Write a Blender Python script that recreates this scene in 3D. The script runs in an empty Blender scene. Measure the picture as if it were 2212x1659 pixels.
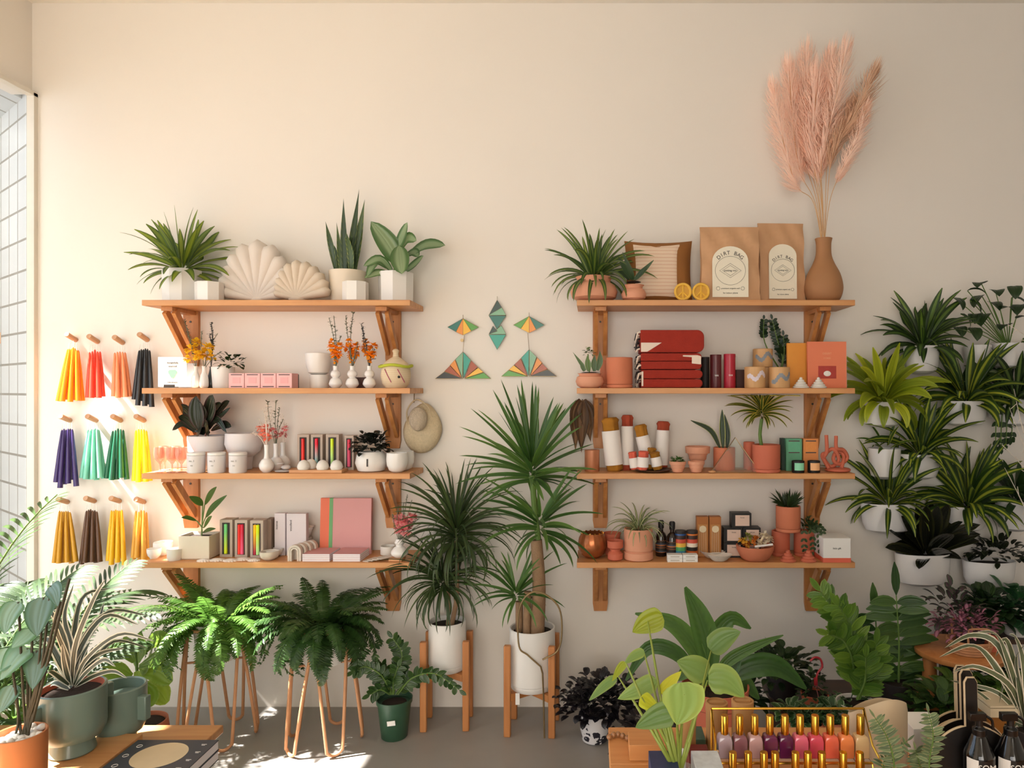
import bpy, math, random
from mathutils import Vector, Matrix
PI = math.pi
sc = bpy.context.scene
col = sc.collection
# ------------------------------------------------------------ camera
D, F, CX, CY, CZ = 3.4, 1530.0, 1280.0, 843.0, 1.52   # camera distance to the back wall, focal length in px, principal point, eye height
cam = bpy.data.cameras.new('camera'); cam_o = bpy.data.objects.new('camera', cam); col.objects.link(cam_o)
cam_o.location = (0, -D, CZ); cam_o.rotation_euler = (PI/2, 0, 0)
cam.sensor_width = 36; cam.lens = F/2212*36; cam.clip_start = .02
cam.shift_x = -(CX-1106)/2212; cam.shift_y = (CY-829.5)/2212
sc.camera = cam_o
# ------------------------------------------------------------ light
XL = -2.69      # left wall
w = bpy.data.worlds.new('daylight'); sc.world = w; w.use_nodes = True
nt = w.node_tree; bg = nt.nodes['Background']
tc = nt.nodes.new('ShaderNodeTexCoord'); sx = nt.nodes.new('ShaderNodeSeparateXYZ')
nt.links.new(tc.outputs['Generated'], sx.inputs[0])
cr = nt.nodes.new('ShaderNodeValToRGB'); mr = nt.nodes.new('ShaderNodeMapRange')
mr.inputs[1].default_value = -1; mr.inputs[2].default_value = 1
nt.links.new(sx.outputs[0], mr.inputs[0]); nt.links.new(mr.outputs[0], cr.inputs[0])
cr.color_ramp.elements[0].color = (.22, .27, .34, 1); cr.color_ramp.elements[1].color = (1, .925, .825, 1)
cr.color_ramp.elements[0].position = .1; cr.color_ramp.elements[1].position = .5
nt.links.new(cr.outputs[0], bg.inputs[0]); bg.inputs[1].default_value = 5.2
sun = bpy.data.lights.new('sun', 'SUN'); sun.energy = 34; sun.angle = .018; sun.color = (1, .96, .92)
sun_o = bpy.data.objects.new('sun', sun); col.objects.link(sun_o)
sun_o.rotation_euler = Vector((1, .2, -1.4)).to_track_quat('-Z', 'Y').to_euler()
def portal(name, loc, rot, sx_, sy_):
    l = bpy.data.lights.new(name, 'AREA'); l.shape = 'RECTANGLE'; l.size = sx_; l.size_y = sy_; l.cycles.is_portal = True
    o = bpy.data.objects.new(name, l); col.objects.link(o); o.location = loc; o.rotation_euler = rot
portal('window_daylight', (XL-.12, -1.6, 1.5), (0, -PI/2, 0), 2.9, 3.2)
portal('shopfront_daylight', (-.75, -6.62, 1.6), (PI/2, 0, 0), 3.5, 2.9)
sc.view_settings.view_transform = 'Standard'; sc.view_settings.look = 'None'
sc.view_settings.exposure = 0.38; sc.view_settings.gamma = 1; sc.view_settings.use_curve_mapping = False
# ------------------------------------------------------------ helpers
R = random.Random(7)
def X(px, d): return (px-CX)*(D-d)/F
def Z(py, d): return CZ-(py-CY)*(D-d)/F
def S(n, d): return n*(D-d)/F
def P(px, py, d): return Vector((X(px, d), -d, Z(py, d)))
def lin(h):
    if not isinstance(h, str): return (*h, 1)
    c = [int(h[i:i+2], 16)/255 for i in (0, 2, 4)]
    return tuple(x/12.92 if x <= .04045 else ((x+.055)/1.055)**2.4 for x in c)+(1,)
class MB:
    def __init__(s): s.v = []; s.f = []; s.m = []; s.uv = []; s.a = []; s.mi = 0; s.r = .5; s.clip = None
    def vert(s, p): s.v.append(tuple(p)); s.a.append(s.r); return len(s.v)-1
    def face(s, idx, uv=None):
        s.f.append(tuple(idx)); s.m.append(s.mi); s.uv.extend(uv if uv else [(0, 0)]*len(idx))
    def box(s, c, d, M=None):
        c = Vector(c); b = len(s.v)
        for z in (-1, 1):
            for x, y in ((-1, -1), (1, -1), (1, 1), (-1, 1)):
                p = Vector((x*d[0]/2, y*d[1]/2, z*d[2]/2))
                s.vert(c+(M @ p if M else p))
        for q in ((3, 2, 1, 0), (4, 5, 6, 7), (0, 1, 5, 4), (1, 2, 6, 5), (2, 3, 7, 6), (3, 0, 4, 7)): s.face([b+i for i in q])
        return s
    def lathe(s, prof, n=32, c=(0, 0, 0), M=None, rot=0, sx=1, sy=1, cap=(True, True), fn=None):
        c = Vector(c); rings = []
        for k, (r, z) in enumerate(prof):
            if r < 1e-5:
                p = Vector((0, 0, z)); rings.append([s.vert(c+(M @ p if M else p))]); continue
            ring = []
            for i in range(n):
                a = 2*PI*i/n+rot; rr = r*(fn(a, z) if fn else 1)
                p = Vector((rr*math.cos(a)*sx, rr*math.sin(a)*sy, z)); ring.append(s.vert(c+(M @ p if M else p)))
            rings.append(ring)
        for A, B in zip(rings, rings[1:]):
            for i in range(n):
                j = (i+1) % n
                if len(A) == 1 and len(B) == 1: continue
                if len(A) == 1: s.face((A[0], B[j], B[i]))
                elif len(B) == 1: s.face((A[i], A[j], B[0]))
                else: s.face((A[i], A[j], B[j], B[i]))
        if cap[0] and len(rings[0]) > 1: s.face(rings[0][::-1])
        if cap[1] and len(rings[-1]) > 1: s.face(rings[-1])
        return s
    def tube(s, pts, r, n=8, closed=False):
        pts = [Vector(p) for p in pts]; N = len(pts); rs = r if isinstance(r, (list, tuple)) else [r]*N
        up = Vector((.13, .27, .95)); rings = []
        for i, p in enumerate(pts):
            a = pts[(i-1) % N] if closed else pts[max(i-1, 0)]; b = pts[(i+1) % N] if closed else pts[min(i+1, N-1)]
            t = (b-a); t = t.normalized() if t.length > 1e-9 else Vector((0, 0, 1))
            e = up-t*up.dot(t)
            if e.length < 1e-3: e = Vector((1, 0, 0))-t*t.x
            e.normalize(); up = e; g = t.cross(e)
            rings.append([s.vert(p+(e*math.cos(2*PI*k/n)+g*math.sin(2*PI*k/n))*rs[i]) for k in range(n)])
        for i in range(N if closed else N-1):
            A, B = rings[i], rings[(i+1) % N]
            for k in range(n): s.face((A[k], A[(k+1) % n], B[(k+1) % n], B[k]))
        if not closed: s.face(rings[0][::-1]); s.face(rings[-1])
        return s
    def prism(s, poly, y0, y1, M=None):      # polygon in x-z, extruded along y
        b = len(s.v); n = len(poly)
        for y in (y0, y1):
            for x, z in poly:
                p = Vector((x, y, z)); s.vert(M @ p if M else p)
        s.face([b+i for i in range(n)][::-1] if y0 > y1 else [b+i for i in range(n)]); s.face([b+n+i for i in range(n)][::-1])
        for i in range(n): j = (i+1) % n; s.face((b+i, b+n+i, b+n+j, b+j))
        return s
    def ball(s, c, r, n=12, m=8, sc_=(1, 1, 1), M=None):
        prof = [(math.sin(PI*k/m)*r, -math.cos(PI*k/m)*r*sc_[2]) for k in range(m+1)]
        prof[0] = (0, prof[0][1]); prof[-1] = (0, prof[-1][1])
        return s.lathe(prof, n, c, M, 0, sc_[0], sc_[1])
    def strip(s, pts, width, prof='blade', fold=.12, hint=None, cross=2, wave=0):
        pts = [Vector(p) for p in pts]; N = len(pts); hint = Vector(hint) if hint is not None else Vector((0, 0, 1)); s.r = R.random()
        fp = PROF[prof]; rows = []; ks = [-1+2*j/cross for j in range(cross+1)]; ph = R.random()*6
        for i, p in enumerate(pts):
            t = pts[min(i+1, N-1)]-pts[max(i-1, 0)]
            if t.length < 1e-9: t = Vector((0, 0, 1))
            t.normalize(); sd = t.cross(hint)
            if sd.length < .05: sd = t.cross(Vector((.3, 1, .2)))
            sd.normalize(); nm = sd.cross(t); u = i/(N-1); ww = fp(u)*width/2
            hint = nm*.6+hint*.4
            rows.append([s.vert(p+sd*ww*k+nm*(abs(k)*fold*ww+(wave*width*math.sin(u*26+ph+k*2)*abs(k) if wave else 0))) for k in ks])
        for i in range(N-1):
            for j in range(cross):
                s.face((rows[i][j], rows[i][j+1], rows[i+1][j+1], rows[i+1][j]),
                       [(j/cross, i/(N-1)), ((j+1)/cross, i/(N-1)), ((j+1)/cross, (i+1)/(N-1)), (j/cross, (i+1)/(N-1))])
        return s
    def build(s, name, mats, parent=None, loc=None, smooth=40, bevel=0, origin=None):
        me = bpy.data.meshes.new(name); V = s.v
        if s.clip:
            y1, z1, z0 = s.clip; V = []
            for i, (x, y, z) in enumerate(s.v):
                j = (i*37 % 11)*.0006
                if y1 is not None and y > y1: y = y1-j
                if z1 is not None and z > z1: z = z1-j
                if z0 is not None and z < z0: z = z0+j
                V.append((x, y, z))
        if origin is not None: V = [(x-origin[0], y-origin[1], z-origin[2]) for x, y, z in V]
        me.from_pydata(V, [], s.f)
        for m in (mats if isinstance(mats, (list, tuple)) else [mats]): me.materials.append(m)
        me.polygons.foreach_set('material_index', s.m)
        uvl = me.uv_layers.new(name='UVMap'); uvl.data.foreach_set('uv', [c for q in s.uv for c in q])
        at = me.attributes.new('rnd', 'FLOAT', 'POINT'); at.data.foreach_set('value', s.a)
        if smooth:
            me.polygons.foreach_set('use_smooth', [True]*len(me.polygons)); me.set_sharp_from_angle(angle=math.radians(smooth))
        me.update()
        o = bpy.data.objects.new(name, me); col.objects.link(o)
        if parent: o.parent = parent
        if loc is not None: o.location = loc
        elif origin is not None: o.location = origin
        if bevel:
            b = o.modifiers.new('bevel', 'BEVEL'); b.width = bevel; b.segments = 2; b.limit_method = 'ANGLE'; b.harden_normals = False
        return o
PROF = {
 'blade': lambda t: min(1, (t*2.5+.45))*max(0, 1-t)**.55 if t < 1 else .0,
 'strap': lambda t: min(1, t*3+.4)*min(1, (1-t)*3.2)**.8,
 'lance': lambda t: math.sin(PI*min(1, t*.96+.02))**.75*(1-.25*t),
 'oval': lambda t: max(0, math.sin(PI*min(1, t)))**.6,
 'paddle': lambda t: (.12+.88*min(1, max(0, (t-.2)*2.6))**.7)*min(1, (1-t)*2.6)**.6,
 'heart': lambda t: min(1, t*7+.25)**.6*(math.sin(PI*min(1, (t*.72+.28)))**.8)*1.04 if t < 1 else 0,
 'obov': lambda t: math.sin(PI*min(1, t**1.45*.93+.035))**.65,
 'spear': lambda t: (.45+.55*math.sin(PI*min(1, t*1.1)))*(1-t**5),
 'flat': lambda t: 1.0,
}
def tag(o, label=None, cat=None, group=None, kind=None):
    if label: o['label'] = label
    if cat: o['category'] = cat
    if group: o['group'] = group
    if kind: o['kind'] = kind
    return o
def thing(name, label, cat, loc=(0, 0, 0), group=None):
    o = bpy.data.objects.new(name, None); o.empty_display_size = .05; col.objects.link(o); o.location = loc
    return tag(o, label, cat, group)
def struct(name, mb, m, **k): return tag(mb.build(name, m, **k), kind='structure')
def copy_tree(o, loc=None, label=None, group=None, rz=None, scale=None):
    def cp(a, par):
        c = a.copy(); col.objects.link(c)
        if par: c.parent = par
        for ch in [x for x in a.children]: cp(ch, c)
        return c
    r = cp(o, None)
    if loc is not None: r.location = loc
    if label: r['label'] = label
    if group: r['group'] = group
    if rz is not None: r.rotation_euler.z = rz
    if scale: r.scale = (scale,)*3
    return r
# ------------------------------------------------------------ materials
def _new(name):
    m = bpy.data.materials.new(name); m.use_nodes = True; return m, m.node_tree, m.node_tree.nodes['Principled BSDF']
def node(nt, t, **k):
    n = nt.nodes.new(t)
    for a, b in k.items(): setattr(n, a, b)
    return n
def mat(name, c, rough=.5, var=.06, scale=14, bump=0, metal=0, spec=.5, sss=0, bscale=None, coat=0, trans=0):
    m, nt, b = _new(name); c = lin(c)
    tc = node(nt, 'ShaderNodeTexCoord'); n = node(nt, 'ShaderNodeTexNoise'); n.inputs['Scale'].default_value = scale; n.inputs['Detail'].default_value = 4
    nt.links.new(tc.outputs['Object'], n.inputs['Vector'])
    mx = node(nt, 'ShaderNodeMix', data_type='RGBA'); nt.links.new(n.outputs[0], mx.inputs[0])
    mx.inputs[6].default_value = tuple(min(1, x*(1-var)) for x in c[:3])+(1,); mx.inputs[7].default_value = tuple(min(1, x*(1+var)) for x in c[:3])+(1,)
    nt.links.new(mx.outputs[2], b.inputs['Base Color'])
    b.inputs['Roughness'].default_value = rough; b.inputs['Metallic'].default_value = metal; b.inputs['Specular IOR Level'].default_value = spec
    b.inputs['Coat Weight'].default_value = coat; b.inputs['Transmission Weight'].default_value = trans
    if sss: b.inputs['Subsurface Weight'].default_value = sss; b.inputs['Subsurface Radius'].default_value = (.02, .01, .005)
    if bump:
        n2 = node(nt, 'ShaderNodeTexNoise'); n2.inputs['Scale'].default_value = bscale or scale*4; nt.links.new(tc.outputs['Object'], n2.inputs['Vector'])
        bp = node(nt, 'ShaderNodeBump'); bp.inputs['Strength'].default_value = bump; bp.inputs['Distance'].default_value = .004
        nt.links.new(n2.outputs[0], bp.inputs['Height']); nt.links.new(bp.outputs[0], b.inputs['Normal'])
    return m
def wood(name, c1, c2, axis=0, rough=.45, sc_=1):
    m, nt, b = _new(name)
    tc = node(nt, 'ShaderNodeTexCoord'); mp = node(nt, 'ShaderNodeMapping'); s = [22*sc_]*3; s[axis] = 1.6*sc_; mp.inputs['Scale'].default_value = s
    nt.links.new(tc.outputs['Object'], mp.inputs[0])
    n = node(nt, 'ShaderNodeTexNoise'); n.inputs['Scale'].default_value = 1.4; n.inputs['Detail'].default_value = 6; n.inputs['Distortion'].default_value = .6
    nt.links.new(mp.outputs[0], n.inputs['Vector'])
    r = node(nt, 'ShaderNodeValToRGB'); r.color_ramp.elements[0].color = lin(c1); r.color_ramp.elements[1].color = lin(c2)
    r.color_ramp.elements[0].position = .3; r.color_ramp.elements[1].position = .7
    nt.links.new(n.outputs[0], r.inputs[0]); nt.links.new(r.outputs[0], b.inputs['Base Color']); b.inputs['Roughness'].default_value = rough
    return m
def leafm(name, c, edge=None, th=.6, soft=.12, rough=.38, trans=.25, var=.35, chev=0):
    """leaf: c = middle colour, edge = margin colour, chev = feathered veins"""
    m, nt, b = _new(name); L = nt.links; c = lin(c)
    uv = node(nt, 'ShaderNodeUVMap', uv_map='UVMap'); sp = node(nt, 'ShaderNodeSeparateXYZ'); L.new(uv.outputs[0], sp.inputs[0])
    def mth(op, a, bb=None):
        n = node(nt, 'ShaderNodeMath', operation=op)
        for i, v in enumerate((a, bb)):
            if v is None: continue
            if hasattr(v, 'links'): L.new(v, n.inputs[i])
            else: n.inputs[i].default_value = v
        return n.outputs[0]
    e = mth('ABSOLUTE', mth('SUBTRACT', mth('MULTIPLY', sp.outputs[0], 2.0), 1.0))
    if chev:
        wv = mth('SINE', mth('MULTIPLY', mth('SUBTRACT', sp.outputs[1], mth('MULTIPLY', e, .12)), 70.0))
        e2 = mth('ADD', e, mth('MULTIPLY', wv, chev))
    else: e2 = e
    at = node(nt, 'ShaderNodeAttribute', attribute_name='rnd')
    base = node(nt, 'ShaderNodeMix', data_type='RGBA'); base.inputs[6].default_value = c; base.inputs[7].default_value = lin(edge) if edge else c
    ms = node(nt, 'ShaderNodeMapRange', interpolation_type='SMOOTHSTEP'); ms.inputs[1].default_value = th-soft; ms.inputs[2].default_value = th+soft
    L.new(e2, ms.inputs[0]); L.new(ms.outputs[0], base.inputs[0])
    hs = node(nt, 'ShaderNodeHueSaturation'); L.new(base.outputs[2], hs.inputs['Color'])
    mv = node(nt, 'ShaderNodeMapRange'); mv.inputs[3].default_value = 1-var; mv.inputs[4].default_value = 1+var; L.new(at.outputs['Fac'], mv.inputs[0]); L.new(mv.outputs[0], hs.inputs['Value'])
    mh = node(nt, 'ShaderNodeMapRange'); mh.inputs[3].default_value, mh.inputs[4].default_value = (.484, .457) if c[1] > c[0] else (.5, .5); L.new(at.outputs['Fac'], mh.inputs[0]); L.new(mh.outputs[0], hs.inputs['Hue'])
    L.new(hs.outputs[0], b.inputs['Base Color']); b.inputs['Roughness'].default_value = rough
    tr = node(nt, 'ShaderNodeBsdfTranslucent'); hs2 = node(nt, 'ShaderNodeHueSaturation'); hs2.inputs['Saturation'].default_value = 1.0; hs2.inputs['Value'].default_value = 1.6
    L.new(hs.outputs[0], hs2.inputs['Color']); L.new(hs2.outputs[0], tr.inputs[0])
    mx = node(nt, 'ShaderNodeMixShader'); mx.inputs[0].default_value = trans
    out = nt.nodes['Material Output']; L.new(b.outputs[0], mx.inputs[1]); L.new(tr.outputs[0], mx.inputs[2]); L.new(mx.outputs[0], out.inputs[0])
    # bump across the veins
    bp = node(nt, 'ShaderNodeBump'); bp.inputs['Strength'].default_value = .25; bp.inputs['Distance'].default_value = .003
    L.new(mth('SINE', mth('MULTIPLY', e, 12.0)), bp.inputs['Height']); L.new(bp.outputs[0], b.inputs['Normal'])
    return m
def glassm(name, tint=(1, 1, 1), refl=.12, opacity=.12, c=None):
    m, nt, b = _new(name); L = nt.links
    t = node(nt, 'ShaderNodeBsdfTransparent'); t.inputs[0].default_value = (*tint, 1)
    b.inputs['Roughness'].default_value = .04; b.inputs['Base Color'].default_value = lin(c) if c else (*tint, 1); b.inputs['Specular IOR Level'].default_value = .8
    fr = node(nt, 'ShaderNodeLayerWeight'); fr.inputs[0].default_value = .35
    ad = node(nt, 'ShaderNodeMath', operation='MULTIPLY_ADD'); ad.inputs[1].default_value = refl*3; ad.inputs[2].default_value = opacity; L.new(fr.outputs['Facing'], ad.inputs[0])
    mx = node(nt, 'ShaderNodeMixShader'); L.new(ad.outputs[0], mx.inputs[0]); L.new(t.outputs[0], mx.inputs[1]); L.new(b.outputs[0], mx.inputs[2])
    L.new(mx.outputs[0], nt.nodes['Material Output'].inputs[0]); return m
def stripem(name, cols, freq, axis='Z', rough=.8, bump=0):
    """hard bands of the given colours along one object axis"""
    m, nt, b = _new(name); L = nt.links; tc = node(nt, 'ShaderNodeTexCoord'); sp = node(nt, 'ShaderNodeSeparateXYZ'); L.new(tc.outputs['Object'], sp.inputs[0])
    mu = node(nt, 'ShaderNodeMath', operation='MULTIPLY'); mu.inputs[1].default_value = freq; L.new(sp.outputs[axis], mu.inputs[0])
    fr = node(nt, 'ShaderNodeMath', operation='FRACT'); L.new(mu.outputs[0], fr.inputs[0])
    r = node(nt, 'ShaderNodeValToRGB'); r.color_ramp.interpolation = 'CONSTANT'; n = len(cols)
    for i, c in enumerate(cols):
        e = r.color_ramp.elements[i] if i < 2 else r.color_ramp.elements.new(i/n)
        e.position = i/n; e.color = lin(c)
    L.new(fr.outputs[0], r.inputs[0]); L.new(r.outputs[0], b.inputs['Base Color']); b.inputs['Roughness'].default_value = rough
    return m
M = {}
M['wall'] = mat('wall_paint', (.81, .76, .69), .75, .03, 1.3, .06, bscale=30)
M['ceil'] = mat('ceiling_paint', (.84, .79, .70), .8, .02)
M['floor'] = mat('polished_concrete', 'a09b94', .42, .22, 2.2, .03)
M['frame'] = mat('window_frame_paint', 'd8d2c6', .5)
M['shelf'] = wood('orange_pine_shelf', 'c07f4a', 'd9a068', 0)
M['brk'] = wood('orange_pine_bracket', 'b0703a', 'cb8c50', 2)
M['white'] = mat('white_glaze', 'e9e6e0', .3, .02)
M['wmat'] = mat('matte_white_ceramic', 'e4dfd6', .55, .04)
M['cream'] = mat('cream_ceramic', 'dccfba', .5, .05)
M['terra'] = mat('terracotta', 'cf7a57', .75, .07, 10, .05)
M['terra2'] = mat('pale_terracotta', 'dc9c7c', .75, .06, 10, .05)
M['terra3'] = mat('pinkish_terracotta', 'c96b4f', .7, .06, 10, .05)
M['soil'] = mat('potting_soil', '2a1d14', .95, .4, 60, .6, bscale=150)
M['black'] = mat('black_card', '14110f', .5)
M['dark'] = mat('dark_card', '2b2422', .6)
M['paper'] = mat('white_paper', 'efece6', .7, .02)
M['kraft'] = mat('kraft_paper', 'c99c74', .75, .08, 8, .9, bscale=14)
M['straw'] = mat('woven_straw', 'cdbb99', .85, .2, 90, .8, bscale=160)
M['steel'] = mat('dark_steel', '4c453e', .4, metal=.8)
M['gold'] = mat('polished_gold', 'd9a53f', .2, .05, metal=1)
M['brass'] = mat('aged_brass', '9c8560', .35, .1, metal=.9)
M['stem'] = mat('green_stem', '5d7a35', .6, .2)
M['bark'] = mat('tan_cane_bark', '9b7b5c', .85, .25, 40, .6)
# ------------------------------------------------------------ setting
XR, YF, ZC = 3.6, -6.5, 3.378
b = MB(); b.box(((XL+XR)/2, YF/2, -.05), (XR-XL+.4, -YF+.4, .1)); struct('floor', b, M['floor'])
b = MB(); b.box(((XL+XR)/2, YF/2, ZC+.05), (XR-XL+.4, -YF+.4, .1)); struct('ceiling', b, M['ceil'])
b = MB(); b.box(((XL-.02+XR+.2)/2, .05, ZC/2), (XR+.2-XL+.02, .1, ZC)); struct('wall_back', b, M['wall'])
b = MB(); b.box((XR+.05, YF/2, ZC/2), (.1, -YF, ZC)); struct('wall_right', b, M['wall'])
def wallbox(b, y0, y1, z0, z1): b.box((XL-.05, (y0+y1)/2, (z0+z1)/2), (.1, abs(y1-y0), z1-z0))
b = MB(); wallbox(b, 0, YF, 2.94, ZC); wallbox(b, 0, YF, 0, .12); wallbox(b, -3.2, YF, .12, 2.94); wallbox(b, -.5, -3.2, 2.58, 2.94); wallbox(b, -.38, -.5, 1.78, 2.94)  # last box is a pier added out of view to shape the sun patch
struct('wall_left', b, M['wall'])
b = MB(); b.box(((XL+XR)/2, YF-.05, .2), (XR-XL, .1, .4)); b.box(((XL+XR)/2, YF-.05, 3.2), (XR-XL, .1, .5)); b.box((XL+.3, YF-.05, 1.6), (.6, .1, 2.8)); b.box((2.3, YF-.05, 1.6), (2.6, .1, 2.8))
struct('wall_front', b, M['wall'])
M['pane'] = glassm('window_glass', (1, 1, 1), .03, .02, '060606')
b = MB(); f = .03
b.box((XL+.01, -.012, 1.53), (.035, .024, 2.82)); b.box((XL+.01, -1.6, 2.935), (.035, 3.2, .02)); b.box((XL, -1.7, 1.755), (.05, 2.98, .05))
for y in (-1.2, -2.2, -3.19): b.box((XL, y, 1.53), (.05, .04, 2.82))
win = struct('window_1', b, M['frame'])
b = MB(); b.box((XL-.02, -1.6, 1.53), (.006, 3.16, 2.8)); b.build('glass_pane', M['pane'], win)
b = MB()
for x in (-2.36, -.7, .97): b.box((x, YF-.03, 1.68), (.07, .06, 2.56))
b.box((-.7, YF-.03, .43), (3.4, .06, .06)); b.box((-.7, YF-.03, 2.92), (3.4, .06, .06)); win2 = struct('window_2', b, M['frame'])
b = MB(); b.box((-.7, YF-.03, 1.68), (3.35, .006, 2.5)); b.build('glass_pane', M['pane'], win2)
# outside the left window: tiled reveal and soffit of the entrance porch
def tilem():
    m, nt, bb = _new('white_square_tile'); L = nt.links; tc = node(nt, 'ShaderNodeTexCoord'); mp = node(nt, 'ShaderNodeMapping'); mp.inputs['Rotation'].default_value = (PI/2, 0, 0)
    br = node(nt, 'ShaderNodeTexBrick', offset=0.0); br.inputs['Scale'].default_value = 1; br.inputs['Mortar Size'].default_value = .006
    br.inputs['Brick Width'].default_value = .15; br.inputs['Row Height'].default_value = .15
    br.inputs['Color1'].default_value = lin('cbcfd1'); br.inputs['Color2'].default_value = lin('c5c9cb'); br.inputs['Mortar'].default_value = lin('8f8b84')
    L.new(tc.outputs['Object'], mp.inputs[0]); L.new(mp.outputs[0], br.inputs[0]); L.new(br.outputs[0], bb.inputs['Base Color']); bb.inputs['Roughness'].default_value = .35; return m
M['tile'] = tilem()
b = MB(); b.box((-.9, .06, 1.5), (1.8, .1, 3.0)); o = struct('wall_porch', b, M['tile']); o.location = (XL-.035, -.005, 0); o.rotation_euler.z = -math.radians(38)
b = MB(); b.box((XL-.1-.24, .55, 2.99), (.50, 1.7, .1)); struct('trim_1', b, M['tile'])
b = MB(); b.box((XL-.75, .7, 1.7), (.1, 1.8, 3.4)); b.box((XL-.75, -.48, 1.3), (.1, .56, 2.6)); struct('wall_sun_blocker', b, M['tile'])  # unseen outer walls, added to keep sun off the tiles and lower wall
b = MB(); b.box((XL-3, -1, -.06), (6, 12, .1)); struct('floor_pavement', b, mat('dark_pavement', '5a5753', .8))
# ------------------------------------------------------------ shelves and brackets
SZ = [1.922, 1.53, 1.15, .754]
def shelf(x0, x1, z, label, grp):
    b = MB(); b.box(((x1-x0)/2, -.126, -.0125), (x1-x0, .248, .025))
    o = b.build('wall_shelf', M['shelf'], loc=(x0, 0, z), bevel=.0015); tag(o, label, 'shelf', grp)
ordn = ['top', 'second', 'third', 'bottom']
for i, z in enumerate(SZ):
    shelf(-2.005, -.812, z, f'{ordn[i]} orange pine shelf board of the left-hand shelf unit', 'left wall shelves')
    shelf(-.07, 1.168, z, f'{ordn[i]} orange pine shelf board of the right-hand shelf unit', 'right wall shelves')
def make_bracket():
    t = thing('shelf_bracket', 'x', 'bracket', (0, 0, 0))
    b = MB(); poly = [(-.036, 0), (.036, 0), (.036, -.225), (.03, -.262), (-.03, -.262), (-.036, -.225)]
    b.prism(poly, -.001, -.02); b.build('back_plate', M['brk'], t)
    b = MB(); b.box((0, -.115, -.009), (.05, .19, .018)); b.build('top_arm', M['brk'], t)
    for s in (-1, 1):
        b = MB(); a = Vector((s*.021, -.185, -.018)); c = Vector((s*.021, -.02, -.2))
        q = (c-a); n = Vector((0, -q.z, q.y)).normalized()*-.016
        pl = [a-n*1.2, a+n, c+n*1, c-n]; v = []
        for sx_ in (-.0085, .0085):
            for p in pl: v.append(b.vert(p+Vector((sx_, 0, 0))))
        b.face(v[:4]); b.face(v[4:][::-1])
        for k in range(4): j = (k+1) % 4; b.face((v[k], v[4+k], v[4+j], v[j]))
        b.build('strut', M['brk'], t)
    b = MB(); b.lathe([(.005, 0), (.005, .003), (0, .003)], 12, (0, -.02, -.05), Matrix.Rotation(PI/2, 3, 'X')); b.build('screw', M['steel'], t)
    return t
brk = make_bracket(); first = True
for i, z in enumerate(SZ):
    for x, nm in ((-1.918, 'left end of the left-hand'), (-.953, 'right end of the left-hand'), (.037, 'left end of the right-hand'), (1.049, 'right end of the right-hand')):
        o = brk if first else copy_tree(brk); first = False
        o.location = (x, 0, z-.0255); tag(o, f'wooden A-strut bracket under the {ordn[i]} shelf at the {nm} unit', 'bracket', 'wooden shelf brackets')
# ------------------------------------------------------------ plant makers (all in the thing's own coordinates)
M['l_drac'] = leafm('dracaena_leaf', '2f5a22', 'a5b548', .72, .1)
M['l_lime'] = leafm('lime_dracaena_leaf', '7f9c22', '93ae2c', .6, .2)
M['l_corn'] = leafm('striped_corn_plant_leaf', '8fa83a', '2c4f1e', .3, .12)
M['l_dark'] = leafm('dark_green_leaf', '203f1d', None)
M['l_mid'] = leafm('mid_green_leaf', '3f6b2a', None)
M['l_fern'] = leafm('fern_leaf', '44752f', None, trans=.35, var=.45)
M['l_fern2'] = leafm('dark_fern_leaf', '2c5526', None, trans=.3, var=.45)  # deeper green than the other fern leaf
M['l_snake'] = leafm('snake_plant_leaf', '2c4a2a', '39582f', .8, .1, .35, .05)
M['l_spider'] = leafm('spider_plant_leaf', 'c9cfa0', '4c6e3c', .35, .12)
M['l_rubber'] = leafm('rubber_plant_leaf', '1f3320', '3a4a30', .85, .1, .22, .05)
M['l_ruby'] = leafm('burgundy_rubber_leaf', '232f22', '3b2a26', .8, .1, .22, .05)
M['l_aglao'] = leafm('silver_green_leaf', '7c9a72', '3d6a3a', .55, .25, .35)
M['l_yucca'] = leafm('yucca_leaf', '3c6e30', '5a8a3c', .85, .1, .35, .2)
M['l_marg'] = leafm('thin_dracaena_leaf', '35522a', '4a4c2e', .85, .1)
M['l_agave'] = leafm('cream_edged_leaf', '3c4a36', 'd9dcc4', .62, .06, .35, .12, .15)
M['l_agave2'] = leafm('grey_green_cream_edged_leaf', '5d6b4c', 'ece8cc', .70, .06, .4, .12, .12)
M['l_fig'] = leafm('fiddle_leaf', '6f9a35', '87a848', .9, .1, .4, .35, chev=.06)
M['l_nest'] = leafm('birds_nest_leaf', '35662a', '3f7430', .5, .3, .35, .25, chev=.1)
M['l_heart'] = leafm('heart_leaf', '6f9e52', '83aa55', .7, .3, .4, .35)
M['l_young'] = leafm('young_heart_leaf', 'a6c02e', 'a9c53c', .7, .3, .4, .4)
M['l_palm'] = leafm('palm_leaf', '3b5a35', None, trans=.3, var=.5)
M['l_mons'] = leafm('monstera_leaf', '7d9f92', '4c7858', .7, .3, .3, .2)
M['l_black'] = leafm('near_black_leaf', '17151a', '221d24', .7, .2, .3, .03)
M['l_croton'] = leafm('dark_croton_leaf', '191d12', '2c3018', .7, .2, .25, .05)
M['l_zz'] = leafm('glossy_zz_leaf', '274d22', '35602c', .8, .2, .25, .12)
M['l_zz2'] = leafm('light_zz_leaf', '4d7f2c', '5d9036', .8, .2, .3, .25)
M['l_black_zz'] = leafm('dark_zz_leaf', '16301c', None, rough=.3, trans=.05)
M['l_pink'] = leafm('pink_leaf', 'c78aa0', '7c4358', .6, .2)
M['l_purple'] = leafm('purple_green_leaf', '4c3a40', '384c30', .6, .2)
M['l_fitt'] = leafm('white_veined_leaf', '2f5a33', 'a9c7a0', .93, .06, chev=.3)
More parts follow.
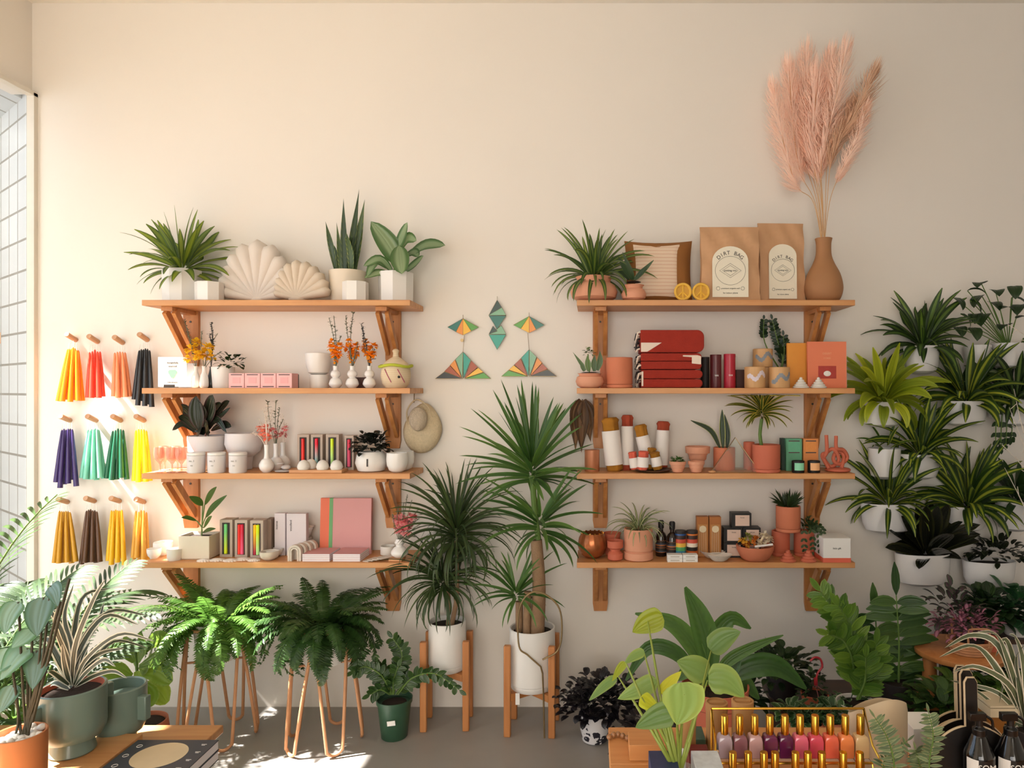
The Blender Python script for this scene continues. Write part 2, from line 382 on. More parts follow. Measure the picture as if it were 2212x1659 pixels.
M['l_ivy'] = leafm('trailing_leaf', '2b4a26', '4c6a40', .8, .2)
M['l_euc'] = leafm('eucalyptus_leaf', '5f7a55', '8b9a70', .7, .2, .5)
M['l_succ'] = leafm('succulent_leaf', '4f7040', '5d8048', .7, .2, .4, .05)
def arc(p, az, el, L, droop, n=9, dp=1.3, tw=0):
    p = Vector(p); out = [p.copy()]
    for i in range(n):
        t = (i+.5)/n; e = el-droop*t**dp; a = az+tw*t
        p = p+Vector((math.cos(a)*math.cos(e), math.sin(a)*math.cos(e), math.sin(e)))*L/n; out.append(p.copy())
    return out
def rosette(b, n, L, w, el=(1.3, .1), droop=(.5, 1.6), c=(0, 0, 0), r0=.01, prof='blade', fold=.2, seed=1, h=0, cross=2, azs=None, flat=1):
    global R; R = random.Random(seed); c = Vector(c)
    for i in range(n):
        t = (i+.5)/n; az = i*2.39996+R.uniform(-.3, .3)
        if azs: az = R.uniform(*azs)
        e = el[0]+(el[1]-el[0])*t+R.uniform(-.15, .15); l = L*R.uniform(.75, 1.08)*(.7+.5*math.sin(PI*min(1, t*.8+.2)))
        d = droop[0]+(droop[1]-droop[0])*t+R.uniform(-.15, .2)
        q = c+Vector((math.cos(az)*r0, math.sin(az)*r0*flat, h*(1-t)))
        pts = arc(q, az, e, l, d, 10, 1.2, R.uniform(-.25, .25))
        if flat != 1: pts = [Vector((p.x, c.y+(p.y-c.y)*flat, p.z)) for p in pts]
        b.strip(pts, w*R.uniform(.85, 1.2), prof, fold, hint=(R.uniform(-.4, .4), -.55+R.uniform(-.3, .2), 1), cross=cross)
    return b
def fern(b, n, L, w, c=(0, 0, 0), el=(1.2, .1), droop=(1.0, 2.4), seed=1, lw=.012, k=26, azs=None, r0=.02):
    global R; R = random.Random(seed); c = Vector(c)
    for i in range(n):
        t = (i+.5)/n; az = i*2.39996+R.uniform(-.3, .3)
        if azs: az = R.uniform(*azs)
        pts = arc(c+Vector((math.cos(az)*r0, math.sin(az)*r0, 0)), az, el[0]+(el[1]-el[0])*t+R.uniform(-.2, .2), L*R.uniform(.7, 1.1), droop[0]+(droop[1]-droop[0])*t+R.uniform(-.2, .2), 12, 1.1, R.uniform(-.4, .4))
        b.strip(pts, .004, 'flat', 0, cross=1); rr = R.uniform(0, 1)
        for j in range(2, k):
            u = j/k*.985; x = u*12; i0 = min(11, int(x)); p = pts[i0].lerp(pts[i0+1], x-i0); tg = (pts[i0+1]-pts[i0]).normalized()
            sd = tg.cross(Vector((0, 0, 1))); sd = sd.normalized() if sd.length > .1 else Vector((1, 0, 0)); nm = sd.cross(tg)
            ll = w*math.sin(PI*min(1, u*.86+.12))**.8
            for s in (-1, 1):
                dr = (sd*s+tg*.45+nm*R.uniform(-.35, .05)).normalized(); e = p+dr*ll; ww = tg*lw*.5
                b.r = rr*.6+R.random()*.4; q = [b.vert(p-ww*.7), b.vert(p+dr*ll*.55-ww), b.vert(e-nm*ll*.12), b.vert(p+dr*ll*.5+ww), b.vert(p+ww*.7)]
                b.face(q, [(.5, 0), (.3, .5), (.5, 1), (.7, .5), (.5, 0)])
    return b
def bush(b, n, rad, leaf, c=(0, 0, 0), prof='oval', asp=.6, seed=1, shell=.5, fold=.15, up=.3, cross=2, sph=(1, 1, 1), ns=5):
    global R; R = random.Random(seed); c = Vector(c)
    for i in range(n):
        z = R.uniform(-.55, 1); a = R.uniform(0, 2*PI); q = math.sqrt(max(0, 1-z*z)); rr = rad*(shell+(1-shell)*R.random())
        o = Vector((math.cos(a)*q*sph[0], math.sin(a)*q*sph[1], z*sph[2])); p = c+o*rr
        b.strip(arc(p, a+R.uniform(-.8, .8), up+z*.7+R.uniform(-.4, .4), leaf*R.uniform(.7, 1.2), R.uniform(.4, 1.3), ns), leaf*asp*R.uniform(.8, 1.1), prof, fold, cross=cross)
    return b
def stem_leaves(b, sb, pts, n, L, w, prof='oval', r=.004, start=.15, ang=.9, up=.3, seed=1, fold=.15, droop=.4, cross=2, tip=True):
    """a stem with leaves in pairs"""
    global R; R = random.Random(seed); N = len(pts)-1
    if sb is not None: sb.r = .5; sb.tube(pts, [r*(1-.6*i/N) for i in range(N+1)], 6)
    for j in range(n):
        u = start+(1-start)*j/n; x = u*N; i0 = min(N-1, int(x)); p = Vector(pts[i0]).lerp(Vector(pts[i0+1]), x-i0); tg = (Vector(pts[i0+1])-Vector(pts[i0])).normalized()
        sd = tg.cross(Vector((0, 1, .15))); sd.normalize(); fr = sd.cross(tg); l = L*(.65+.35*math.sin(PI*(u*.8+.15)))*R.uniform(.85, 1.1)
        for s in (-1, 1):
            dr = (sd*s*math.sin(ang)+tg*math.cos(ang)+fr*R.uniform(-.45, .35)).normalized(); pt = [p]
            for k in range(6):
                dr = (dr+Vector((0, 0, -droop/6))).normalized(); pt.append(pt[-1]+dr*l/6)
            b.strip(pt, w, prof, fold, hint=-fr+tg*.3, cross=cross)
    if tip:
        tg = (Vector(pts[-1])-Vector(pts[-2])).normalized(); b.strip([Vector(pts[-1])+tg*L*.8*k/5 for k in range(6)], w*.8, prof, fold, hint=Vector((0, -1, 0)), cross=cross)
    return b
def curve(pts, n=12):
    """smooth curve through points (Catmull-Rom)"""
    P_ = [Vector(p) for p in pts]; P_ = [P_[0]*2-P_[1]]+P_+[P_[-1]*2-P_[-2]]; out = []; m = len(P_)-3
    for i in range(n+1):
        x = i/n*m; k = min(m-1, int(x)); t = x-k; a, b_, c, d = P_[k:k+4]
        out.append(.5*((2*b_)+(c-a)*t+(2*a-5*b_+4*c-d)*t*t+(3*b_-a-3*c+d)*t**3))
    return out
def pleaf(b, o, pts, w, d, prof='oval', fold=.12, face=(0, -1, .35), cross=4, n=10, wave=0):
    """a leaf whose midrib runs through the given picture points, each with its own depth; w in px at depth d"""
    q = curve([P(p[0], p[1], p[2] if len(p) > 2 else d)-o for p in pts], n)
    t = (q[-1]-q[0]); hint = Vector(face)
    b.strip(q, S(w, d), prof, fold, hint=hint, cross=cross, wave=wave); return b
def potprof(r0, r1, h, wall=.005, floor_=.012, depth=.85, lip=0):
    return [(r0*.96, 0), (r0, .004), (r1, h-.003-lip), (r1+lip*.0, h-.001), (r1-wall*.5, h), (r1-wall, h-.002), (r0+(r1-r0)*depth-wall, h*depth), (0, h*depth)]
def pot(t, r0, r1, h, m, n=40, rot=0, prof=None, fn=None, soil=True, sx=1, sy=1, name='pot', smooth=40):
    b = MB(); b.lathe(prof or potprof(r0, r1, h), n, rot=rot, fn=fn, cap=(True, False), sx=sx, sy=sy); o = b.build(name, m, t, smooth=smooth)
    if soil:
        b = MB(); rr = (r1 if prof is None else soil if not isinstance(soil, bool) else r1)-.004; b.lathe([(rr, h*.86), (rr*.6, h*.9), (0, h*.91)], n, cap=(True, False), sx=sx, sy=sy); b.build('soil', M['soil'], t)
    return o
def onshelf(px, k, d): return Vector((X(px, d), -d, SZ[k]))
def fol(t, b, m, d, name='foliage', ztop=None, zbot=None):
    b.clip = (d-.012, ztop, zbot); return b.build(name, m, t, smooth=80)
def shelfclip(k): return SZ[k-1]-.03-SZ[k] if k else None
# ------------------------------------------------------------ left unit, top shelf
d = .13; o = onshelf(393, 0, d); t = thing('potted_plant', 'bright green dracaena in a large white octagonal pot, far left of the left top shelf', 'plant', o)
pot(t, .082, .084, .152, M['white'], 10, .2, smooth=10)
b = MB(); rosette(b, 50, .235, .036, (1.45, -.1), (.2, 1.2), (0, 0, .13), .02, 'lance', .2, 11, .06); fol(t, b, M['l_lime2'] if 'l_lime2' in M else leafm('fresh_green_leaf', '6f8f2e', '3f6424', .5, .3), d)
def octa(px, k, d, r, h, label):
    o = onshelf(px, k, d); t = thing('octagonal_pot', label, 'pot', o); pot(t, r, r*1.0, h, M['white'], 8, .39, soil=False, smooth=10)
octa(452, 0, .18, .06, .088, 'small empty white octagonal pot in front of the left shell cushion')
octa(768, 0, .19, .057, .088, 'small empty white octagonal pot in front of the snake plant')
def shell(px0, px1, pytop, d, label, seed, apex, m):
    o = onshelf(apex, 0, d); t = thing('shell_cushion', label, 'cushion', o); b = MB(); n = 11; H = Z(pytop, d)-SZ[0]; 
    aL, aR = PI*.97, PI*.03; xl, xr = X(px0, d)-o.x, X(px1, d)-o.x
    for i in range(n):
        a = aL+(aR-aL)*(i+.5)/n; ca, sa = math.cos(a), math.sin(a); rx = -xl if ca < 0 else xr; 
        L = 1/math.sqrt((ca/rx)**2+(sa/(H-.012))**2); w0 = .012; w1 = L*math.sin((aL-aR)/n/2)*1.3
        M3 = Matrix(((ca, 0, -sa), (0, 1, 0), (sa, 0, ca))); N = 12; rings = []
        for j in range(N+1):
            u = j/N; x = L*u; ww = w0+(w1-w0)*u; ww *= math.sqrt(max(0, 1-max(0, (u-.82)/.18)**2)) if j < N else .02
            rings.append([b.vert(Vector((0, 0, .018))+M3 @ Vector((x, math.cos(q)*(.014+ww*.8), math.sin(q)*ww))) for q in [2*PI*k/14 for k in range(14)]])
        for A, B in zip(rings, rings[1:]):
            for k in range(14): b.face((A[k], A[(k+1) % 14], B[(k+1) % 14], B[k]))
        b.face(rings[-1])
    b.ball((0, 0, .02), .03, 16, 10, (1.5, .9, .7)); b.clip = (None, None, .0005); b.build('cushion_body', m, t, smooth=60)
shell(470, 637, 521, .12, 'large pale scallop shell cushion on the left top shelf', 1, 558, mat('pale_velvet', 'd9cfc4', .95, .03))
shell(592, 716, 565, .17, 'smaller beige scallop shell cushion leaning before the larger one', 2, 643, mat('beige_velvet', 'd2c3af', .95, .03))
d = .11; o = onshelf(751, 0, d); t = thing('potted_plant', 'tall snake plant in a tall off-white pot on the left top shelf', 'plant', o)
pot(t, .073, .084, .15, M['cream'])
b = MB()
for (pts, w) in (([(730, 600), (715, 530), (703, 478)], 13), ([(740, 600), (735, 550), (727, 480)], 13), ([(745, 600), (743, 520), (742, 428)], 15), ([(752, 602), (762, 520), (776, 408)], 17), ([(762, 600), (774, 520), (788, 430)], 18), ([(758, 600), (757, 545), (741, 486)], 15), ([(737, 600), (724, 545), (714, 520)], 11), ([(765, 600), (770, 548), (784, 480)], 14), ([(748, 600), (750, 540), (762, 505)], 14)):
    pleaf(b, o, [(*p, d+R.uniform(-.02, .03)) for p in pts], w, d, 'spear', .25, (0, -1, .1), 4)
fol(t, b, [leafm('banded_snake_leaf', '33502c', '5a6f34', .9, .08, .35, .05, chev=.35)], d)
d = .12; o = onshelf(855, 0, d); t = thing('potted_plant', 'silvery broad-leaved plant in a white octagonal pot, right end of the left top shelf', 'plant', o)
pot(t, .078, .08, .142, M['white'], 8, .1, smooth=10)
b = MB(); sb = MB()
for pts, w in (([(862, 575), (840, 530), (801, 478)], 46), ([(855, 545), (868, 515), (880, 480)], 28), ([(862, 545), (880, 515), (900, 520)], 26), ([(878, 555), (920, 530), (962, 530)], 32), ([(862, 530, .16), (864, 560, .2), (868, 592, .22)], 40), ([(850, 590), (820, 560), (785, 575)], 20), ([(840, 590), (815, 590), (787, 600)], 24), ([(870, 590), (895, 572), (915, 552)], 26), ([(868, 560), (893, 545), (905, 555)], 22), ([(842, 582), (812, 565), (792, 598)], 20)):
    pleaf(b, o, [p if len(p) > 2 else (*p, d+.02*(i+1)) for i, p in enumerate(pts)], w, d, 'oval', .18, (0, -.7, .6), 4)
    q = curve([Vector((R.uniform(-.02, .02), 0, .12)), P(pts[0][0], pts[0][1], d+.02)-o], 4); sb.tube(q, .003, 6)
fol(t, b, M['l_aglao'], d); sb.build('stem', M['stem'], t)
# ------------------------------------------------------------ left unit, second shelf
def textmesh(s, size, m, parent, loc, rot=(PI/2, 0, 0), name='lettering', depth=.0004, align='CENTER'):
    c = bpy.data.curves.new('t', 'FONT'); c.body = s; c.size = size; c.extrude = depth; c.align_x = align; c.align_y = 'CENTER'; c.resolution_u = 3
    q = bpy.data.objects.new('t', c); col.objects.link(q); me = bpy.data.meshes.new_from_object(q); bpy.data.objects.remove(q); me.materials.clear(); me.materials.append(m)
    me.name = name; q = bpy.data.objects.new(name, me); col.objects.link(q); q.parent = parent; q.location = loc; q.rotation_euler = rot; return q
M['ink'] = mat('dark_ink', '3a3531', .7); M['inkg'] = mat('green_ink', '7fb98c', .7)
def lean(t, a): t.rotation_euler.x = a
def cardsign(px, w, h, d, label, m, text=True):
    o = onshelf(px, 1, d); t = thing('sign_card', label, 'sign', o); ww = S(w, d); b = MB(); b.box((0, 0, h/2+.006), (ww, .003, h)); b.build('card', m, t)
    if text:
        textmesh('thoughtfully', .011, M['ink'], t, (0, -.002, h*.86)); textmesh('sourced', .012, M['ink'], t, (.0, -.002, h*.74)); textmesh('locally made goods', .006, M['ink'], t, (0, -.002, h*.2))
        b = MB(); b.lathe([(.019, 0), (.019, .0006), (0, .0006)], 14, (0, -.0016, h*.5), Matrix.Rotation(PI/2, 3, 'X'), fn=lambda a, z: 1+.2*math.sin(3*a)); b.build('printed_leaf_mark', M['inkg'], t)
        b = MB(); b.box((0, -.012, .004), (.05, .03, .004)); b.box((0, -.026, .01), (.05, .002, .012)); b.build('card_stand', M['steel'], t)
cardsign(373, 62, .135, .17, 'white printed card with green mark on a stand, left end of second shelf', M['paper'])
cardsign(408, 34, .11, .10, 'pale blue printed card standing behind the yellow flowers', mat('pale_blue_paper', 'cdd8e6', .7), False)
M['cloudy'] = mat('white_vase_glaze', 'ece9e4', .2, .02, coat=.3)
def vase(px, k, d, prof, label, m, name='bud_vase', n=28, grp=None, fn=None, sx=1, sy=1):
    o = onshelf(px, k, d); b = MB(); r = prof[-1][0]; h = prof[-1][1]
    pr = curve([(p[0], 0, p[1]) for p in prof], len(prof)*4); pr = [(max(.0005, p.x), p.z) for p in pr]
    b.lathe(pr+[(r*.8, h), (r*.75, h*.9), (0, h*.88)], n, fn=fn, cap=(True, False), sx=sx, sy=sy); q = b.build(name, m, loc=o); tag(q, label, 'vase', grp); return q
VB = [(.013, 0), (.019, .012), (.017, .05), (.009, .075), (.009, .095), (.011, .1)]
vase(423, 1, .15, VB, 'slim white bud vase holding yellow flowers, left of its pair', M['cloudy'])
vase(441, 1, .16, VB, 'slim white bud vase holding yellow flowers, right of its pair', M['cloudy'])
vase(456, 1, .12, [(.014, 0), (.02, .02), (.012, .06), (.006, .09), (.008, .1)], 'dark blue-grey bud vase beside the white pot of leaves', mat('dark_glaze', '3a4244', .3))
def bouquet(px, py, d, label, sprays, blooms, m_st, m_bl, seed=1, name='dried_bouquet'):
    """sprays: (px,py,kind); stems run from the vase mouth"""
    global R; R = random.Random(seed); o = P(px, py, d); t = thing(name, label, 'dried flowers', o); sb = MB(); heads = []
    for x, y, wd in sprays:
        e = P(x, y, d+R.uniform(-.04, .05))-o; q = curve([Vector((0, 0, -.01)), e*.5+Vector((R.uniform(-.01, .01), 0, .01)), e], 10); sb.tube(q, .0015, 5)
        for i in range(24):
            u = R.uniform(.45, 1); p = q[min(9, int(u*10))].lerp(q[min(10, int(u*10)+1)], R.random())
            a = R.uniform(0, 6.28); sb.strip(arc(p, a, R.uniform(0, 1), wd*R.uniform(.8, 1.5), .6, 3), wd*.7, 'oval', .1, cross=2)
    for x, y, rr, n in blooms:
        c = P(x, y, d+R.uniform(-.03, .04))-o; sb.tube([Vector((0, 0, -.01)), c*.5+Vector((0, 0, .01)), c], .001, 5)
        bb = MB(); heads.append(bb); rr *= 1.4; n = int(n*1.3)
        for i in range(n):
            v = Vector((R.uniform(-1, 1), R.uniform(-1, 1), R.uniform(-.6, 1))).normalized(); bb.strip(arc(c+v*rr*.3, math.atan2(v.y, v.x), math.asin(max(-1, min(1, v.z))), rr*.95, .5, 4), rr*.8, 'oval', .25, cross=2)
    cl = (d-.012, None, None); sb.clip = cl
    sb.build('stem', m_st, t, smooth=80); 
    for bb in heads: bb.clip = cl; bb.build('flower_head', m_bl, t, smooth=80)
    return t
M['gstem'] = leafm('grey_green_sprig', '77806a', None, rough=.8, trans=.1); M['dsprig'] = leafm('dark_grey_sprig', '50504e', None, rough=.8, trans=.05)
M['yel'] = leafm('yellow_petals', 'eec51c', 'f2d84e', .7, .2, .6, .3, .2); M['ora'] = leafm('orange_petals', 'f29a12', 'f7b023', .7, .2, .6, .3, .2)
M['wpet'] = leafm('white_petals', 'eee6dc', None, rough=.7, trans=.3, var=.1); M['pinkp'] = leafm('pink_petals', 'e58f94', 'f0b9b5', .6, .3, .6, .3, .2); M['coral'] = leafm('peach_petals', 'f08a72', 'f4b59e', .6, .3, .6, .3, .2)
bouquet(423, 792, .15, 'dried bunch of yellow billy-button flowers with a tall grey-green sprig', [(398, 690, .012), (405, 720, .012), (412, 745, .008)], [(412, 755, .017, 26), (424, 740, .016, 22), (428, 768, .018, 26), (405, 775, .012, 16)], M['gstem'], M['yel'], 3)
bouquet(441, 792, .16, 'dried bunch of yellow flowers with pale grey sprigs in the right slim vase', [(436, 715, .008), (470, 720, .008), (478, 760, .008)], [(436, 765, .018, 26), (449, 752, .018, 26), (456, 772, .015, 20)], M['gstem'], M['yel'], 4)
bouquet(456, 795, .12, 'dark grey lavender sprig standing in the dark vase', [(457, 698, .012), (453, 720, .012), (460, 712, .012), (463, 745, .01)], [], M['dsprig'], M['dsprig'], 5)
d = .13; o = onshelf(482, 1, d); t = thing('potted_plant', 'small trailing dark-leaved plant in a round white pot beside the pink boxes', 'plant', o)
pot(t, .044, .05, .098, M['white'])
b = MB(); bush(b, 40, .05, .034, (.03, 0, .115), 'oval', .6, 21, .3, sph=(1.3, .8, .8)); b2 = curve([(0, 0, .1), (.06, -.03, .14), (.12, -.02, .13)], 6); fol(t, b, M['l_dark'], d, ztop=.34)
def cardbox(px0, px1, k, d, h, label, m, cat='box', name='gift_box', dep=None, grp=None, rz=0, lean_=0, z=0, parts=None):
    o = onshelf((px0+px1)/2, k, d); o.z += z; w = S(px1-px0, d); dep = dep or w; t = thing(name, label, cat, o, grp); t.rotation_euler = (lean_, 0, rz)
    b = MB(); b.box((0, 0, h/2), (w, dep, h)); b.build('carton', m, t, bevel=.0008)
    return t, w, dep, h
M['pinkb'] = mat('pink_card', 'edb7b4', .6, .02); M['bar'] = mat('brown_print_bar', '5a4646', .6)
pb = None
for i, nm in enumerate(('leftmost', 'second from left', 'third from left', 'rightmost')):
    px = 519+34*i; lb = f'small pink box with dark bars, {nm} of the row of four'
    if pb is None:
        pb, w_, dp, h_ = cardbox(px-16.4, px+16.4, 1, .2, .066, lb, M['pinkb'], grp='row of four pink boxes')
        b = MB(); b.box((0, -dp/2-.0006, h_*.9), (w_*.72, .001, .004)); b.build('printed_bar', M['bar'], pb); b = MB(); b.box((0, -dp/2-.0006, h_*.1), (w_*.72, .001, .004)); b.build('printed_bar', M['bar'], pb)
        b = MB(); b.box((0, -dp/2-.0006, h_*.52), (w_*.5, .001, h_*.4)); b.build('printed_panel', mat('pink_print', 'e8a9a8', .6), pb)
    else: copy_tree(pb, onshelf(px, 1, .2), lb)
cardbox(626, 641, 1, .165, .063, 'black card box peeping out behind the rightmost pink box', M['black'], dep=.05)
def bowlp(r, h): return [(r*.45, 0), (r*.85, h*.3), (r, h*.7), (r, h), (r-.004, h), (r-.006, h*.7), (r*.7, h*.25), (0, h*.2)]
def bowl(px, k, d, prof, label, m, name='bowl', cat='bowl', z=0, n=36, sx=1, sy=1, fn=None, rz=0, grp=None):
    o = onshelf(px, k, d); o.z += z; b = MB(); b.lathe(prof, n, cap=(True, False), sx=sx, sy=sy, fn=fn); q = b.build(name, m, loc=o); q.rotation_euler.z = rz; return tag(q, label, cat, grp)
bowl(690, 1, .11, potprof(.042, .044, .062), 'low white planter pot at the bottom of the white stack behind the orange flowers', M['white'], 'plant_pot', 'pot')
bowl(688, 1, .11, [(.03, 0), (.045, .01), (.056, .05), (.058, .098), (.054, .1), (.05, .06), (.04, .02), (0, .02)], 'wide white planter pot balanced on top of the low white one', M['white'], 'plant_pot', 'pot', z=.0625)
BUB = [(.016, 0), (.027, .012), (.029, .022), (.022, .04), (.014, .047), (.02, .055), (.022, .064), (.018, .075), (.011, .082), (.011, .098), (.013, .1)]
orx = (('leftmost', 725), ('middle', 761), ('rightmost', 798))
for i, (nm, px) in enumerate(orx):
    vase(px, 1, .19, BUB, f'white double-bubble bud vase, {nm} of three with orange flowers', M['cloudy'], grp='bubble vases with orange flowers')
    h1, h2 = ((682, 705), (676, 720), (700, 735))[i]
    bouquet(px, 790, .19, f'{nm} of three dried bunches of orange flowers with grey sprigs', [(px-14, h1+6, .011), (px+(-4, 2, -18)[i], h1, .013), (px+12, h2+20, .009), (px-3, h2+30, .006), (px+14, h2+40, .004), (px+6, h2+30, .004)],
            [(px-8, 752, .015, 24), (px+8, 748, .014, 22), (px, 766, .016, 26), (px+7, 765, .013, 20), (px-8, 738, .011, 16), (px-1, 780, .010, 12)], (M['gstem'], M['gstem'], M['dsprig'])[i], M['ora'], 40+i)
cardbox(770, 802, 1, .09, .05, 'low dark brown box behind the orange flower vases', mat('dark_brown_card', '4d2c22', .6), dep=.06)
# lidded basket
d = .16; o = onshelf(855, 1, d); t = thing('lidded_basket', 'round cream woven basket with lime-rimmed lid, right end of the second shelf', 'basket', o)
M['coil'] = stripem('cream_coiled_straw', ['e2cfae', 'd6bd97', 'e8d9bd', 'dcc7a2'], 120, 'Z', .9)
b = MB(); b.lathe([(.045, 0), (.06, .02), (.067, .055), (.064, .09), (.06, .1), (0, .1)], 36); b.build('basket_body', M['coil'], t)
b = MB(); b.lathe([(.062, .1), (.05, .118), (.026, .135), (.014, .142), (.012, .16), (.016, .17), (.009, .178), (0, .18)], 32); b.build('lid', M['coil'], t)
b = MB(); b.tube([(math.cos(a)*.072, math.sin(a)*.072, .1+.004*math.sin(3*a)) for a in [2*PI*i/40 for i in range(40)]], .0065, 8, True); b.build('lid_rim', mat('lime_cord', 'b9c23a', .8), t)
b = MB(); 
for s, a0 in ((1, -2.1), (1, -1.2)):
    b.tube([(math.cos(a0+u*.5)*.0675, math.sin(a0+u*.5)*.0675, .085-u*.06) for u in [i/6 for i in range(7)]], .0018, 5)
b.build('coloured_stitch', mat('magenta_thread', 'b04468', .8), t)
b = MB(); b.ball((math.cos(-1.1)*.066, math.sin(-1.1)*.066, .05), .006, 8, 6); b.build('dark_stitched_spot', M['black'], t)
# ------------------------------------------------------------ left unit, third shelf
M['rose'] = glassm('rose_glass', (1, .86, .80), .25, .22, 'e8b9a4')
gl = None
for i, (px, d) in enumerate(((346, .2), (372, .2), (392, .2), (356, .12), (384, .12))):
    lb = ('rose glass goblet, front left of the group at the shelf end', 'rose glass goblet, front middle of the group', 'rose glass goblet, front right of the group by the white jars', 'rose glass goblet, back left of the group', 'rose glass goblet, back right of the group')[i]
    o = onshelf(px, 2, d)
    if gl is None:
        b = MB(); b.lathe([(.024, 0), (.022, .003), (.004, .006), (.0035, .035), (.010, .045), (.022, .06), (.026, .085), (.024, .112), (.0225, .112), (.024, .085), (.02, .062), (0, .05)], 28, cap=(True, False)); gl = b.build('wine_glass', M['rose'], loc=o); tag(gl, lb, 'glass', 'rose glass goblets')
    else: copy_tree(gl, o, lb)
d = .1; o = onshelf(447, 2, d); t = thing('potted_plant', 'dark burgundy rubber plant in a wide white bowl planter', 'plant', o)
M['lilacw'] = mat('cool_white_ceramic', 'dcd7d6', .5, .02)
pot(t, .06, .08, .16, M['lilacw'], prof=[(.04, 0), (.05, .004), (.05, .07), (.078, .09), (.082, .158), (.077, .16), (.075, .12), (0, .12)], soil=.078)
b = MB()
for pts, w in (([(430, 930), (425, 895), (424, 855)], 36), ([(440, 925), (455, 885), (460, 852)], 40), ([(450, 920), (480, 880), (496, 866)], 18), ([(440, 930), (470, 905), (498, 880)], 16), ([(430, 925), (400, 885), (382, 878)], 20), ([(425, 930), (400, 905), (385, 900)], 18), ([(425, 935), (395, 915), (372, 930)], 13), ([(440, 940), (430, 925), (425, 948)], 24), ([(455, 930), (480, 918), (500, 922)], 20), ([(445, 940), (450, 920), (452, 945)], 34), ([(450, 930), (468, 905), (490, 935)], 18), ([(435, 915), (440, 885), (432, 868)], 28), ([(448, 905), (462, 885), (478, 870)], 22)):
    pleaf(b, o, [(*p, d+.03*(i)) for i, p in enumerate(pts)], w, d, 'oval', .15, (0, -.8, .5), 4)
fol(t, b, M['l_ruby'], d, ztop=shelfclip(2)); b = MB(); b.tube(curve([(0, 0, .12), (-.01, 0, .2), (.0, 0, .3)], 5), .004, 6); b.build('stem', mat('pink_stem', 'b98070', .6), t)
d = .09; bowl(527, 2, d, [(.03, 0), (.036, .003), (.034, .02), (.04, .06), (.07, .085), (.082, .12), (.08, .17), (.075, .172), (.072, .13), (.04, .085), (0, .08)], 'empty white footed bowl planter behind the lidded jars', M['lilacw'], 'footed_bowl', 'bowl')
jr = None
for i, (px, nm) in enumerate(((424, 'leftmost'), (468, 'middle'), (514, 'rightmost'))):
    o = onshelf(px, 2, .215); lb = f'white lidded candle jar with faint label, {nm} of three'
    if jr is None:
        jr = thing('candle_jar', lb, 'candle', o, 'white lidded candle jars'); b = MB(); b.lathe([(.034, 0), (.037, .004), (.0375, .078), (0, .078)], 32); b.build('jar', M['lilacw'], jr)
        b = MB(); b.lathe([(.036, .0785), (.038, .08), (.038, .09), (.034, .092), (0, .092)], 32); b.build('lid', M['white'], jr)
        textmesh('no. 3', .012, mat('grey_print', '8f8a84', .6), jr, (0, -.0385, .055)); textmesh('soy', .008, bpy.data.materials['grey_print'], jr, (0, -.0385, .035))
    else: copy_tree(jr, o, lb)
VF = [(.016, 0), (.029, .015), (.032, .034), (.022, .055), (.011, .068), (.0105, .12), (.014, .125)]
vase(576, 2, .2, VF, 'white bottle bud vase, front one of three holding pink dried flowers', M['cloudy'])
vase(596, 2, .13, VF, 'white bottle bud vase, middle one of three holding pink dried flowers', M['cloudy'])
vase(611, 2, .07, VF, 'white bottle bud vase, rear one of three nearest the wall', M['cloudy'])
bouquet(576, 962, .2, 'dried bunch of peach and cream stems in the front bottle vase', [(545, 935, .012), (568, 880, .010), (577, 875, .014), (560, 905, .01), (588, 885, .01)], [(568, 935, .014, 20), (578, 945, .014, 20), (575, 925, .014, 18), (560, 925, .011, 14)], M['wpet'], M['coral'], 51)
bouquet(596, 964, .13, 'dried bunch of grey-green and pink stems in the middle bottle vase', [(578, 868, .014), (596, 865, .014), (604, 880, .01), (612, 905, .008)], [(590, 930, .012, 18), (600, 940, .012, 18)], M['gstem'], M['pinkp'], 52)
bouquet(611, 966, .07, 'dried pink sprigs in the rear bottle vase', [(610, 895, .01), (618, 915, .008)], [(611, 940, .013, 18), (616, 925, .011, 14)], M['wpet'], M['pinkp'], 53)
M['stone'] = mat('grey_white_stone', 'bdb5b0', .6, .1, 20)
for dx, h, z, r, lb in ((612, .011, 0, .038, 'flat pale stone dish at the bottom of the stone stack'), (618, .022, .0115, .022, 'small grey stone resting on the flat dish'), (606, .01, .034, .017, 'little capping stone on top of the stone stack')):
    o = onshelf(dx, 2, .2); o.z += z; b = MB(); b.ball((0, 0, h/2), r, 20, 10, (1, .8, h/2/r)); q = b.build('stone', M['stone'], loc=o); tag(q, lb, 'stone')
M['tray'] = wood('light_wood_tray', 'c58a5a', 'd9a474', 0)
d = .2; b = MB(); b.box((0, 0, .007), (S(113, d), .085, .014)); tag(b.build('wooden_tray', M['tray'], loc=onshelf(689, 2, d), bevel=.002), 'narrow wooden tray holding four white cone candles', 'tray')
cn = None; cone = lambda a, z: 1+.03*math.sin(z*700)
for px, dd, nm in ((656, .22, 'left end of the tray'), (672, .18, 'second from the left, set back'), (697, .22, 'third from the left'), (727, .22, 'right end of the tray')):
    o = onshelf(px, 2, dd); o.z += .0145
    pr = [(.024, 0), (.027, .008)]+[(.027*math.cos(k/10*1.45)*(1+.04*(k % 2)), .008+.035*math.sin(k/10*1.45)) for k in range(1, 11)]+[(0, .0435)]
    if cn is None: b = MB(); b.lathe(pr, 28); cn = b.build('beehive_candle', M['wmat'], loc=o); tag(cn, f'white beehive candle, {nm}', 'candle', 'white beehive candles')
    else: copy_tree(cn, o, f'white beehive candle, {nm}')
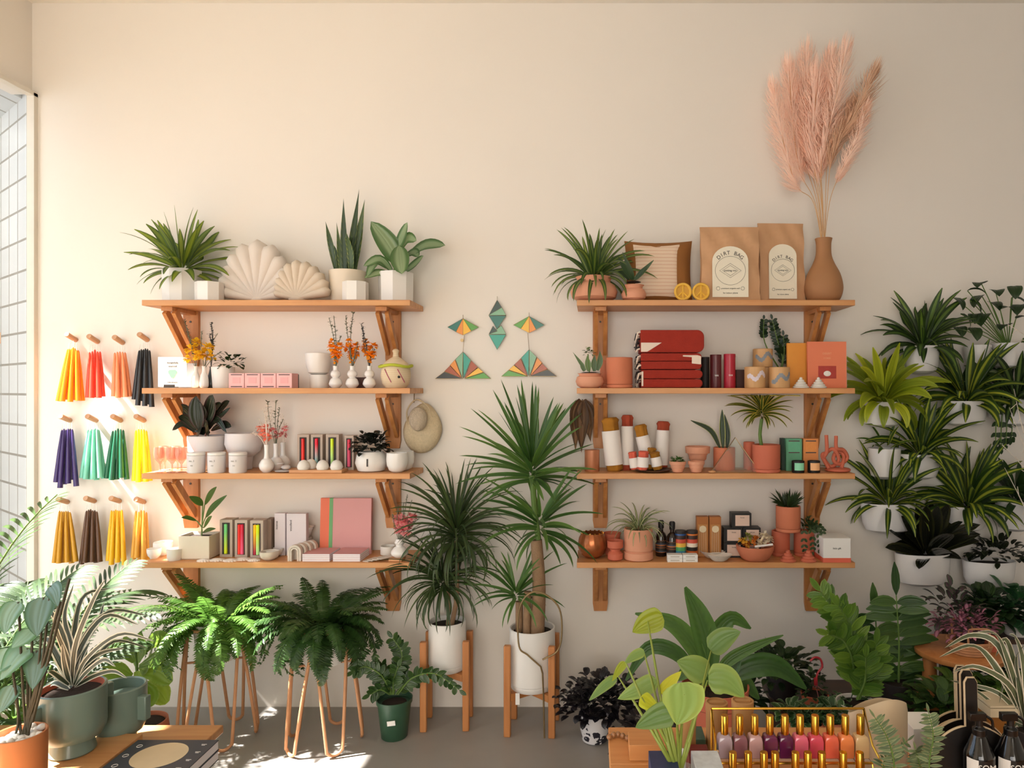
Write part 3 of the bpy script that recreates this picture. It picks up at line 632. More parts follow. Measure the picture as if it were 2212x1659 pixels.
def neonbox(px0, px1, k, d, h, cols, label, dep=.05, rz=0, side=None):
    t, w, dp, h = cardbox(px0, px1, k, d, h, label, M['greyb'], dep=dep, rz=rz, name='taper_candle_box')
    b = MB(); b.box((0, -dp/2-.0005, h*.5), (w*.6, .001, h*.84)); b.build('window_panel', M['dark'], t)
    n = len(cols)
    for i, c in enumerate(cols):
        b = MB(); b.lathe([(.0075, 0), (.0075, h*.78), (0, h*.8)], 10, ((i-(n-1)/2)*w*.22, -dp/2-.002, h*.1)); b.build('candle', c, t)
M['greyb'] = mat('greige_card', 'b9a99a', .7)
def neon(nm, c1, c2):
    m, nt, bb = _new(nm); tc = node(nt, 'ShaderNodeTexCoord'); sp = node(nt, 'ShaderNodeSeparateXYZ'); nt.links.new(tc.outputs['Object'], sp.inputs[0]); r = node(nt, 'ShaderNodeMapRange'); r.inputs[1].default_value = .03; r.inputs[2].default_value = .12
    x = node(nt, 'ShaderNodeMix', data_type='RGBA'); x.inputs[6].default_value = lin(c1); x.inputs[7].default_value = lin(c2); nt.links.new(sp.outputs[2], r.inputs[0]); nt.links.new(r.outputs[0], x.inputs[0]); nt.links.new(x.outputs[2], bb.inputs['Base Color']); bb.inputs['Roughness'].default_value = .35; return m
N1, N2, N3, N4, N5, N6 = neon('red_candle', 'ff3b2e', 'e8261c'), neon('cyan_to_red_candle', '8fe0dc', 'f01838'), neon('neon_yellow_candle', 'b8f0a0', 'd8f51c'), neon('rose_candle', 'f05f86', 'd92a48'), neon('crimson_to_yellow_candle', 'b02040', 'ffc400'), neon('lime_candle', 'd8f020', '7be08a')
neonbox(647, 672, 2, .09, .165, [N1], 'card box with red taper candle, far left of the four on the third shelf')
neonbox(676, 701, 2, .09, .165, [N2], 'card box with red and blue taper candle, second of the four on the third shelf')
neonbox(708, 736, 2, .09, .165, [N3], 'card box with neon yellow taper candle, third of the four on the third shelf')
neonbox(748, 768, 2, .09, .16, [N4], 'card box with rose taper candle beside the dark plant pot')
d = .16; o = onshelf(802, 2, d); t = thing('potted_plant', 'crinkled near-black leafy plant in a round white pot on the third shelf', 'plant', o)
pot(t, .05, .05, .09, M['white'], prof=[(.05, 0), (.06, .006), (.071, .04), (.064, .075), (.054, .09), (.05, .09), (.05, .07), (0, .07)], soil=.05)
b = MB(); bush(b, 150, .075, .034, (0, 0, .115), 'oval', .8, 61, .35, .3, sph=(1.05, .8, .85)); fol(t, b, M['l_dark2'] if 'l_dark2' in M else leafm('blackish_leaf', '20261e', '2c332a', .7, .2, .4, .03), d, ztop=shelfclip(2))
b = MB(); b.box((.004, -.0705, .045), (.006, .003, .034)); b.build('dark_line_motif', M['ink'], t)
for px, dd, lb in ((858, .2, 'white round-bottomed cup, front one at the right end of the third shelf'), (872, .12, 'white round-bottomed cup half hidden behind the front one')):
    bowl(px, 2, dd, [(.02, 0), (.036, .01), (.046, .035), (.048, .06), (.046, .088), (.043, .088), (.044, .06), (.03, .02), (0, .015)], lb, M['white'], 'cup', 'cup')
# ------------------------------------------------------------ left unit, bottom shelf
b = None
def rectpot(px0, px1, k, d, h, dep, label, m, ratio=.9):
    o = onshelf((px0+px1)/2, k, d); w = S(px1-px0, d); t = thing('potted_plant', label, 'plant', o); b = MB()
    b.lathe([(ratio*.7, 0), (.70, .006), (.7071, h), (.67, h), (.66, h*.8), (0, h*.8)], 4, rot=PI/4, sx=w, sy=dep, cap=(True, False)); b.build('pot', m, t, smooth=20, bevel=.004)
    b = MB(); b.box((0, 0, h*.84), (w*.9, dep*.9, .006)); b.build('soil', M['soil'], t); return t, o
d = .15; t, o = rectpot(400, 466, 3, d, .108, .11, 'leggy green plant with long oval leaves in a square cream pot, bottom shelf', M['cream'])
b = MB(); sb = MB()
for pts, w in (([(442, 1090), (455, 1070), (468, 1052)], 22), ([(444, 1118), (462, 1095), (490, 1070)], 20), ([(440, 1140), (450, 1125), (458, 1115)], 16), ([(438, 1092), (425, 1080), (409, 1072)], 18), ([(438, 1150), (450, 1145), (466, 1142)], 12), ([(425, 1125), (405, 1118), (392, 1118)], 10)):
    pleaf(b, o, [(*p, d+.03*i) for i, p in enumerate(pts)], w, d, 'lance', .2, (0, -.8, .5), 4)
for e in ((442, 1090), (444, 1118), (440, 1140), (438, 1092), (425, 1125)): sb.tube(curve([Vector((.006, 0, .09)), P(436, 1140, d)-o, P(*e, d)-o], 6), .0025, 6)
fol(t, b, M['l_mid'], d, ztop=shelfclip(3)); sb.build('stem', M['stem'], t)
bowl(333, 3, .17, bowlp(.03, .045), 'small white cup at the sunlit left end of the bottom shelf', M['white'], 'cup', 'cup')
bowl(352, 3, .1, bowlp(.04, .06), 'white bowl behind the small cup at the sunlit shelf end', M['white'])
bowl(378, 3, .2, [(.028, 0), (.032, .01), (.034, .05), (.03, .052), (.03, .01), (0, .01)], 'small white beaker in front of the square cream pot', M['wmat'], 'cup', 'cup')
neonbox(482, 509, 3, .12, .172, [N6], 'card box with lime green taper candle, leftmost of three on the bottom shelf', .06)
neonbox(514, 541, 3, .13, .172, [N1, N4], 'card box with red and rose taper candles, middle of three on the bottom shelf', .06)
neonbox(547, 575, 3, .14, .172, [N5, N3], 'card box with crimson and yellow taper candles, right of three on the bottom shelf', .06)
cardbox(578, 592, 3, .1, .17, 'dark greige box standing behind the rightmost candle box', mat('dark_greige', '8d7868', .7), dep=.06)
M['lil'] = mat('lilac_white_card', 'dcd3d6', .6)
def tallbox(px0, px1, d, label, txt):
    t, w, dp, h = cardbox(px0, px1, 3, d, .195, label, M['lil'], dep=.03)
    textmesh(txt, .013, M['ink'], t, (-w*.28, -dp/2-.001, h*.72), (PI/2, -PI/2, 0))
tallbox(596, 619, .1, 'narrow white upright box with vertical lettering, left of two', 'incense')
tallbox(622, 664, .11, 'wide white upright box with vertical lettering, right of two', 'woodland')
# pink portfolio, leaning
d = .085; o = onshelf(747, 3, d); w = S(110, d); t = thing('portfolio_book', 'large pink book with an orange and green spine strip standing at the back', 'book', o); t.rotation_euler.x = -.06
M['pkc'] = mat('dusty_pink_cloth', 'd39a98', .7, .03); M['orc'] = mat('orange_cloth', 'e5785a', .7, .03); M['grc'] = mat('green_cloth', '6fa870', .7, .03)
b = MB(); b.box((w*.12, 0, .13), (w*.76, .02, .26)); b.build('cover', M['pkc'], t, bevel=.001)
b = MB(); b.box((-w*.41, 0, .13), (w*.18, .021, .261)); b.build('orange_spine_strip', M['orc'], t)
b = MB(); b.box((-w*.29, 0, .13), (w*.07, .0215, .2612)); b.build('green_strip', M['grc'], t)
M['pages'] = mat('book_pages', 'f0edf0', .8, .02); bk = None
for s, (px0, px1) in enumerate(((665, 724), (728, 790))):
    for k in range(4):
        dd = .17; o = onshelf((px0+px1)/2, 3, dd); o.z += .0085*k+.0002; ww = S(px1-px0, dd+.07)
        lb = f'thin pink-covered book, {("lowest", "second from the bottom", "third from the bottom", "topmost")[k]} in the {("left", "right")[s]} stack'
        if bk is None:
            bk = thing('stacked_book', lb, 'book', o, 'two stacks of thin pink books'); b = MB(); b.box((0, 0, .0004), (ww, .13, .0006)); b.box((0, 0, .0079), (ww, .13, .0006)); b.build('cover', M['pkc'], bk)
            b = MB(); b.box((0, 0, .0042), (ww*.995, .1296, .0066)); b.build('pages', M['pages'], bk)
        else: copy_tree(bk, o, lb)
# arches
M['arch'] = mat('speckled_cream_clay', 'd8cdbf', .7, .12, 60); ar = None
for i in range(4):
    o = onshelf(638+i*11, 3, .215-i*.032); lb = f'cream clay rainbow arch, {("front", "second", "third", "rearmost")[i]} in the row beside the pink books'
    if ar is None:
        ar = thing('clay_arch', lb, 'ornament', o, 'row of cream clay arches')
        for r0, r1 in ((.012, .019), (.0205, .030)):
            b = MB(); n = 14; po = [(-r1, 0)]+[(-r1*math.cos(PI*k/n), .042+r1*math.sin(PI*k/n)) for k in range(n+1)]+[(r1, 0), (r0, 0)]+[(r0*math.cos(PI*k/n), .042+r0*math.sin(PI*k/n)) for k in range(n+1)]+[(-r0, 0)]
            m_ = len(po)//2; nn = n+2
            vs = []
            for y in (-.012, .012):
                vs.append([b.vert((x, y, z)) for x, z in po])
            out = list(range(0, nn+1)); inn = list(range(len(po)-1, nn, -1))
            for q in range(min(len(out), len(inn))-1):
                a_, b_, c_, d_ = out[q], out[q+1], inn[q+1], inn[q]
                b.face([vs[0][x] for x in (a_, b_, c_, d_)]); b.face([vs[1][x] for x in (d_, c_, b_, a_)])
                b.face((vs[0][a_], vs[1][a_], vs[1][b_], vs[0][b_])); b.face((vs[0][d_], vs[0][c_], vs[1][c_], vs[1][d_]))
            b.build('arch', M['arch'], ar)
    else: copy_tree(ar, o, lb)
for i, (px, dd, z, r, h, lb) in enumerate(((590, .14, 0, .04, .035, 'white pinched bowl left of the clay arches, rear one of two'), (582, .2, 0, .04, .04, 'marbled cream bowl left of the clay arches, front one of two'))):
    bowl(px, 3, dd, bowlp(r, h), lb, M['arch'] if i else M['wmat'], z=z, fn=lambda a, zz: 1+.05*math.sin(2*a)+.03*math.sin(5*a))
for i in range(4):
    bowl(640, 3, .12, bowlp(.034+.002*i, .03), f'white nesting bowl, {("lowest", "second", "third", "topmost")[i]} in the stack behind the arches', M['white'], z=.072+.011*i) if False else None
b = MB(); b.box((0, 0, .036), (.08, .045, .072)); o = onshelf(652, 3, .06); q = b.build('riser_block', M['wmat'], loc=o, bevel=.003); tag(q, 'low white block holding up the stack of white dishes', 'riser')
for i in range(4):
    bowl(652+i*2, 3, .065, [(.02, 0), (.036, .006), (.042, .018), (.04, .018), (.033, .008), (0, .005)], f'shallow white dish, {("lowest", "second", "third", "topmost")[i]} in the stack above the arches', M['white'], 'dish', 'dish', z=.0725+.011*i)
# flat shells and slabs in the sun
M['shellm'] = mat('bleached_shell', 'eadfd3', .6, .08, 40)
for i, (px, dd, w, nm) in enumerate(((440, .225, .030, 'leftmost'), (468, .215, .034, 'second from the left'), (498, .222, .033, 'middle'), (524, .2, .034, 'fourth from the left'), (548, .22, .026, 'rightmost'))):
    b = MB(); b.lathe([(w, 0), (w*.95, .004), (w*.5, .009), (0, .011)], 28, fn=lambda a, z: 1+.08*math.cos(14*a)+.15*math.sin(a), sy=.75)
    tag(b.build('scallop_dish', M['shellm'], loc=onshelf(px, 3, dd)), f'flat white shell dish lying on the bottom shelf, {nm} of five', 'dish')
for i in range(4):
    o = onshelf(802+i*11, 3, .2); o.z += .0003+i*.0035; b = MB(); b.box((0, 0, .0015), (.028, .085, .003)); q = b.build('coaster', M['arch'], loc=o); q.rotation_euler = (0, -.0, -.35-.08*i)
    tag(q, f'thin cream card swatch, {("leftmost", "second", "third", "rightmost")[i]} of the fan beside the pink books', 'card')
d = .2; o = onshelf(858, 3, d); b = MB(); b.box((0, 0, .006), (.06, .07, .012)); q = b.build('wooden_block', M['tray'], loc=o, bevel=.002); tag(q, 'small flat wooden block under the squat white vase', 'block')
q = vase(863, 3, .2, [(.022, 0), (.036, .012), (.038, .025), (.026, .043), (.016, .05), (.018, .06), (.022, .066), (.016, .078), (.014, .082)], 'squat white gourd vase holding the pink bouquet at the shelf end', M['cloudy']); q.location.z += .0125
bouquet(863, 1170, .2, 'dried bouquet of pink flowers and grey grasses at the right end of the bottom shelf', [(880, 1068, .008), (872, 1085, .006), (905, 1100, .008), (912, 1130, .006), (890, 1080, .006), (848, 1110, .01), (900, 1160, .01), (862, 1090, .006), (905, 1120, .01), (895, 1145, .01)], [(868, 1125, .02, 30), (880, 1130, .02, 30), (862, 1145, .016, 24), (890, 1118, .016, 24), (856, 1120, .014, 18), (878, 1148, .018, 24)], M['gstem'], M['pinkp'], 71)
bowl(838, 3, .1, [(.03, 0), (.034, .004), (.034, .042), (.031, .042), (.03, .01), (0, .01)], 'small white cup behind the gourd vase', M['wmat'], 'cup', 'cup')
# ------------------------------------------------------------ straw hat, right of the left unit
d = .06; o = P(900, 845, .0); t = thing('straw_hat', 'woven straw hat hanging on the wall right of the left shelves', 'hat', (o.x, 0, o.z))
def L2(px, py, dd): return P(px, py, dd)-o
b = MB(); rows = []; W_, H_ = S(42, .05), S(52, .05); c0 = L2(912, 928, .03); n = 40
for k in range(15):
    v = k/14; ring = []
    for i in range(n):
        a = 2*PI*i/n; rr_ = math.sin(PI/2*v)**.8; sh = 1-.30*max(0, math.sin(a))**1.5
        ring.append(b.vert(c0+Vector((math.cos(a)*W_*rr_*sh+(.008*math.sin(a)), -.045*(1-v**2.2)+.012, math.sin(a)*H_*rr_*(1.12 if math.sin(a) > 0 else 1)))))
    rows.append(ring)
for A, B in zip(rows, rows[1:]):
    for i in range(n): b.face((A[i], B[i], B[(i+1) % n], A[(i+1) % n]))
b.face(rows[0]); b.clip = (-.003, None, None); b.build('woven_brim', M['straw'], t, smooth=70)
b = MB(); c1 = L2(903, 905, .085); b.lathe([(.05, 0), (.046, .012), (.03, .022), (0, .026)], 32, c1, Matrix.Rotation(PI/2, 3, 'X'), sx=.85, sy=1.15, cap=(True, True)); b.build('crown', mat('grey_straw', 'b5a68f', .85, .2, 90, .8, bscale=160), t)
b = MB(); b.tube(curve([L2(880, 915, .05), L2(880, 885, .05), L2(900, 863, .05), L2(925, 880, .05), L2(935, 905, .05)], 16), .004, 6); b.build('cord_loop', M['straw'], t)
b = MB(); b.tube([(0, -.004, .0), (.0, -.045, -.012), (0, -.05, -.055)], .0025, 6); b.build('wall_hook', M['brass'], t)
# ------------------------------------------------------------ taper candles on pegs
def peg(px, py, label):
    b = MB(); Mx = Matrix.Rotation(PI/2-.35, 3, 'X'); b.lathe([(.0125, 0), (.0125, .062), (.011, .065), (0, .065)], 18, M=Mx)
    o = P(px+14, py+12, 0); b.clip = (-.0005, None, None); tag(b.build('wall_peg', M['pegw'], loc=o), label, 'peg', 'wooden wall pegs')
M['pegw'] = wood('beech_dowel', 'b98a63', 'cfa27c', 1)
CN = {}
def candles(k, row, px, py, xl, xr, yb, n, c, cname, ragged=4, spec=.35):
    global R; R = random.Random(k*17+3)
    place = ['leftmost', 'second', 'third', 'rightmost'][k % 4]+' bundle of the '+['top', 'middle', 'bottom'][row]+' row'
    peg(px-8, py-22 if False else py-16, f'wooden wall peg holding the {cname} candles, {["leftmost","second","third","rightmost"][k%4]} in the {["top","middle","bottom"][row]} row')
    m = CN.setdefault(cname, mat(cname.replace(' ', '_')+'_wax', c, spec, .04, sss=0))
    ln = None
    for i in range(n):
        u = i/(n-1) if n > 1 else .5; dd = .045+.02*(i % 2); top = P(px+(u-.5)*22+(4 if u > .5 else -4)*0, py+14+R.uniform(-2, 2)+abs(u-.5)*6, dd); bot = P(xl+(xr-xl)*u, yb+R.uniform(-ragged, ragged)+(8 if ragged > 5 and i % 2 else 0), dd+.01)
        v = bot-top; L = v.length
        if ln is None or True:
            t = thing('taper_candle', f'{cname} taper candle hanging in the {place}', 'candle', top, f'{cname} taper candles')
            key = ('cm', cname)
            if key not in CN:
                b = MB(); b.lathe([(.0115, -1), (.0112, -.97), (.0085, -.4), (.0045, -.03), (.0015, 0), (0, 0)], 14); q = b.build('wax', m, t); CN[key] = q
                b = MB(); b.tube([(0, 0, -.002), (0, .0, .03)], .0012, 5); q2 = b.build('wick', M['paper'], t); CN[key+('w',)] = q2; src = None
            else:
                q = CN[key].copy(); col.objects.link(q); q.parent = t; q2 = CN[key+('w',)].copy(); col.objects.link(q2); q2.parent = t
            q.scale = (1, 1, L)
            t.rotation_euler = (-v).to_track_quat('Z', 'Y').to_euler()
for k, a in enumerate(((0, 158, 738, 126, 178, 866, 7, 'ff9a14', 'orange', 3), (0, 205, 742, 190, 222, 858, 5, 'f4523a', 'coral red', 2), (0, 259, 744, 246, 280, 858, 5, 'f79a6a', 'peach', 2), (0, 312, 738, 290, 328, 868, 6, '1f2226', 'black', 7),
                       (1, 145, 912, 121, 165, 1040, 6, '3c2a66', 'purple', 6), (1, 202, 912, 177, 225, 1034, 7, '7fcdb4', 'mint', 3), (1, 255, 912, 230, 274, 1034, 5, '23694c', 'dark green', 3), (1, 305, 912, 290, 324, 1038, 5, 'f7e41a', 'bright yellow', 4),
                       (2, 140, 1088, 118, 164, 1214, 6, 'c8921e', 'amber', 3), (2, 198, 1086, 176, 216, 1216, 6, '5a3a22', 'dark brown', 3), (2, 252, 1086, 234, 268, 1208, 6, 'f0bc1c', 'golden yellow', 8), (2, 305, 1088, 288, 318, 1206, 5, 'e2a63c', 'honey', 3))):
    row, px, py, xl, xr, yb, n, c, cname, rg = a; candles(k, row, px, py, xl, xr, yb, n, c, cname, rg)
# ------------------------------------------------------------ geometric wall hangings
GC = {c: mat(n, c, .3, .03) for c, n in (('0c6f60', 'teal_glass'), ('e88d14', 'orange_glass'), ('f2b91a', 'yellow_glass'), ('4d9a2c', 'green_glass'), ('0f140a', 'black_glass'), ('a8480e', 'rust_glass'), ('7cb08a', 'sage_glass'), ('0f9c86', 'turquoise_glass'), ('0b5b48', 'deep_teal_glass'), ('123a30', 'dark_teal_glass'))}
def tri(t, o, pts, c, d=.012, th=.003):
    b = MB(); po = [((P(x, y, d)-o).x, (P(x, y, d)-o).z) for x, y in pts]; b.prism(po, -d, -d+th); b.build('glass_triangle', GC[c], t, smooth=0)
    b = MB(); b.tube([Vector((x, -d-.0005, z)) for x, z in po], .0011, 5, True); b.build('brass_edge', M['brass'], t)
def hang(pts, o, t):
    b = MB(); b.tube([P(x, y, .012)-o for x, y in pts], .001, 5); b.build('hanging_rod', M['brass'], t)
o = P(1074, 640, .0); t = thing('wall_ornament', 'double diamond wall ornament of dark and teal triangles, the middle of three', 'wall ornament', o)
tri(t, o, [(1074, 648), (1084, 664), (1056, 681)], '123a30'); tri(t, o, [(1084, 664), (1093, 681), (1056, 681)], '7cb08a'); tri(t, o, [(1056, 682), (1093, 682), (1074, 711)], '0c6f60'); tri(t, o, [(1065, 704), (1074, 715), (1056, 722)], '123a30'); tri(t, o, [(1083, 703), (1093, 722), (1058, 722)], '7cb08a', .011); tri(t, o, [(1056, 723), (1093, 723), (1074, 755)], '0f9c86'); hang([(1074, 640), (1074, 648)], o, t)
def umb(cx, dy, flip, label):
    o = P(cx, 680+dy, .0); t = thing('wall_ornament', label, 'wall ornament', o); f = lambda x, y: (cx+(-x if flip else x), y+dy)
    for pts, c in (([(0, 688), (-33, 707), (-15, 717)], '0c6f60'), ([(0, 688), (-15, 717), (0, 724)], 'e88d14'), ([(0, 688), (0, 724), (18, 715)], 'f2b91a'), ([(0, 688), (18, 715), (34, 707)], '4d9a2c'),
                   ([(-60, 818), (-40, 803), (0, 818)], '0f140a'), ([(-40, 802), (-28, 790), (-3, 817)], 'a8480e'), ([(-28, 789), (-17, 777), (-3, 816)], 'e88d14'), ([(-16, 776), (0, 760), (-1, 817)], '7cb08a'),
                   ([(0, 760), (17, 778), (1, 817)], '0f9c86'), ([(18, 779), (32, 793), (4, 817)], 'a8480e'), ([(33, 794), (44, 804), (4, 817)], 'f2b91a'), ([(45, 805), (60, 818), (3, 818)], '4d9a2c')): tri(t, o, [f(*p) for p in pts], c)
    hang([f(0, 680), f(0, 688)], o, t); hang([f(3, 724), f(0, 760)], o, t)
    if not flip:
        b = MB(); q = P(cx-2, 735+dy, .014)-o; b.lathe([(.008, 0), (.008, .002), (0, .002)], 16, q, Matrix.Rotation(PI/2, 3, 'X')); b.build('round_pendant', M['brass'], t)
umb(1000, 0, False, 'left-hand umbrella and fan wall ornament of coloured triangles with black left corner')
umb(1143, -5, True, 'right-hand umbrella and fan wall ornament of coloured triangles with black right corner')
# ------------------------------------------------------------ right unit, top shelf
d = .17; o = onshelf(1283, 0, d); t = thing('potted_plant', 'striped bushy plant in squat terracotta pot, left end of the right top shelf', 'plant', o)
TP = [(.06, 0), (.1, .018), (.108, .045), (.095, .075), (.074, .088), (.076, .1), (.084, .112), (.078, .112), (.07, .09), (0, .085)]
pot(t, 0, 0, .1, M['terra2'], prof=TP, soil=.072)
b = MB(); rosette(b, 60, .235, .028, (1.4, -.1), (.3, 1.9), (0, 0, .1), .025, 'blade', .25, 81, .03); fol(t, b, leafm('olive_striped_leaf', '6b8a3c', '355a2a', .35, .12), d)
d = .2; o = onshelf(1369, 0, d); t = thing('potted_plant', 'small sansevieria with few leaves in a small round terracotta pot', 'plant', o)
pot(t, 0, 0, .1, M['terra2'], prof=[(.03, 0), (.052, .012), (.057, .03), (.05, .048), (.038, .056), (.04, .064), (.047, .072), (.042, .072), (.036, .058), (0, .055)], soil=.037)
b = MB()
for pts, w in (([(1368, 605), (1385, 590), (1412, 562)], 13), ([(1365, 605), (1350, 580), (1336, 555)], 15), ([(1372, 605), (1382, 592), (1395, 575)], 12), ([(1360, 606), (1345, 590), (1330, 590)], 12), ([(1368, 605), (1362, 585), (1345, 545)], 12)):
    pleaf(b, o, [(*p, d+.02*i) for i, p in enumerate(pts)], w, d, 'lance', .25, (0, -1, .2))
fol(t, b, M['l_snake'], d)
# pillow
d = .1; o = onshelf(1423, 0, d); t = thing('throw_pillow', 'square brown velvet pillow with a cream striped centre panel', 'pillow', o); t.rotation_euler.x = -.1
def pillow(b, w, h, th, n=16, c=(0, 0, 0), y0=0):
    c = Vector(c)
    for s in (-1, 1):
        g = []
        for i in range(n+1):
            row = []
            for j in range(n+1):
                u, v = 2*i/n-1, 2*j/n-1; pin = 1-.07*(1-u*u)*abs(v)**3; pin2 = 1-.07*(1-v*v)*abs(u)**3
                z = (max(0, (1-u**4)*(1-v**4)))**.5*th/2; wr = .0015*math.sin(9*u+4*v)*(1-abs(u))
                row.append(b.vert(c+Vector((u*w/2*pin2, s*(z+wr)+y0, h/2+v*h/2*pin))))
            g.append(row)
        for i in range(n):
            for j in range(n):
                q = (g[i][j], g[i+1][j], g[i+1][j+1], g[i][j+1]); b.face(q if s < 0 else q[::-1])
pw = S(148, d); ph = Z(517, d)-SZ[0]
b = MB(); pillow(b, pw, ph, .09); b.build('velvet_cover', mat('brown_velvet', '8f5c28', .8, .2, 8), t, smooth=80)
b = MB(); pillow(b, pw*.68, ph*.84, .035, c=(-.012, -.034, ph*.07)); b.build('striped_panel', stripem('cream_pink_stripe', ['e3c9ae', 'e6d0b8', 'd3a58a', 'e6d0b8', 'e3c9ae', 'e8d2bc'], 60, 'Z', .9), t, smooth=80)
# peace candles
pc = None
for i, px in enumerate((1475, 1514)):
    d = .225; o = onshelf(px, 0, d); lb = f'round yellow wax candle with a peace sign, {("left", "right")[i]} of the pair'
    if pc is None:
        m_ = mat('yellow_beeswax', 'e8b53e', .5, .05); pc = thing('peace_sign_candle', lb, 'candle', o, 'yellow peace sign candles'); r = .034; b = MB(); Mx = Matrix.Rotation(PI/2, 3, 'X')
        b.lathe([(r*.9, .0), (r*.9, .012), (0, .012)], 32, (0, .01, r+.005), Mx); b.build('disc', mat('deep_yellow_wax', 'd09a2a', .5), pc)
        b = MB(); b.tube([(math.cos(a)*r, -.004, r+.005+math.sin(a)*r) for a in [2*PI*k/32 for k in range(32)]], .0065, 8, True)
        for a in (PI/2, -PI/2, -PI/2-.8, -PI/2+.8): b.tube([(0, -.003, r+.005), (math.cos(a)*r, -.003, r+.005+math.sin(a)*r)], .0042, 6)
        b.clip = (None, None, .0004); b.build('peace_sign', m_, pc)
    else: copy_tree(pc, o, lb)
# kraft bags
def bag(px0, px1, pytop, d, label, rz=0, tilt=0):
    w = S(px1-px0, d); h = Z(pytop, d)-SZ[0]; o = onshelf((px0+px1)/2, 0, d); t = thing('paper_bag', label, 'bag', o); t.rotation_euler = (-.03, tilt, rz)
    b = MB(); n, m_ = 12, 16; rr = random.Random(px0)
    th = lambda v: .075*(1-v**3*.9)+.004
    for s in (-1, 1):
        g = []
        for j in range(m_+1):
            v = j/m_; g.append([b.vert(((i/n-.5)*w*(1-.04*v*(1-v)*4), s*th(v)/2*(1-.35*abs(2*i/n-1)**3)+.007*math.sin(i*1.3+j*.9+px0)*(v > .1)*(v < .98)*(.3 if s < 0 and v < .75 and 1 < i < n-1 else 1), v*h)) for i in range(n+1)])
        for j in range(m_):
            for i in range(n):
                q = (g[j][i], g[j][i+1], g[j+1][i+1], g[j+1][i]); b.face(q if s < 0 else q[::-1])
        if s < 0: G = g
        else:
            for j in range(m_):
                for i in (0, n):
                    q = (G[j][i], G[j+1][i], g[j+1][i], g[j][i]); b.face(q if i else q[::-1])
    b.build('kraft_sack', M['kraft'], t, smooth=35)
    lw = w*.60; lh = h*.67; n = 16; Mx = Matrix.Translation((-.005, -.046, h*.045)); po = [(-lw/2, 0), (lw/2, 0), (lw/2, lh-lw*.42)]+[(lw/2*math.cos(PI*k/n), lh-lw*.42+lw*.42*math.sin(PI*k/n)) for k in range(1, n)]+[(-lw/2, lh-lw*.42)]
    b = MB(); b.prism(po, -.0015, 0, Mx); b.build('label', M['lab'], t, smooth=0)
    y = -.0482; cx = -.005; cz = h*.045+lh*.52
    for i, ch in enumerate('DIRT BAG'):
        a = PI/2+(3.5-i)*.21; rad = lw*.47
        if ch != ' ': textmesh(ch, lw*.15, M['ink'], t, (cx+rad*math.cos(a), y, cz+rad*math.sin(a)*1.05), (PI/2, -(a-PI/2), 0), depth=.0002)
    b = MB(); b.tube([(cx+lw*.42*math.cos(a), y, cz+lw*.40*math.sin(a)) for a in [2*PI*k/40 for k in range(40)]], .0006, 4, True)
    for f in (1, .72): b.tube([(cx+lw*.3*f*math.cos(a), y, cz+lw*.2*f*math.sin(a)) for a in [PI/2*k for k in range(4)]], .0006, 4, True)
    for s in (-1, 1): b.tube([(cx+s*lw*.34+lw*.05*math.cos(a), y, h*.045+lh*.17+lw*.05*math.sin(a)) for a in [2*PI*k/12 for k in range(12)]], .0006, 4, True)
    b.build('printed_border', M['ink'], t)
    textmesh('potting mix', lw*.075, M['ink'], t, (cx, y, cz)); textmesh('premium organic soil', lw*.06, M['ink'], t, (cx, y, h*.045+lh*.17)); textmesh('for indoor plants', lw*.06, M['ink'], t, (cx, y, h*.045+lh*.08))
M['lab'] = mat('cream_label', 'ece4cf', .7, .03)
bag(1637, 1737, 482, .1, 'kraft paper bag printed DIRT BAG, rear right one beside the brown vase', .05)
bag(1512, 1640, 490, .17, 'kraft paper bag printed DIRT BAG, front left one beside the pillow', .0)
d = .13; o = onshelf(1779, 0, d); b = MB(); vase_br = [(.05, 0), (.075, .02), (.087, .07), (.075, .13), (.05, .18), (.036, .22), (.034, .27), (.039, .298)]
q = vase(1779, 0, d, vase_br, 'tall brown bottle-shaped clay vase holding pink pampas grass', mat('brown_clay', 'a8784f', .7, .05), 'vase', 40)
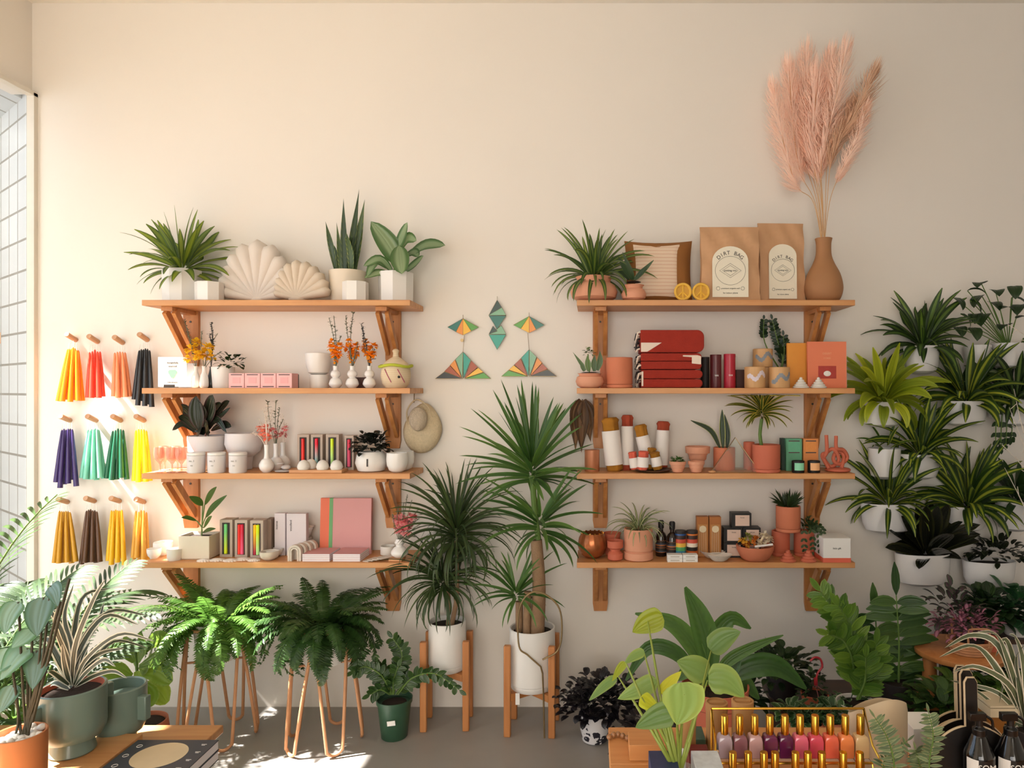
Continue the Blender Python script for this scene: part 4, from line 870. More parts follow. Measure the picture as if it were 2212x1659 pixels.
# pampas
ppm = leafm('pink_pampas_plume', 'f8dfd0', None, rough=.9, trans=.3, var=.06); ppt = leafm('tan_pampas_plume', 'deba9c', None, rough=.9, trans=.2, var=.1)
o = P(1779, 500, d); t = thing('pampas_grass', 'tall fan of dusty pink pampas plumes rising from the brown vase', 'dried flowers', o)
R = random.Random(5); sb = MB()
for i, (bx, by, tx, ty, wd, c) in enumerate(((1720, 400, 1672, 190, 34, 0), (1728, 370, 1705, 150, 44, 0), (1740, 345, 1742, 118, 46, 0), (1755, 330, 1765, 170, 50, 0), (1768, 320, 1795, 120, 40, 0), (1775, 345, 1826, 105, 40, 0), (1800, 330, 1884, 158, 40, 1), (1815, 375, 1872, 230, 26, 0), (1772, 360, 1780, 210, 46, 0), (1750, 360, 1722, 200, 46, 0), (1790, 330, 1836, 230, 38, 1), (1765, 380, 1755, 250, 40, 0))):
    dd = d+R.uniform(-.07, .08); q = curve([Vector((R.uniform(-.01, .01), 0, -.15)), P(1779+(bx-1779)*.35, 440, d)-o, P(bx, by, dd)-o, P((bx+tx)/2+(tx-1779)*.06, (by+ty)/2, dd)-o, P(tx, ty, dd)-o], 24)
    sb.tube(q, .0016, 5); b = MB(); ww = S(wd, d)
    for k in range(620):
        u = .40+.6*R.random(); x = u*24; j = min(23, int(x)); p = q[j].lerp(q[j+1], x-j); tg = (q[j+1]-q[j]).normalized(); f = math.sin(PI*min(1, (u-.40)/.6*.9+.07))**.7
        a = R.uniform(0, 6.28); sd = Vector((math.cos(a)*1.15, math.sin(a)*.7, R.uniform(-.3, .2))); e = p+tg*ww*1.25+sd*ww*1.1*f*R.uniform(.4, 1)+Vector((0, 0, -.012)); b.r = R.random()
        mid = (p+e)/2+sd*ww*.12; s2 = tg.cross(sd)*.0019; v = [b.vert(p), b.vert(mid+s2), b.vert(e), b.vert(mid-s2)]; b.face(v, [(.5, 0), (.4, .5), (.5, 1), (.6, .5)])
    b.clip = (d-.012, None, None); b.build('plume', ppt if c else ppm, t, smooth=80)
sb.clip = (d-.012, None, None); sb.build('stem', mat('straw_stem', 'd3a877', .7), t)
# ------------------------------------------------------------ right unit, second shelf
d = .2; o = onshelf(1274, 1, d); t = thing('potted_plant', 'mixed little succulents in a bulging terracotta pot, left end of the second right shelf', 'plant', o)
pot(t, 0, 0, .08, M['terra2'], prof=[(.04, 0), (.058, .012), (.064, .03), (.058, .05), (.048, .056), (.05, .062), (.056, .066), (.05, .066), (.046, .056), (0, .052)], soil=.047)
b = MB(); sb = MB()
for pts, w in (([(1265, 800), (1255, 785), (1237, 760)], 8), ([(1290, 800), (1296, 780), (1296, 757)], 14), ([(1272, 802), (1270, 785), (1268, 768)], 14), ([(1284, 802), (1283, 785), (1285, 765)], 13), ([(1262, 802), (1258, 790), (1254, 778)], 10)): pleaf(b, o, [(*p, d) for p in pts], w, d, 'spear', .3, (0, -1, .1))
bush(b, 46, .024, .013, P(1272, 762, d)-o, 'oval', .7, 91, .4, .3); fol(t, b, M['l_succ'], d); sb.tube([(0, 0, .05), P(1270, 765, d)-o], .003, 6); sb.build('stem', M['stem'], t)
def cyl(px0, px1, k, d, h, label, m, name='planter_pot', cat='pot', saucer=True, z=0, gap=True, grp=None, fill=None):
    o = onshelf((px0+px1)/2, k, d); o.z += z; r = S(px1-px0, d)/2*.985; t = thing(name, label, cat, o, grp); z0 = .016 if saucer else 0
    if saucer: b = MB(); b.lathe([(r*.94, 0), (r, .003), (r, .013), (r*.97, .015), (0, .015)], 40); b.build('saucer', m, t)
    b = MB(); b.lathe([(r*.95, z0), (r, z0+.004), (r, h-.002), (r-.003, h), (r-.007, h-.002), (r-.008, h*.85), (0, h*.85)], 40, cap=(True, False)); b.build('pot_body', m, t)
    return t, o, r
cyl(1309, 1367, 1, .19, .138, 'tall straight terracotta pot with saucer beside the red blankets', M['terra'])
cyl(1296, 1322, 1, .1, .13, 'slim terracotta pot half hidden behind the tall straight one', M['terra'])
M['red'] = mat('brick_red_wool', '9c2c1c', .95, .15, 30, .5, bscale=300); M['crm'] = mat('cream_wool', 'e8d6c4', .95, .05)
zb = 0
for i, (h, nm) in enumerate(((.082, 'lowest'), (.074, 'middle'), (.102, 'topmost'))):
    d = .14
    p0, p1 = ((1383, 1512), (1382, 1510), (1381, 1515))[i]; o = onshelf((p0+p1)/2, 1, d); o.z += zb+.0005; w = S(p1-p0, d)
    t = thing('folded_blanket', f'brick red folded wool blanket with cream patch and fringe, {nm} of the stack of three', 'blanket', o, 'stack of red blankets')
    b = MB(); n = 10; po = []
    for lay in range(2):
        za, zc = lay*h/2+.001, (lay+1)*h/2-.001; r = (zc-za)/2; pts = [(-w/2, za), (w/2-r, za)]+[(w/2-r+r*math.sin(PI*k/8), za+r-r*math.cos(PI*k/8)) for k in range(1, 8)]+[(w/2-r, zc), (-w/2, zc)]
        b.prism(pts, -.085, .085)
    if i == 2: b = MB(); r = h*.3; b.prism([(-w/2, .001), (w/2-r, .001)]+[(w/2-r+r*math.sin(PI/2*k/6), .001+r-r*math.cos(PI/2*k/6)) for k in range(1, 7)]+[(w/2-r+r*math.cos(PI/2*k/6), h-r+r*math.sin(PI/2*k/6)) for k in range(7)]+[(-w/2, h)], -.085, .085)
    b.build('wool_fold', M['red'], t, bevel=.004)
    b = MB()
    if i == 2: b.prism([(-w/2+.002, .004), (-w/2+.03, .004), (-w/2+.095, h*.44), (-w/2+.002, h*.44)], -.0868, -.085)
    elif i == 1: b.prism([(w/2-.085, h*.86), (w/2-.02, h*.86), (w/2-.004, h*.8), (w/2-.004, h*.3), (w/2-.045, h*.36), (w/2-.045, h*.74), (w/2-.085, h*.78)], -.0868, -.085)
    else: b.box((-w/2+.004, -.086, h*.5), (.008, .0018, h*.8))
    b.build('cream_patch', M['crm'], t, smooth=0)
    rr = random.Random(i)
    for s, (m_, nm2) in enumerate(((M['crm'], 'cream_fringe'), (M['dark'], 'dark_fringe'))):
        b = MB()
        for k in range(9):
            y = -.08+.017*k+s*.008; zz = rr.uniform(.15, .95)*h; b.tube([(-w/2, y, zz), (-w/2-.012, y, zz-.004), (-w/2-.018, y+.003, max(.003, zz-.03))], .0042, 6)
        b.clip = (None, None, .0005); tag(b.build(nm2, m_, t), kind=None)
    zb += h+.001
def tin(px, k, d, r, h, label, m, capm=None, z=0, name='cylinder_tin', cat='tin', txt=None):
    o = onshelf(px, k, d); o.z += z; t = thing(name, label, cat, o); b = MB(); b.lathe([(r*.98, 0), (r, .002), (r, h*.9), (0, h*.9)], 32); b.build('tube', m, t)
    b = MB(); b.lathe([(r*1.02, h*.9), (r*1.02, h-.002), (r, h), (0, h)], 32, cap=(True, False)); b.build('lid', capm or m, t)
    if txt: textmesh(txt, r*.55, M['paper'], t, (0, -r-.001, h*.38)); 
    return t
tin(1523, 1, .09, .02, .145, 'near-black tube tin, leftmost and rearmost of the three by the blankets', M['dark'])
tin(1546, 1, .17, .0255, .152, 'maroon tube tin with small white print, middle of three', mat('maroon_tin', '5c2426', .35), txt='tea')
tin(1576, 1, .17, .0265, .155, 'crimson tube tin with small white print, right of three', mat('crimson_tin', 'b02436', .35), txt='tea')
cardbox(1588, 1608, 1, .1, .085, 'dark brown box between the crimson tin and the wooden pots', mat('dark_red_brown', '482018', .6), dep=.06)
M['wpot'] = wood('pale_bamboo_pot', 'cb9c68', 'dcb07c', 2, .5)
def motif(t, r, z, cols, seed):
    rr = random.Random(seed); b = MB()
    for k in range(11):
        a = -PI/2-.85+.17*k; zz = z-.018+.012*math.sin(k*.9+seed)+.002*k; c = Vector((math.cos(a)*(r+.0006), math.sin(a)*(r+.0006), zz)); q = Matrix.Rotation(a+PI/2, 3, 'Z') @ Matrix.Rotation(PI/2, 3, 'X')
        b.lathe([(.0075, 0), (.0075, .0006), (0, .0006)], 10, c, q, sy=1.35)
    b.build('painted_band', cols, t)
w1 = mat('white_lilac_paint', 'ddd0d8', .6); w2 = mat('grey_blue_paint', '8a9096', .6)
t, o, r = cyl(1608, 1653, 1, .2, .096, 'pale wooden pot with white oval pattern, front left of three', M['wpot'], saucer=False); motif(t, r, .06, w1, 1)
t, o, r = cyl(1660, 1706, 1, .2, .094, 'pale wooden pot with grey feather pattern, front right of three', M['wpot'], saucer=False); motif(t, r, .055, w2, 4)
b = MB(); b.box((0, 0, .0485), (.1, .06, .097)); tag(b.build('display_block', M['wpot'], loc=onshelf(1648, 1, .1), bevel=.002), 'pale wooden block raising the rear wooden pot above the front two', 'block')
t, o, r = cyl(1626, 1669, 1, .1, .085, 'pale wooden pot with grey pattern, raised at the back above the other two', M['wpot'], saucer=False, z=.0975); motif(t, r, .055, w2, 2)
d = .06; o = onshelf(1686, 1, d); t = thing('potted_plant', 'dark upright glossy-leaved plant standing behind the wooden pots', 'plant', o); pot(t, .03, .036, .09, M['dark'])
b = MB(); sb = MB()
stem_leaves(b, sb, curve([Vector((0, 0, .08)), P(1690, 770, d)-o, P(1678, 730, d)-o, P(1668, 690, d)-o], 10), 13, .034, .016, 'oval', start=.35, seed=2); stem_leaves(b, sb, curve([Vector((.005, 0, .08)), P(1694, 760, d)-o, P(1692, 725, d)-o], 10), 10, .034, .016, 'oval', start=.2, seed=3); stem_leaves(b, sb, curve([Vector((0, 0, .08)), P(1652, 740, d)-o, P(1650, 690, d)-o], 10), 8, .028, .015, 'oval', start=.6, seed=4)
fol(t, b, M['l_black_zz'], d, ztop=shelfclip(1)); sb.build('stem', M['stem'], t)
def flatbook(px0, px1, pytop, k, d, label, m, rz=0, pic=None, dep=.016):
    w = S(px1-px0, d); o = onshelf((px0+px1)/2, k, d); h = (Z(pytop, d)-SZ[k]); t = thing('standing_book', label, 'book', o); t.rotation_euler = (-.03, 0, rz)
    b = MB(); b.box((0, 0, h/2), (w, dep, h)); b.build('cover', m, t, bevel=.001)
    b = MB(); b.box((.001, 0, h/2), (w+.0005, dep*.7, h*.985)); b.build('pages', M['pages'], t)
    return t, w, h
t, w, h = flatbook(1700, 1762, 741, 1, .11, 'yellow-orange book with dark figure print, behind the coral book', mat('saffron_cover', 'e89a3a', .6, .12, 6))
b = MB(); b.box((w*.32, -.0085, h*.34), (w*.26, .001, h*.32)); b.build('printed_figure', mat('dark_print', '4a3a3c', .6, .5, 90), t)
t, w, h = flatbook(1744, 1828, 738, 1, .15, 'coral book with a small red picture on the cover, right end of the second shelf', mat('coral_cover', 'e8825c', .6, .03))
b = MB(); b.box((0, -.0085, h*.34), (w*.46, .001, h*.27)); b.build('cover_picture', mat('red_picture', 'b03a30', .6, .3, 40), t); b = MB(); b.ball((0, -.009, h*.31), .017, 16, 8, (1, .1, .75)); b.build('white_painted_shape', M['paper'], t)
textmesh('DESERT', .012, mat('pale_orange_ink', 'f6b48c', .6), t, (0, -.0088, h*.74)); textmesh('STORIES', .009, bpy.data.materials['pale_orange_ink'], t, (0, -.0088, h*.64))
mer = None
for i, px in enumerate((1730, 1768)):
    lb = f'white swirled cone candle in front of the coral book, {("left", "right")[i]} of the pair'; o = onshelf(px, 1, .22)
    if mer is None:
        b = MB(); pr = []; n = 5
        for k in range(n): r0 = .037*(1-k/n); pr += [(r0*.93, .0095*k), (r0, .0095*k+.004), (r0*.86, .0095*(k+1)-.001)]
        b.lathe(pr+[(0, .05)], 30); mer = b.build('cone_candle', M['wmat'], loc=o); tag(mer, lb, 'candle', 'white cone candles')
    else: copy_tree(mer, o, lb)
# ------------------------------------------------------------ right unit, third shelf
# dried brown leaf bundle hanging
M['brown'] = mat('brown_dried_leaf', '6d4a2c', .7, .35, 12, .5)
bl = leafm('brown_dried_leaf_blade', '7a5632', '50371f', .5, .4, .6, .05, .25)
o = P(1258, 868, .07); t = thing('dried_leaf_bundle', 'bunch of long brown dried leaves hanging at the left end of the right shelves', 'dried leaves', (o.x, o.y, o.z)); b = MB()
for pts, w in (([(1258, 866), (1245, 905), (1243, 975)], 30), ([(1258, 866), (1256, 910), (1256, 978)], 32), ([(1258, 866), (1268, 900), (1276, 955)], 30), ([(1260, 864), (1272, 890), (1268, 940)], 26), ([(1255, 864), (1242, 890), (1238, 940)], 24)): pleaf(b, o, [(*p, .07+.02*i*(R.random()-.2)) for i, p in enumerate(pts)], w, .07, 'spear', .45, (0, -1, 0), wave=.02)
fol(t, b, bl, .07); b = MB(); b.tube([(0, .07, .0), (0, -.0, .01)], .003, 6); b.build('hanging_pin', M['steel'], t)
tin(1279, 2, .16, .034, .098, 'small copper-brown cup at the left end of the third right shelf', mat('copper_clay', 'b87752', .4, .2, metal=.3), name='clay_cup', cat='cup')
M['must'] = mat('mustard_linen', 'a8701c', .9, .25, 20, .5); M['rust'] = mat('rust_linen', 'a4442a', .9, .2, 20, .5); M['corl'] = mat('coral_linen', 'e0664e', .9, .15, 20, .5); M['band'] = mat('paper_band', 'ece6e0', .7, .02)
def roll(px, k, d, r, h, z0, z1, label, m, tilt=0, z=0, seed=1):
    rr = random.Random(seed); o = onshelf(px, k, d); o.z += z; t = thing('rolled_linen', label, 'linen roll', o); t.rotation_euler.y = tilt
    b = MB(); f = lambda a, zz: 1+.09*math.sin(5*a+zz*30+seed)+.05*math.sin(9*a); b.lathe([(r*.75, 0), (r*.86, .01), (r*.84, h*.9), (r*.95, h*.95), (r*.7, h), (r*.3, h*.97), (0, h*.9)], 28, fn=f); b.build('cloth', m, t, smooth=70)
    b = MB(); b.lathe([(r, z0*h), (r*1.0, z1*h), (r*.97, z1*h), (r*.97, z0*h)], 28, cap=(False, False)); b.build('paper_band', M['band'], t)
roll(1328, 2, .15, .042, .245, .12, .76, 'tall mustard linen roll in a wide white band, leftmost of the standing rolls', M['must'], -.1, seed=1)
roll(1355, 2, .11, .03, .255, .1, .8, 'tall rust linen roll in a white band, second of the standing rolls', M['rust'], 0, seed=2)
roll(1404, 2, .12, .032, .215, .1, .76, 'mustard linen roll in a white band leaning left, third of the standing rolls', M['must'], -.22, seed=3)
roll(1428, 2, .09, .032, .225, .1, .82, 'rust linen roll in a white band, rightmost of the standing rolls', M['rust'], .05, seed=4)
d = .18; bowl(1410, 2, d, [(.04, 0), (.075, .004), (.088, .012), (.086, .013), (.07, .007), (0, .006)], 'dark round plate under the small coral and mustard linen rolls', mat('dark_bronze_plate', '4d3526', .4, metal=.4), 'plate', 'plate')
roll(1371, 2, .19, .02, .08, .1, .66, 'small coral linen roll at the left edge of the dark plate', M['corl'], -.15, z=.012, seed=5)
roll(1388, 2, .215, .026, .085, .15, .68, 'small coral linen roll at the front of the dark plate', M['corl'], .05, z=.012, seed=6)
roll(1404, 2, .15, .022, .095, .2, .7, 'small mustard linen roll in the middle of the dark plate', M['must'], .1, z=.012, seed=7)
roll(1421, 2, .2, .025, .08, .2, .72, 'small mustard linen roll at the right of the dark plate', M['must'], -.2, z=.012, seed=8)
RP = [(.019, 0), (.024, .003), (.028, .018), (.03, .019), (.034, .036), (.037, .037), (.038, .05), (.035, .051), (.031, .035), (0, .034)]
d = .21; o = onshelf(1464, 2, d); t = thing('potted_plant', 'tiny green succulent cluster in a small ribbed terracotta pot', 'plant', o); pot(t, 0, 0, .05, M['terra2'], prof=RP, soil=.033)
b = MB(); bush(b, 60, .027, .015, (0, 0, .052), 'oval', .7, 95, .3, .5, sph=(1.2, .9, .6)); fol(t, b, leafm('bright_succulent_leaf', '3f7a35', '57924a', .7, .2, .4, .1), d)
bowl(1504, 2, .21, RP, 'empty small ribbed terracotta pot, right of the succulent one', M['terra2'], 'plant_pot', 'pot')
bowl(1507, 2, .1, [(.024, 0), (.03, .04), (.04, .05), (.043, .075), (.056, .078), (.058, .108), (.054, .109), (.045, .07), (0, .06)], 'wider terracotta pot standing behind the two small ribbed pots', M['terra2'], 'plant_pot', 'pot')
d = .1; t, o, r = cyl(1541, 1588, 2, d, .105, 'three-leaved snake plant in a terracotta cup behind the glass prism', M['terra'], 'potted_plant', 'plant', False); b = MB()
for pts, w in (([(1557, 972), (1535, 930), (1492, 908)], 13), ([(1562, 972), (1560, 925), (1560, 885)], 15), ([(1570, 972), (1572, 935), (1565, 895)], 13)): pleaf(b, o, [(*p, d) for p in pts], w, d, 'lance', .25, (0, -1, .2), n=12)
fol(t, b, leafm('edged_snake_leaf', '21391f', '8a9a4c', .82, .08, .35, .05), d, ztop=shelfclip(2)); b = MB(); b.lathe([(r-.01, .093), (0, .095)], 24, cap=(True, False)); b.build('soil', M['soil'], t)
# glass prism
d = .17; o = onshelf(1585, 2, d); t = thing('glass_prism', 'pyramid terrarium of clear glass with brass edges in front of the snake plant', 'terrarium', o)
V = [P(1535, 1012, .22)-o, P(1642, 1014, .22)-o, P(1635, 1014, .12)-o, P(1545, 1014, .12)-o, P(1588, 945, .17)-o]
for v in V[:4]: v.z = .002
b = MB(); [b.vert(v) for v in V]; [b.face(f) for f in ((0, 1, 4), (1, 2, 4), (2, 3, 4), (3, 0, 4))]; b.build('glass_pane', glassm('clear_thin_glass', (.97, 1, .98), .15, .05), t, smooth=0)
b = MB(); [b.tube([V[i], V[j]], .0014, 5) for i, j in ((0, 1), (1, 2), (2, 3), (3, 0), (0, 4), (1, 4), (2, 4), (3, 4))]; b.build('brass_edge', M['brass'], t)
b = MB(); b.tube([(math.cos(a)*.012, math.sin(a)*.012, .006) for a in [2*PI*k/20 for k in range(20)]], .005, 8, True); tag(b.build('wooden_ring', M['tray'], loc=onshelf(1538, 2, .232)), 'little pale ring lying at the shelf edge by the prism', 'ring')
d = .15; t, o, r = cyl(1625, 1685, 2, .19, .125, 'variegated dracaena with yellow-edged leaves in a big terracotta pot with saucer', M['terra3'], 'potted_plant', 'plant')
b = MB(); b.lathe([(r-.009, .11), (0, .112)], 24, cap=(True, False)); b.build('soil', M['soil'], t)
b = MB(); q = curve([Vector((-.02, 0, .11)), Vector((-.028, 0, .17)), Vector((-.02, 0, .24))], 6); b.tube(q, .008, 8); b.build('trunk', M['stem'], t)
b = MB(); rosette(b, 46, .155, .02, (1.2, -.1), (.2, 1.3), (-.02, 0, .25), .008, 'blade', .2, 97, .05); fol(t, b, leafm('yellow_edged_leaf', '35561f', 'c4c24a', .6, .1), .19, ztop=shelfclip(2))
cyl(1606, 1630, 2, .1, .13, 'terracotta pot half hidden behind the dracaena pot', M['terra3'], saucer=False)
def soapbox(px0, px1, d, h, m, im, label, z=0):
    t, w, dp, h = cardbox(px0, px1, 2, d, h, label, m, z=z, dep=.05)
    b = MB(); b.box((0, -dp/2-.0005, h*.75), (w*.76, .001, h*.42)); b.build('printed_label', im, t); 
    for f in (.57, .93): b = MB(); b.box((0, -dp/2-.0012, h*f), (w*.7, .001, h*.035)); b.build('printed_bar', M['bar'], t)
gm = mat('sea_green_card', '5fa07c', .6); om = mat('apricot_card', 'dc8c4c', .6); gk = mat('deep_green_card', '1e3a2c', .6)
soapbox(1695, 1729, .13, .148, gm, mat('mint_label', '66b48c', .6, .1, 80), 'tall sea-green candle box beside the orange box'); cardbox(1686, 1694, 2, .11, .148, 'thin dark green box edge left of the sea-green candle box', gk, dep=.04)
soapbox(1732, 1764, .13, .148, om, mat('orange_label', 'e6954a', .6, .1, 80), 'tall apricot candle box beside the green box')
def jar(px, label, m):
    d = .215; o = onshelf(px, 2, d); t = thing('jar_candle', label, 'candle', o); b = MB(); b.lathe([(.026, 0), (.0275, .003), (.0275, .053), (.025, .054), (.025, .05), (0, .049)], 30); b.build('black_jar', M['black'], t)
    b = MB(); n = 10; 
    for k in range(n):
        a0, a1 = -PI/2-.85+1.7*k/n, -PI/2-.85+1.7*(k+1)/n; v = [b.vert((math.cos(a)*.0282, math.sin(a)*.0282, z)) for a, z in ((a0, .012), (a1, .012), (a1, .045), (a0, .045))]; b.face(v)
    b.build('printed_label', m, t)
jar(1724, 'little black jar candle with a mint green label', mat('pale_mint_label', '8ed8b0', .6)); jar(1758, 'little black jar candle with a peach label', mat('peach_label', 'f0b47c', .6))
d = .17; o = onshelf(1805, 2, d); t = thing('knot_candle_holder', 'terracotta loop sculpture with two upright horns on a round base', 'sculpture', o)
b = MB(); b.lathe([(.045, 0), (.055, .004), (.056, .012), (.05, .016), (0, .017)], 36, c=(.01, 0, 0)); b.build('base_disc', M['terra3'], t)
b = MB(); 
for pts in ([(1785, 940), (1786, 975), (1780, 990), (1795, 1008), (1812, 992), (1800, 970), (1785, 978), (1776, 985), (1790, 1012)], [(1806, 942), (1807, 968), (1822, 972), (1830, 990), (1812, 1003), (1800, 992), (1808, 975), (1822, 985), (1818, 1012)]):
    b.tube(curve([P(x, y, d+.012*math.sin(i*1.7))-o for i, (x, y) in enumerate(pts)], 40), .0085, 10)
b.clip = (None, None, .008); b.build('loop', M['terra3'], t)
# ------------------------------------------------------------ right unit, bottom shelf
d = .15; o = onshelf(1280, 3, d); t = thing('ribbed_bowl', 'ribbed copper-coloured bowl at the left end of the bottom right shelf', 'bowl', o)
b = MB(); b.lathe([(.03, 0), (.055, .02), (.066, .055), (.06, .09), (.05, .112), (.046, .112), (.055, .08), (.06, .05), (.03, .01), (0, .01)], 72, cap=(True, False), fn=lambda a, z: 1+.05*abs(math.sin(9*a+z*25))); b.build('bowl_body', mat('copper_glaze', 'b0683c', .25, .2, metal=.6), t)
b = MB(); 
for k in range(14): a = 2*PI*k/14; b.box((math.cos(a)*.0475, math.sin(a)*.0475, .114), (.007, .007, .004), Matrix.Rotation(a, 3, 'Z'))
b.build('rim_studs', M['gold'], t)
GP = [(.026, 0), (.034, .006), (.034, .03), (.022, .042), (.024, .05), (.036, .058), (.036, .088), (.033, .088), (.031, .06), (0, .056)]
bowl(1329, 3, .2, GP, 'small pinkish terracotta goblet pot beside the spider plant', M['terra3'], 'goblet_pot', 'pot')
bowl(1322, 3, .09, [(.03, 0), (.036, .05), (.044, .1), (.041, .1), (.03, .05), (0, .04)], 'shadowed terracotta pot behind the small goblet pot', M['terra3'], 'plant_pot', 'pot')
d = .18; o = onshelf(1379, 3, d); t = thing('potted_plant', 'spider plant with arching striped leaves in a two-part pink terracotta pot', 'plant', o)
pot(t, 0, 0, .14, M['terra2'], prof=[(.06, 0), (.0665, .004), (.0665, .035), (.06, .039), (.06, .042), (.0655, .045), (.0655, .138), (.062, .14), (.058, .13), (0, .12)], soil=.058)
b = MB(); rosette(b, 46, .15, .009, (1.35, .3), (1.0, 2.6), (0, 0, .125), .012, 'blade', .2, 99, .02); fol(t, b, M['l_spider'], d, ztop=.30)
def bottle(px, d, label):
    o = onshelf(px, 3, d); t = thing('dark_bottle', label, 'bottle', o); b = MB(); b.lathe([(.024, 0), (.026, .004), (.026, .09), (.02, .105), (.01, .115), (.01, .13), (0, .13)], 24); b.build('bottle_body', mat('dark_amber_glass', '241611', .15, coat=.5), t)
    b = MB(); b.lathe([(.013, .128), (.014, .158), (.01, .164), (0, .165)], 20); b.build('cap', M['black'], t)
    b = MB(); b.lathe([(.0265, .02), (.0265, .075)], 24, cap=(False, False)); b.build('paper_label', stripem('coloured_arc_label', ['2a2420', '7a4a2c', '2a2420', 'b06a3a', '38485a', '2a2420'], 30, 'Z', .5), t)
bottle(1428, .12, 'dark capped bottle with arc label, left of two behind the white cartons'); bottle(1452, .15, 'dark capped bottle with arc label, right of two behind the white cartons')
def colortin(px, label, cols):
    t = tin(px, 3, .16, .0255, .125, label, stripem('banded_label', cols, 9.5, 'Z', .4), M['dark'])
colortin(1470, 'round tin with orange, blue and red banded label, left of two', ['2b5a9c', '3c88a8', '58a868', 'e8b84a', 'c8503a', '3a2824']); colortin(1495, 'round tin with orange and dark banded label, right of two', ['e07a2c', 'd8682a', '2a2420', 'e8dcc8', 'c8503a', '3a2824'])
cb = None
for k in range(4):
    px = 1457+(k % 2)*33; lb = f'flat white carton, {("lower left", "lower right", "upper left", "upper right")[k]} of the four in front of the tins'; o = onshelf(px, 3, .225); o.z += .0165*(k//2)
    if cb is None:
        cb, w_, dp, h_ = cardbox(px-16, px+16, 3, .225, .016, lb, M['paper'], dep=.04, grp='four flat white cartons'); b = MB(); b.box((0, -.0206, .008), (w_*.6, .0008, .005)); b.build('faint_print', mat('faint_grey_print', 'c9c2b6', .7), cb)
    else: copy_tree(cb, o, lb)
M['bam'] = mat('bamboo_card', 'bd8444', .6, .15, 20)
for i, (a, b_) in enumerate(((1504, 1529), (1531, 1556))):
    t, w, dp, h = cardbox(a, b_, 3, .13, .185, f'tall window box of amber sticks with a round sticker, {("left", "right")[i]} of two', mat('brown_kraft_card', 'a8672e', .6), dep=.04)
    b = MB(); b.box((0, -dp/2-.0004, h*.42), (w*.8, .0008, h*.78)); b.build('window_panel', M['bam'], t)
    for k in range(4): b = MB(); b.tube([((k-1.5)*w*.18, -dp/2-.002, h*.08), ((k-1.5)*w*.17, -dp/2-.002, h*.78)], .0026, 6); b.build('incense_stick', M['kraft'], t)
    b = MB(); b.lathe([(w*.3, 0), (w*.3, .001), (0, .001)], 20, (0, -dp/2-.004, h*.7), Matrix.Rotation(PI/2, 3, 'X')); b.build('round_sticker', mat('cream_sticker', 'e0cda8', .6), t)
def oval(px, d, label):
    o = onshelf(px, 3, d); b = MB(); b.lathe([(.02, 0), (.03, .006), (.052, .03), (.05, .031), (.028, .01), (0, .008)], 36, sx=1.05, sy=.75, fn=lambda a, z: 1+.12*max(0, math.cos(a))); tag(b.build('shell_bowl', M['arch'], loc=o), label, 'bowl')
oval(1538, .16, 'cream oval bowl, rear left one in front of the stick boxes'); oval(1553, .225, 'cream oval bowl, front one at the shelf edge')
def blk(px0, px1, z, label, d=.13, h=.068):
    t, w, dp, h = cardbox(px0, px1, 3, d, h, label, M['black'], z=z, dep=.06)
    b = MB(); b.box((w*.04, -dp/2-.0005, h*.5), (w*.72, .001, h*.74)); b.build('cream_label', mat('pinkish_cream_label', 'd8bcab', .6), t); textmesh('forest', .008, M['ink'], t, (w*.04, -dp/2-.0015, h*.7), depth=.0002)
blk(1561, 1601, 0, 'black box with pale label, lower left of the black pyramid'); blk(1602, 1640, 0, 'black box with pale label, lower right of the black pyramid')
blk(1561, 1601, .0685, 'black box with pale label, middle row left of the black pyramid'); blk(1602, 1640, .0685, 'black box with pale label, middle row right of the black pyramid'); blk(1578, 1620, .137, 'black box with pale label, single one on top of the pyramid', h=.066)
d = .195; o = onshelf(1631, 3, d); t = thing('wide_bowl', 'wide terracotta bowl filled with wrapped flower bundles', 'bowl', o); b = MB(); b.lathe([(.05, 0), (.065, .012), (.082, .045), (.085, .066), (.08, .066), (.07, .04), (.04, .02), (0, .02)], 40, cap=(True, False)); b.build('bowl_body', M['terra'], t)
fc = [leafm(n, c, None, rough=.6, trans=.2, var=.2) for n, c in (('wrapped_yellow', 'e8b43c'), ('wrapped_cream', 'eadfc4'), ('wrapped_green', '8a9a4a'), ('wrapped_orange', 'd8802c'))]
for i, (px, py, ci, nm) in enumerate(((1605, 1168, 0, 'yellow, far left'), (1618, 1160, 2, 'green, left of centre'), (1630, 1166, 3, 'orange, centre'), (1650, 1158, 1, 'cream, tall one on the right'), (1612, 1178, 3, 'orange, low at the left'), (1660, 1166, 1, 'cream, far right'), (1640, 1174, 1, 'cream, low at the centre'))):
    oo = P(px, py, d+.0); b = MB(); bush(b, 26, .014, .016, (0, 0, 0), 'oval', .9, 200+i, .3, .4); b.tube([(0, 0, 0), ((o.x-oo.x)*.5, 0, -.03)], .006, 6); tag(b.build('flower_bundle', fc[ci], loc=oo, smooth=60), f'small wrapped flower bundle in the wide terracotta bowl, {nm}', 'flower bundle')
b = MB(); b.tube([(-.03, 0, 0), (.05, 0, .01)], .005, 6); tag(b.build('paper_scroll', M['paper'], loc=P(1645, 1181, .25)), 'little white paper scroll lying across the front of the terracotta bowl', 'paper')
cyl(1667, 1706, 3, .11, .115, 'terracotta cylinder pot, lower left one under the small dark plant', M['terra3'])
t, o, r = cyl(1715, 1758, 3, .11, .115, 'trailing green plant in a terracotta cylinder, right of the stacked pots', M['terra3'], 'potted_plant', 'plant')
b = MB(); bush(b, 30, .045, .03, (.01, 0, .13), 'oval', .6, 131, .4, .3)
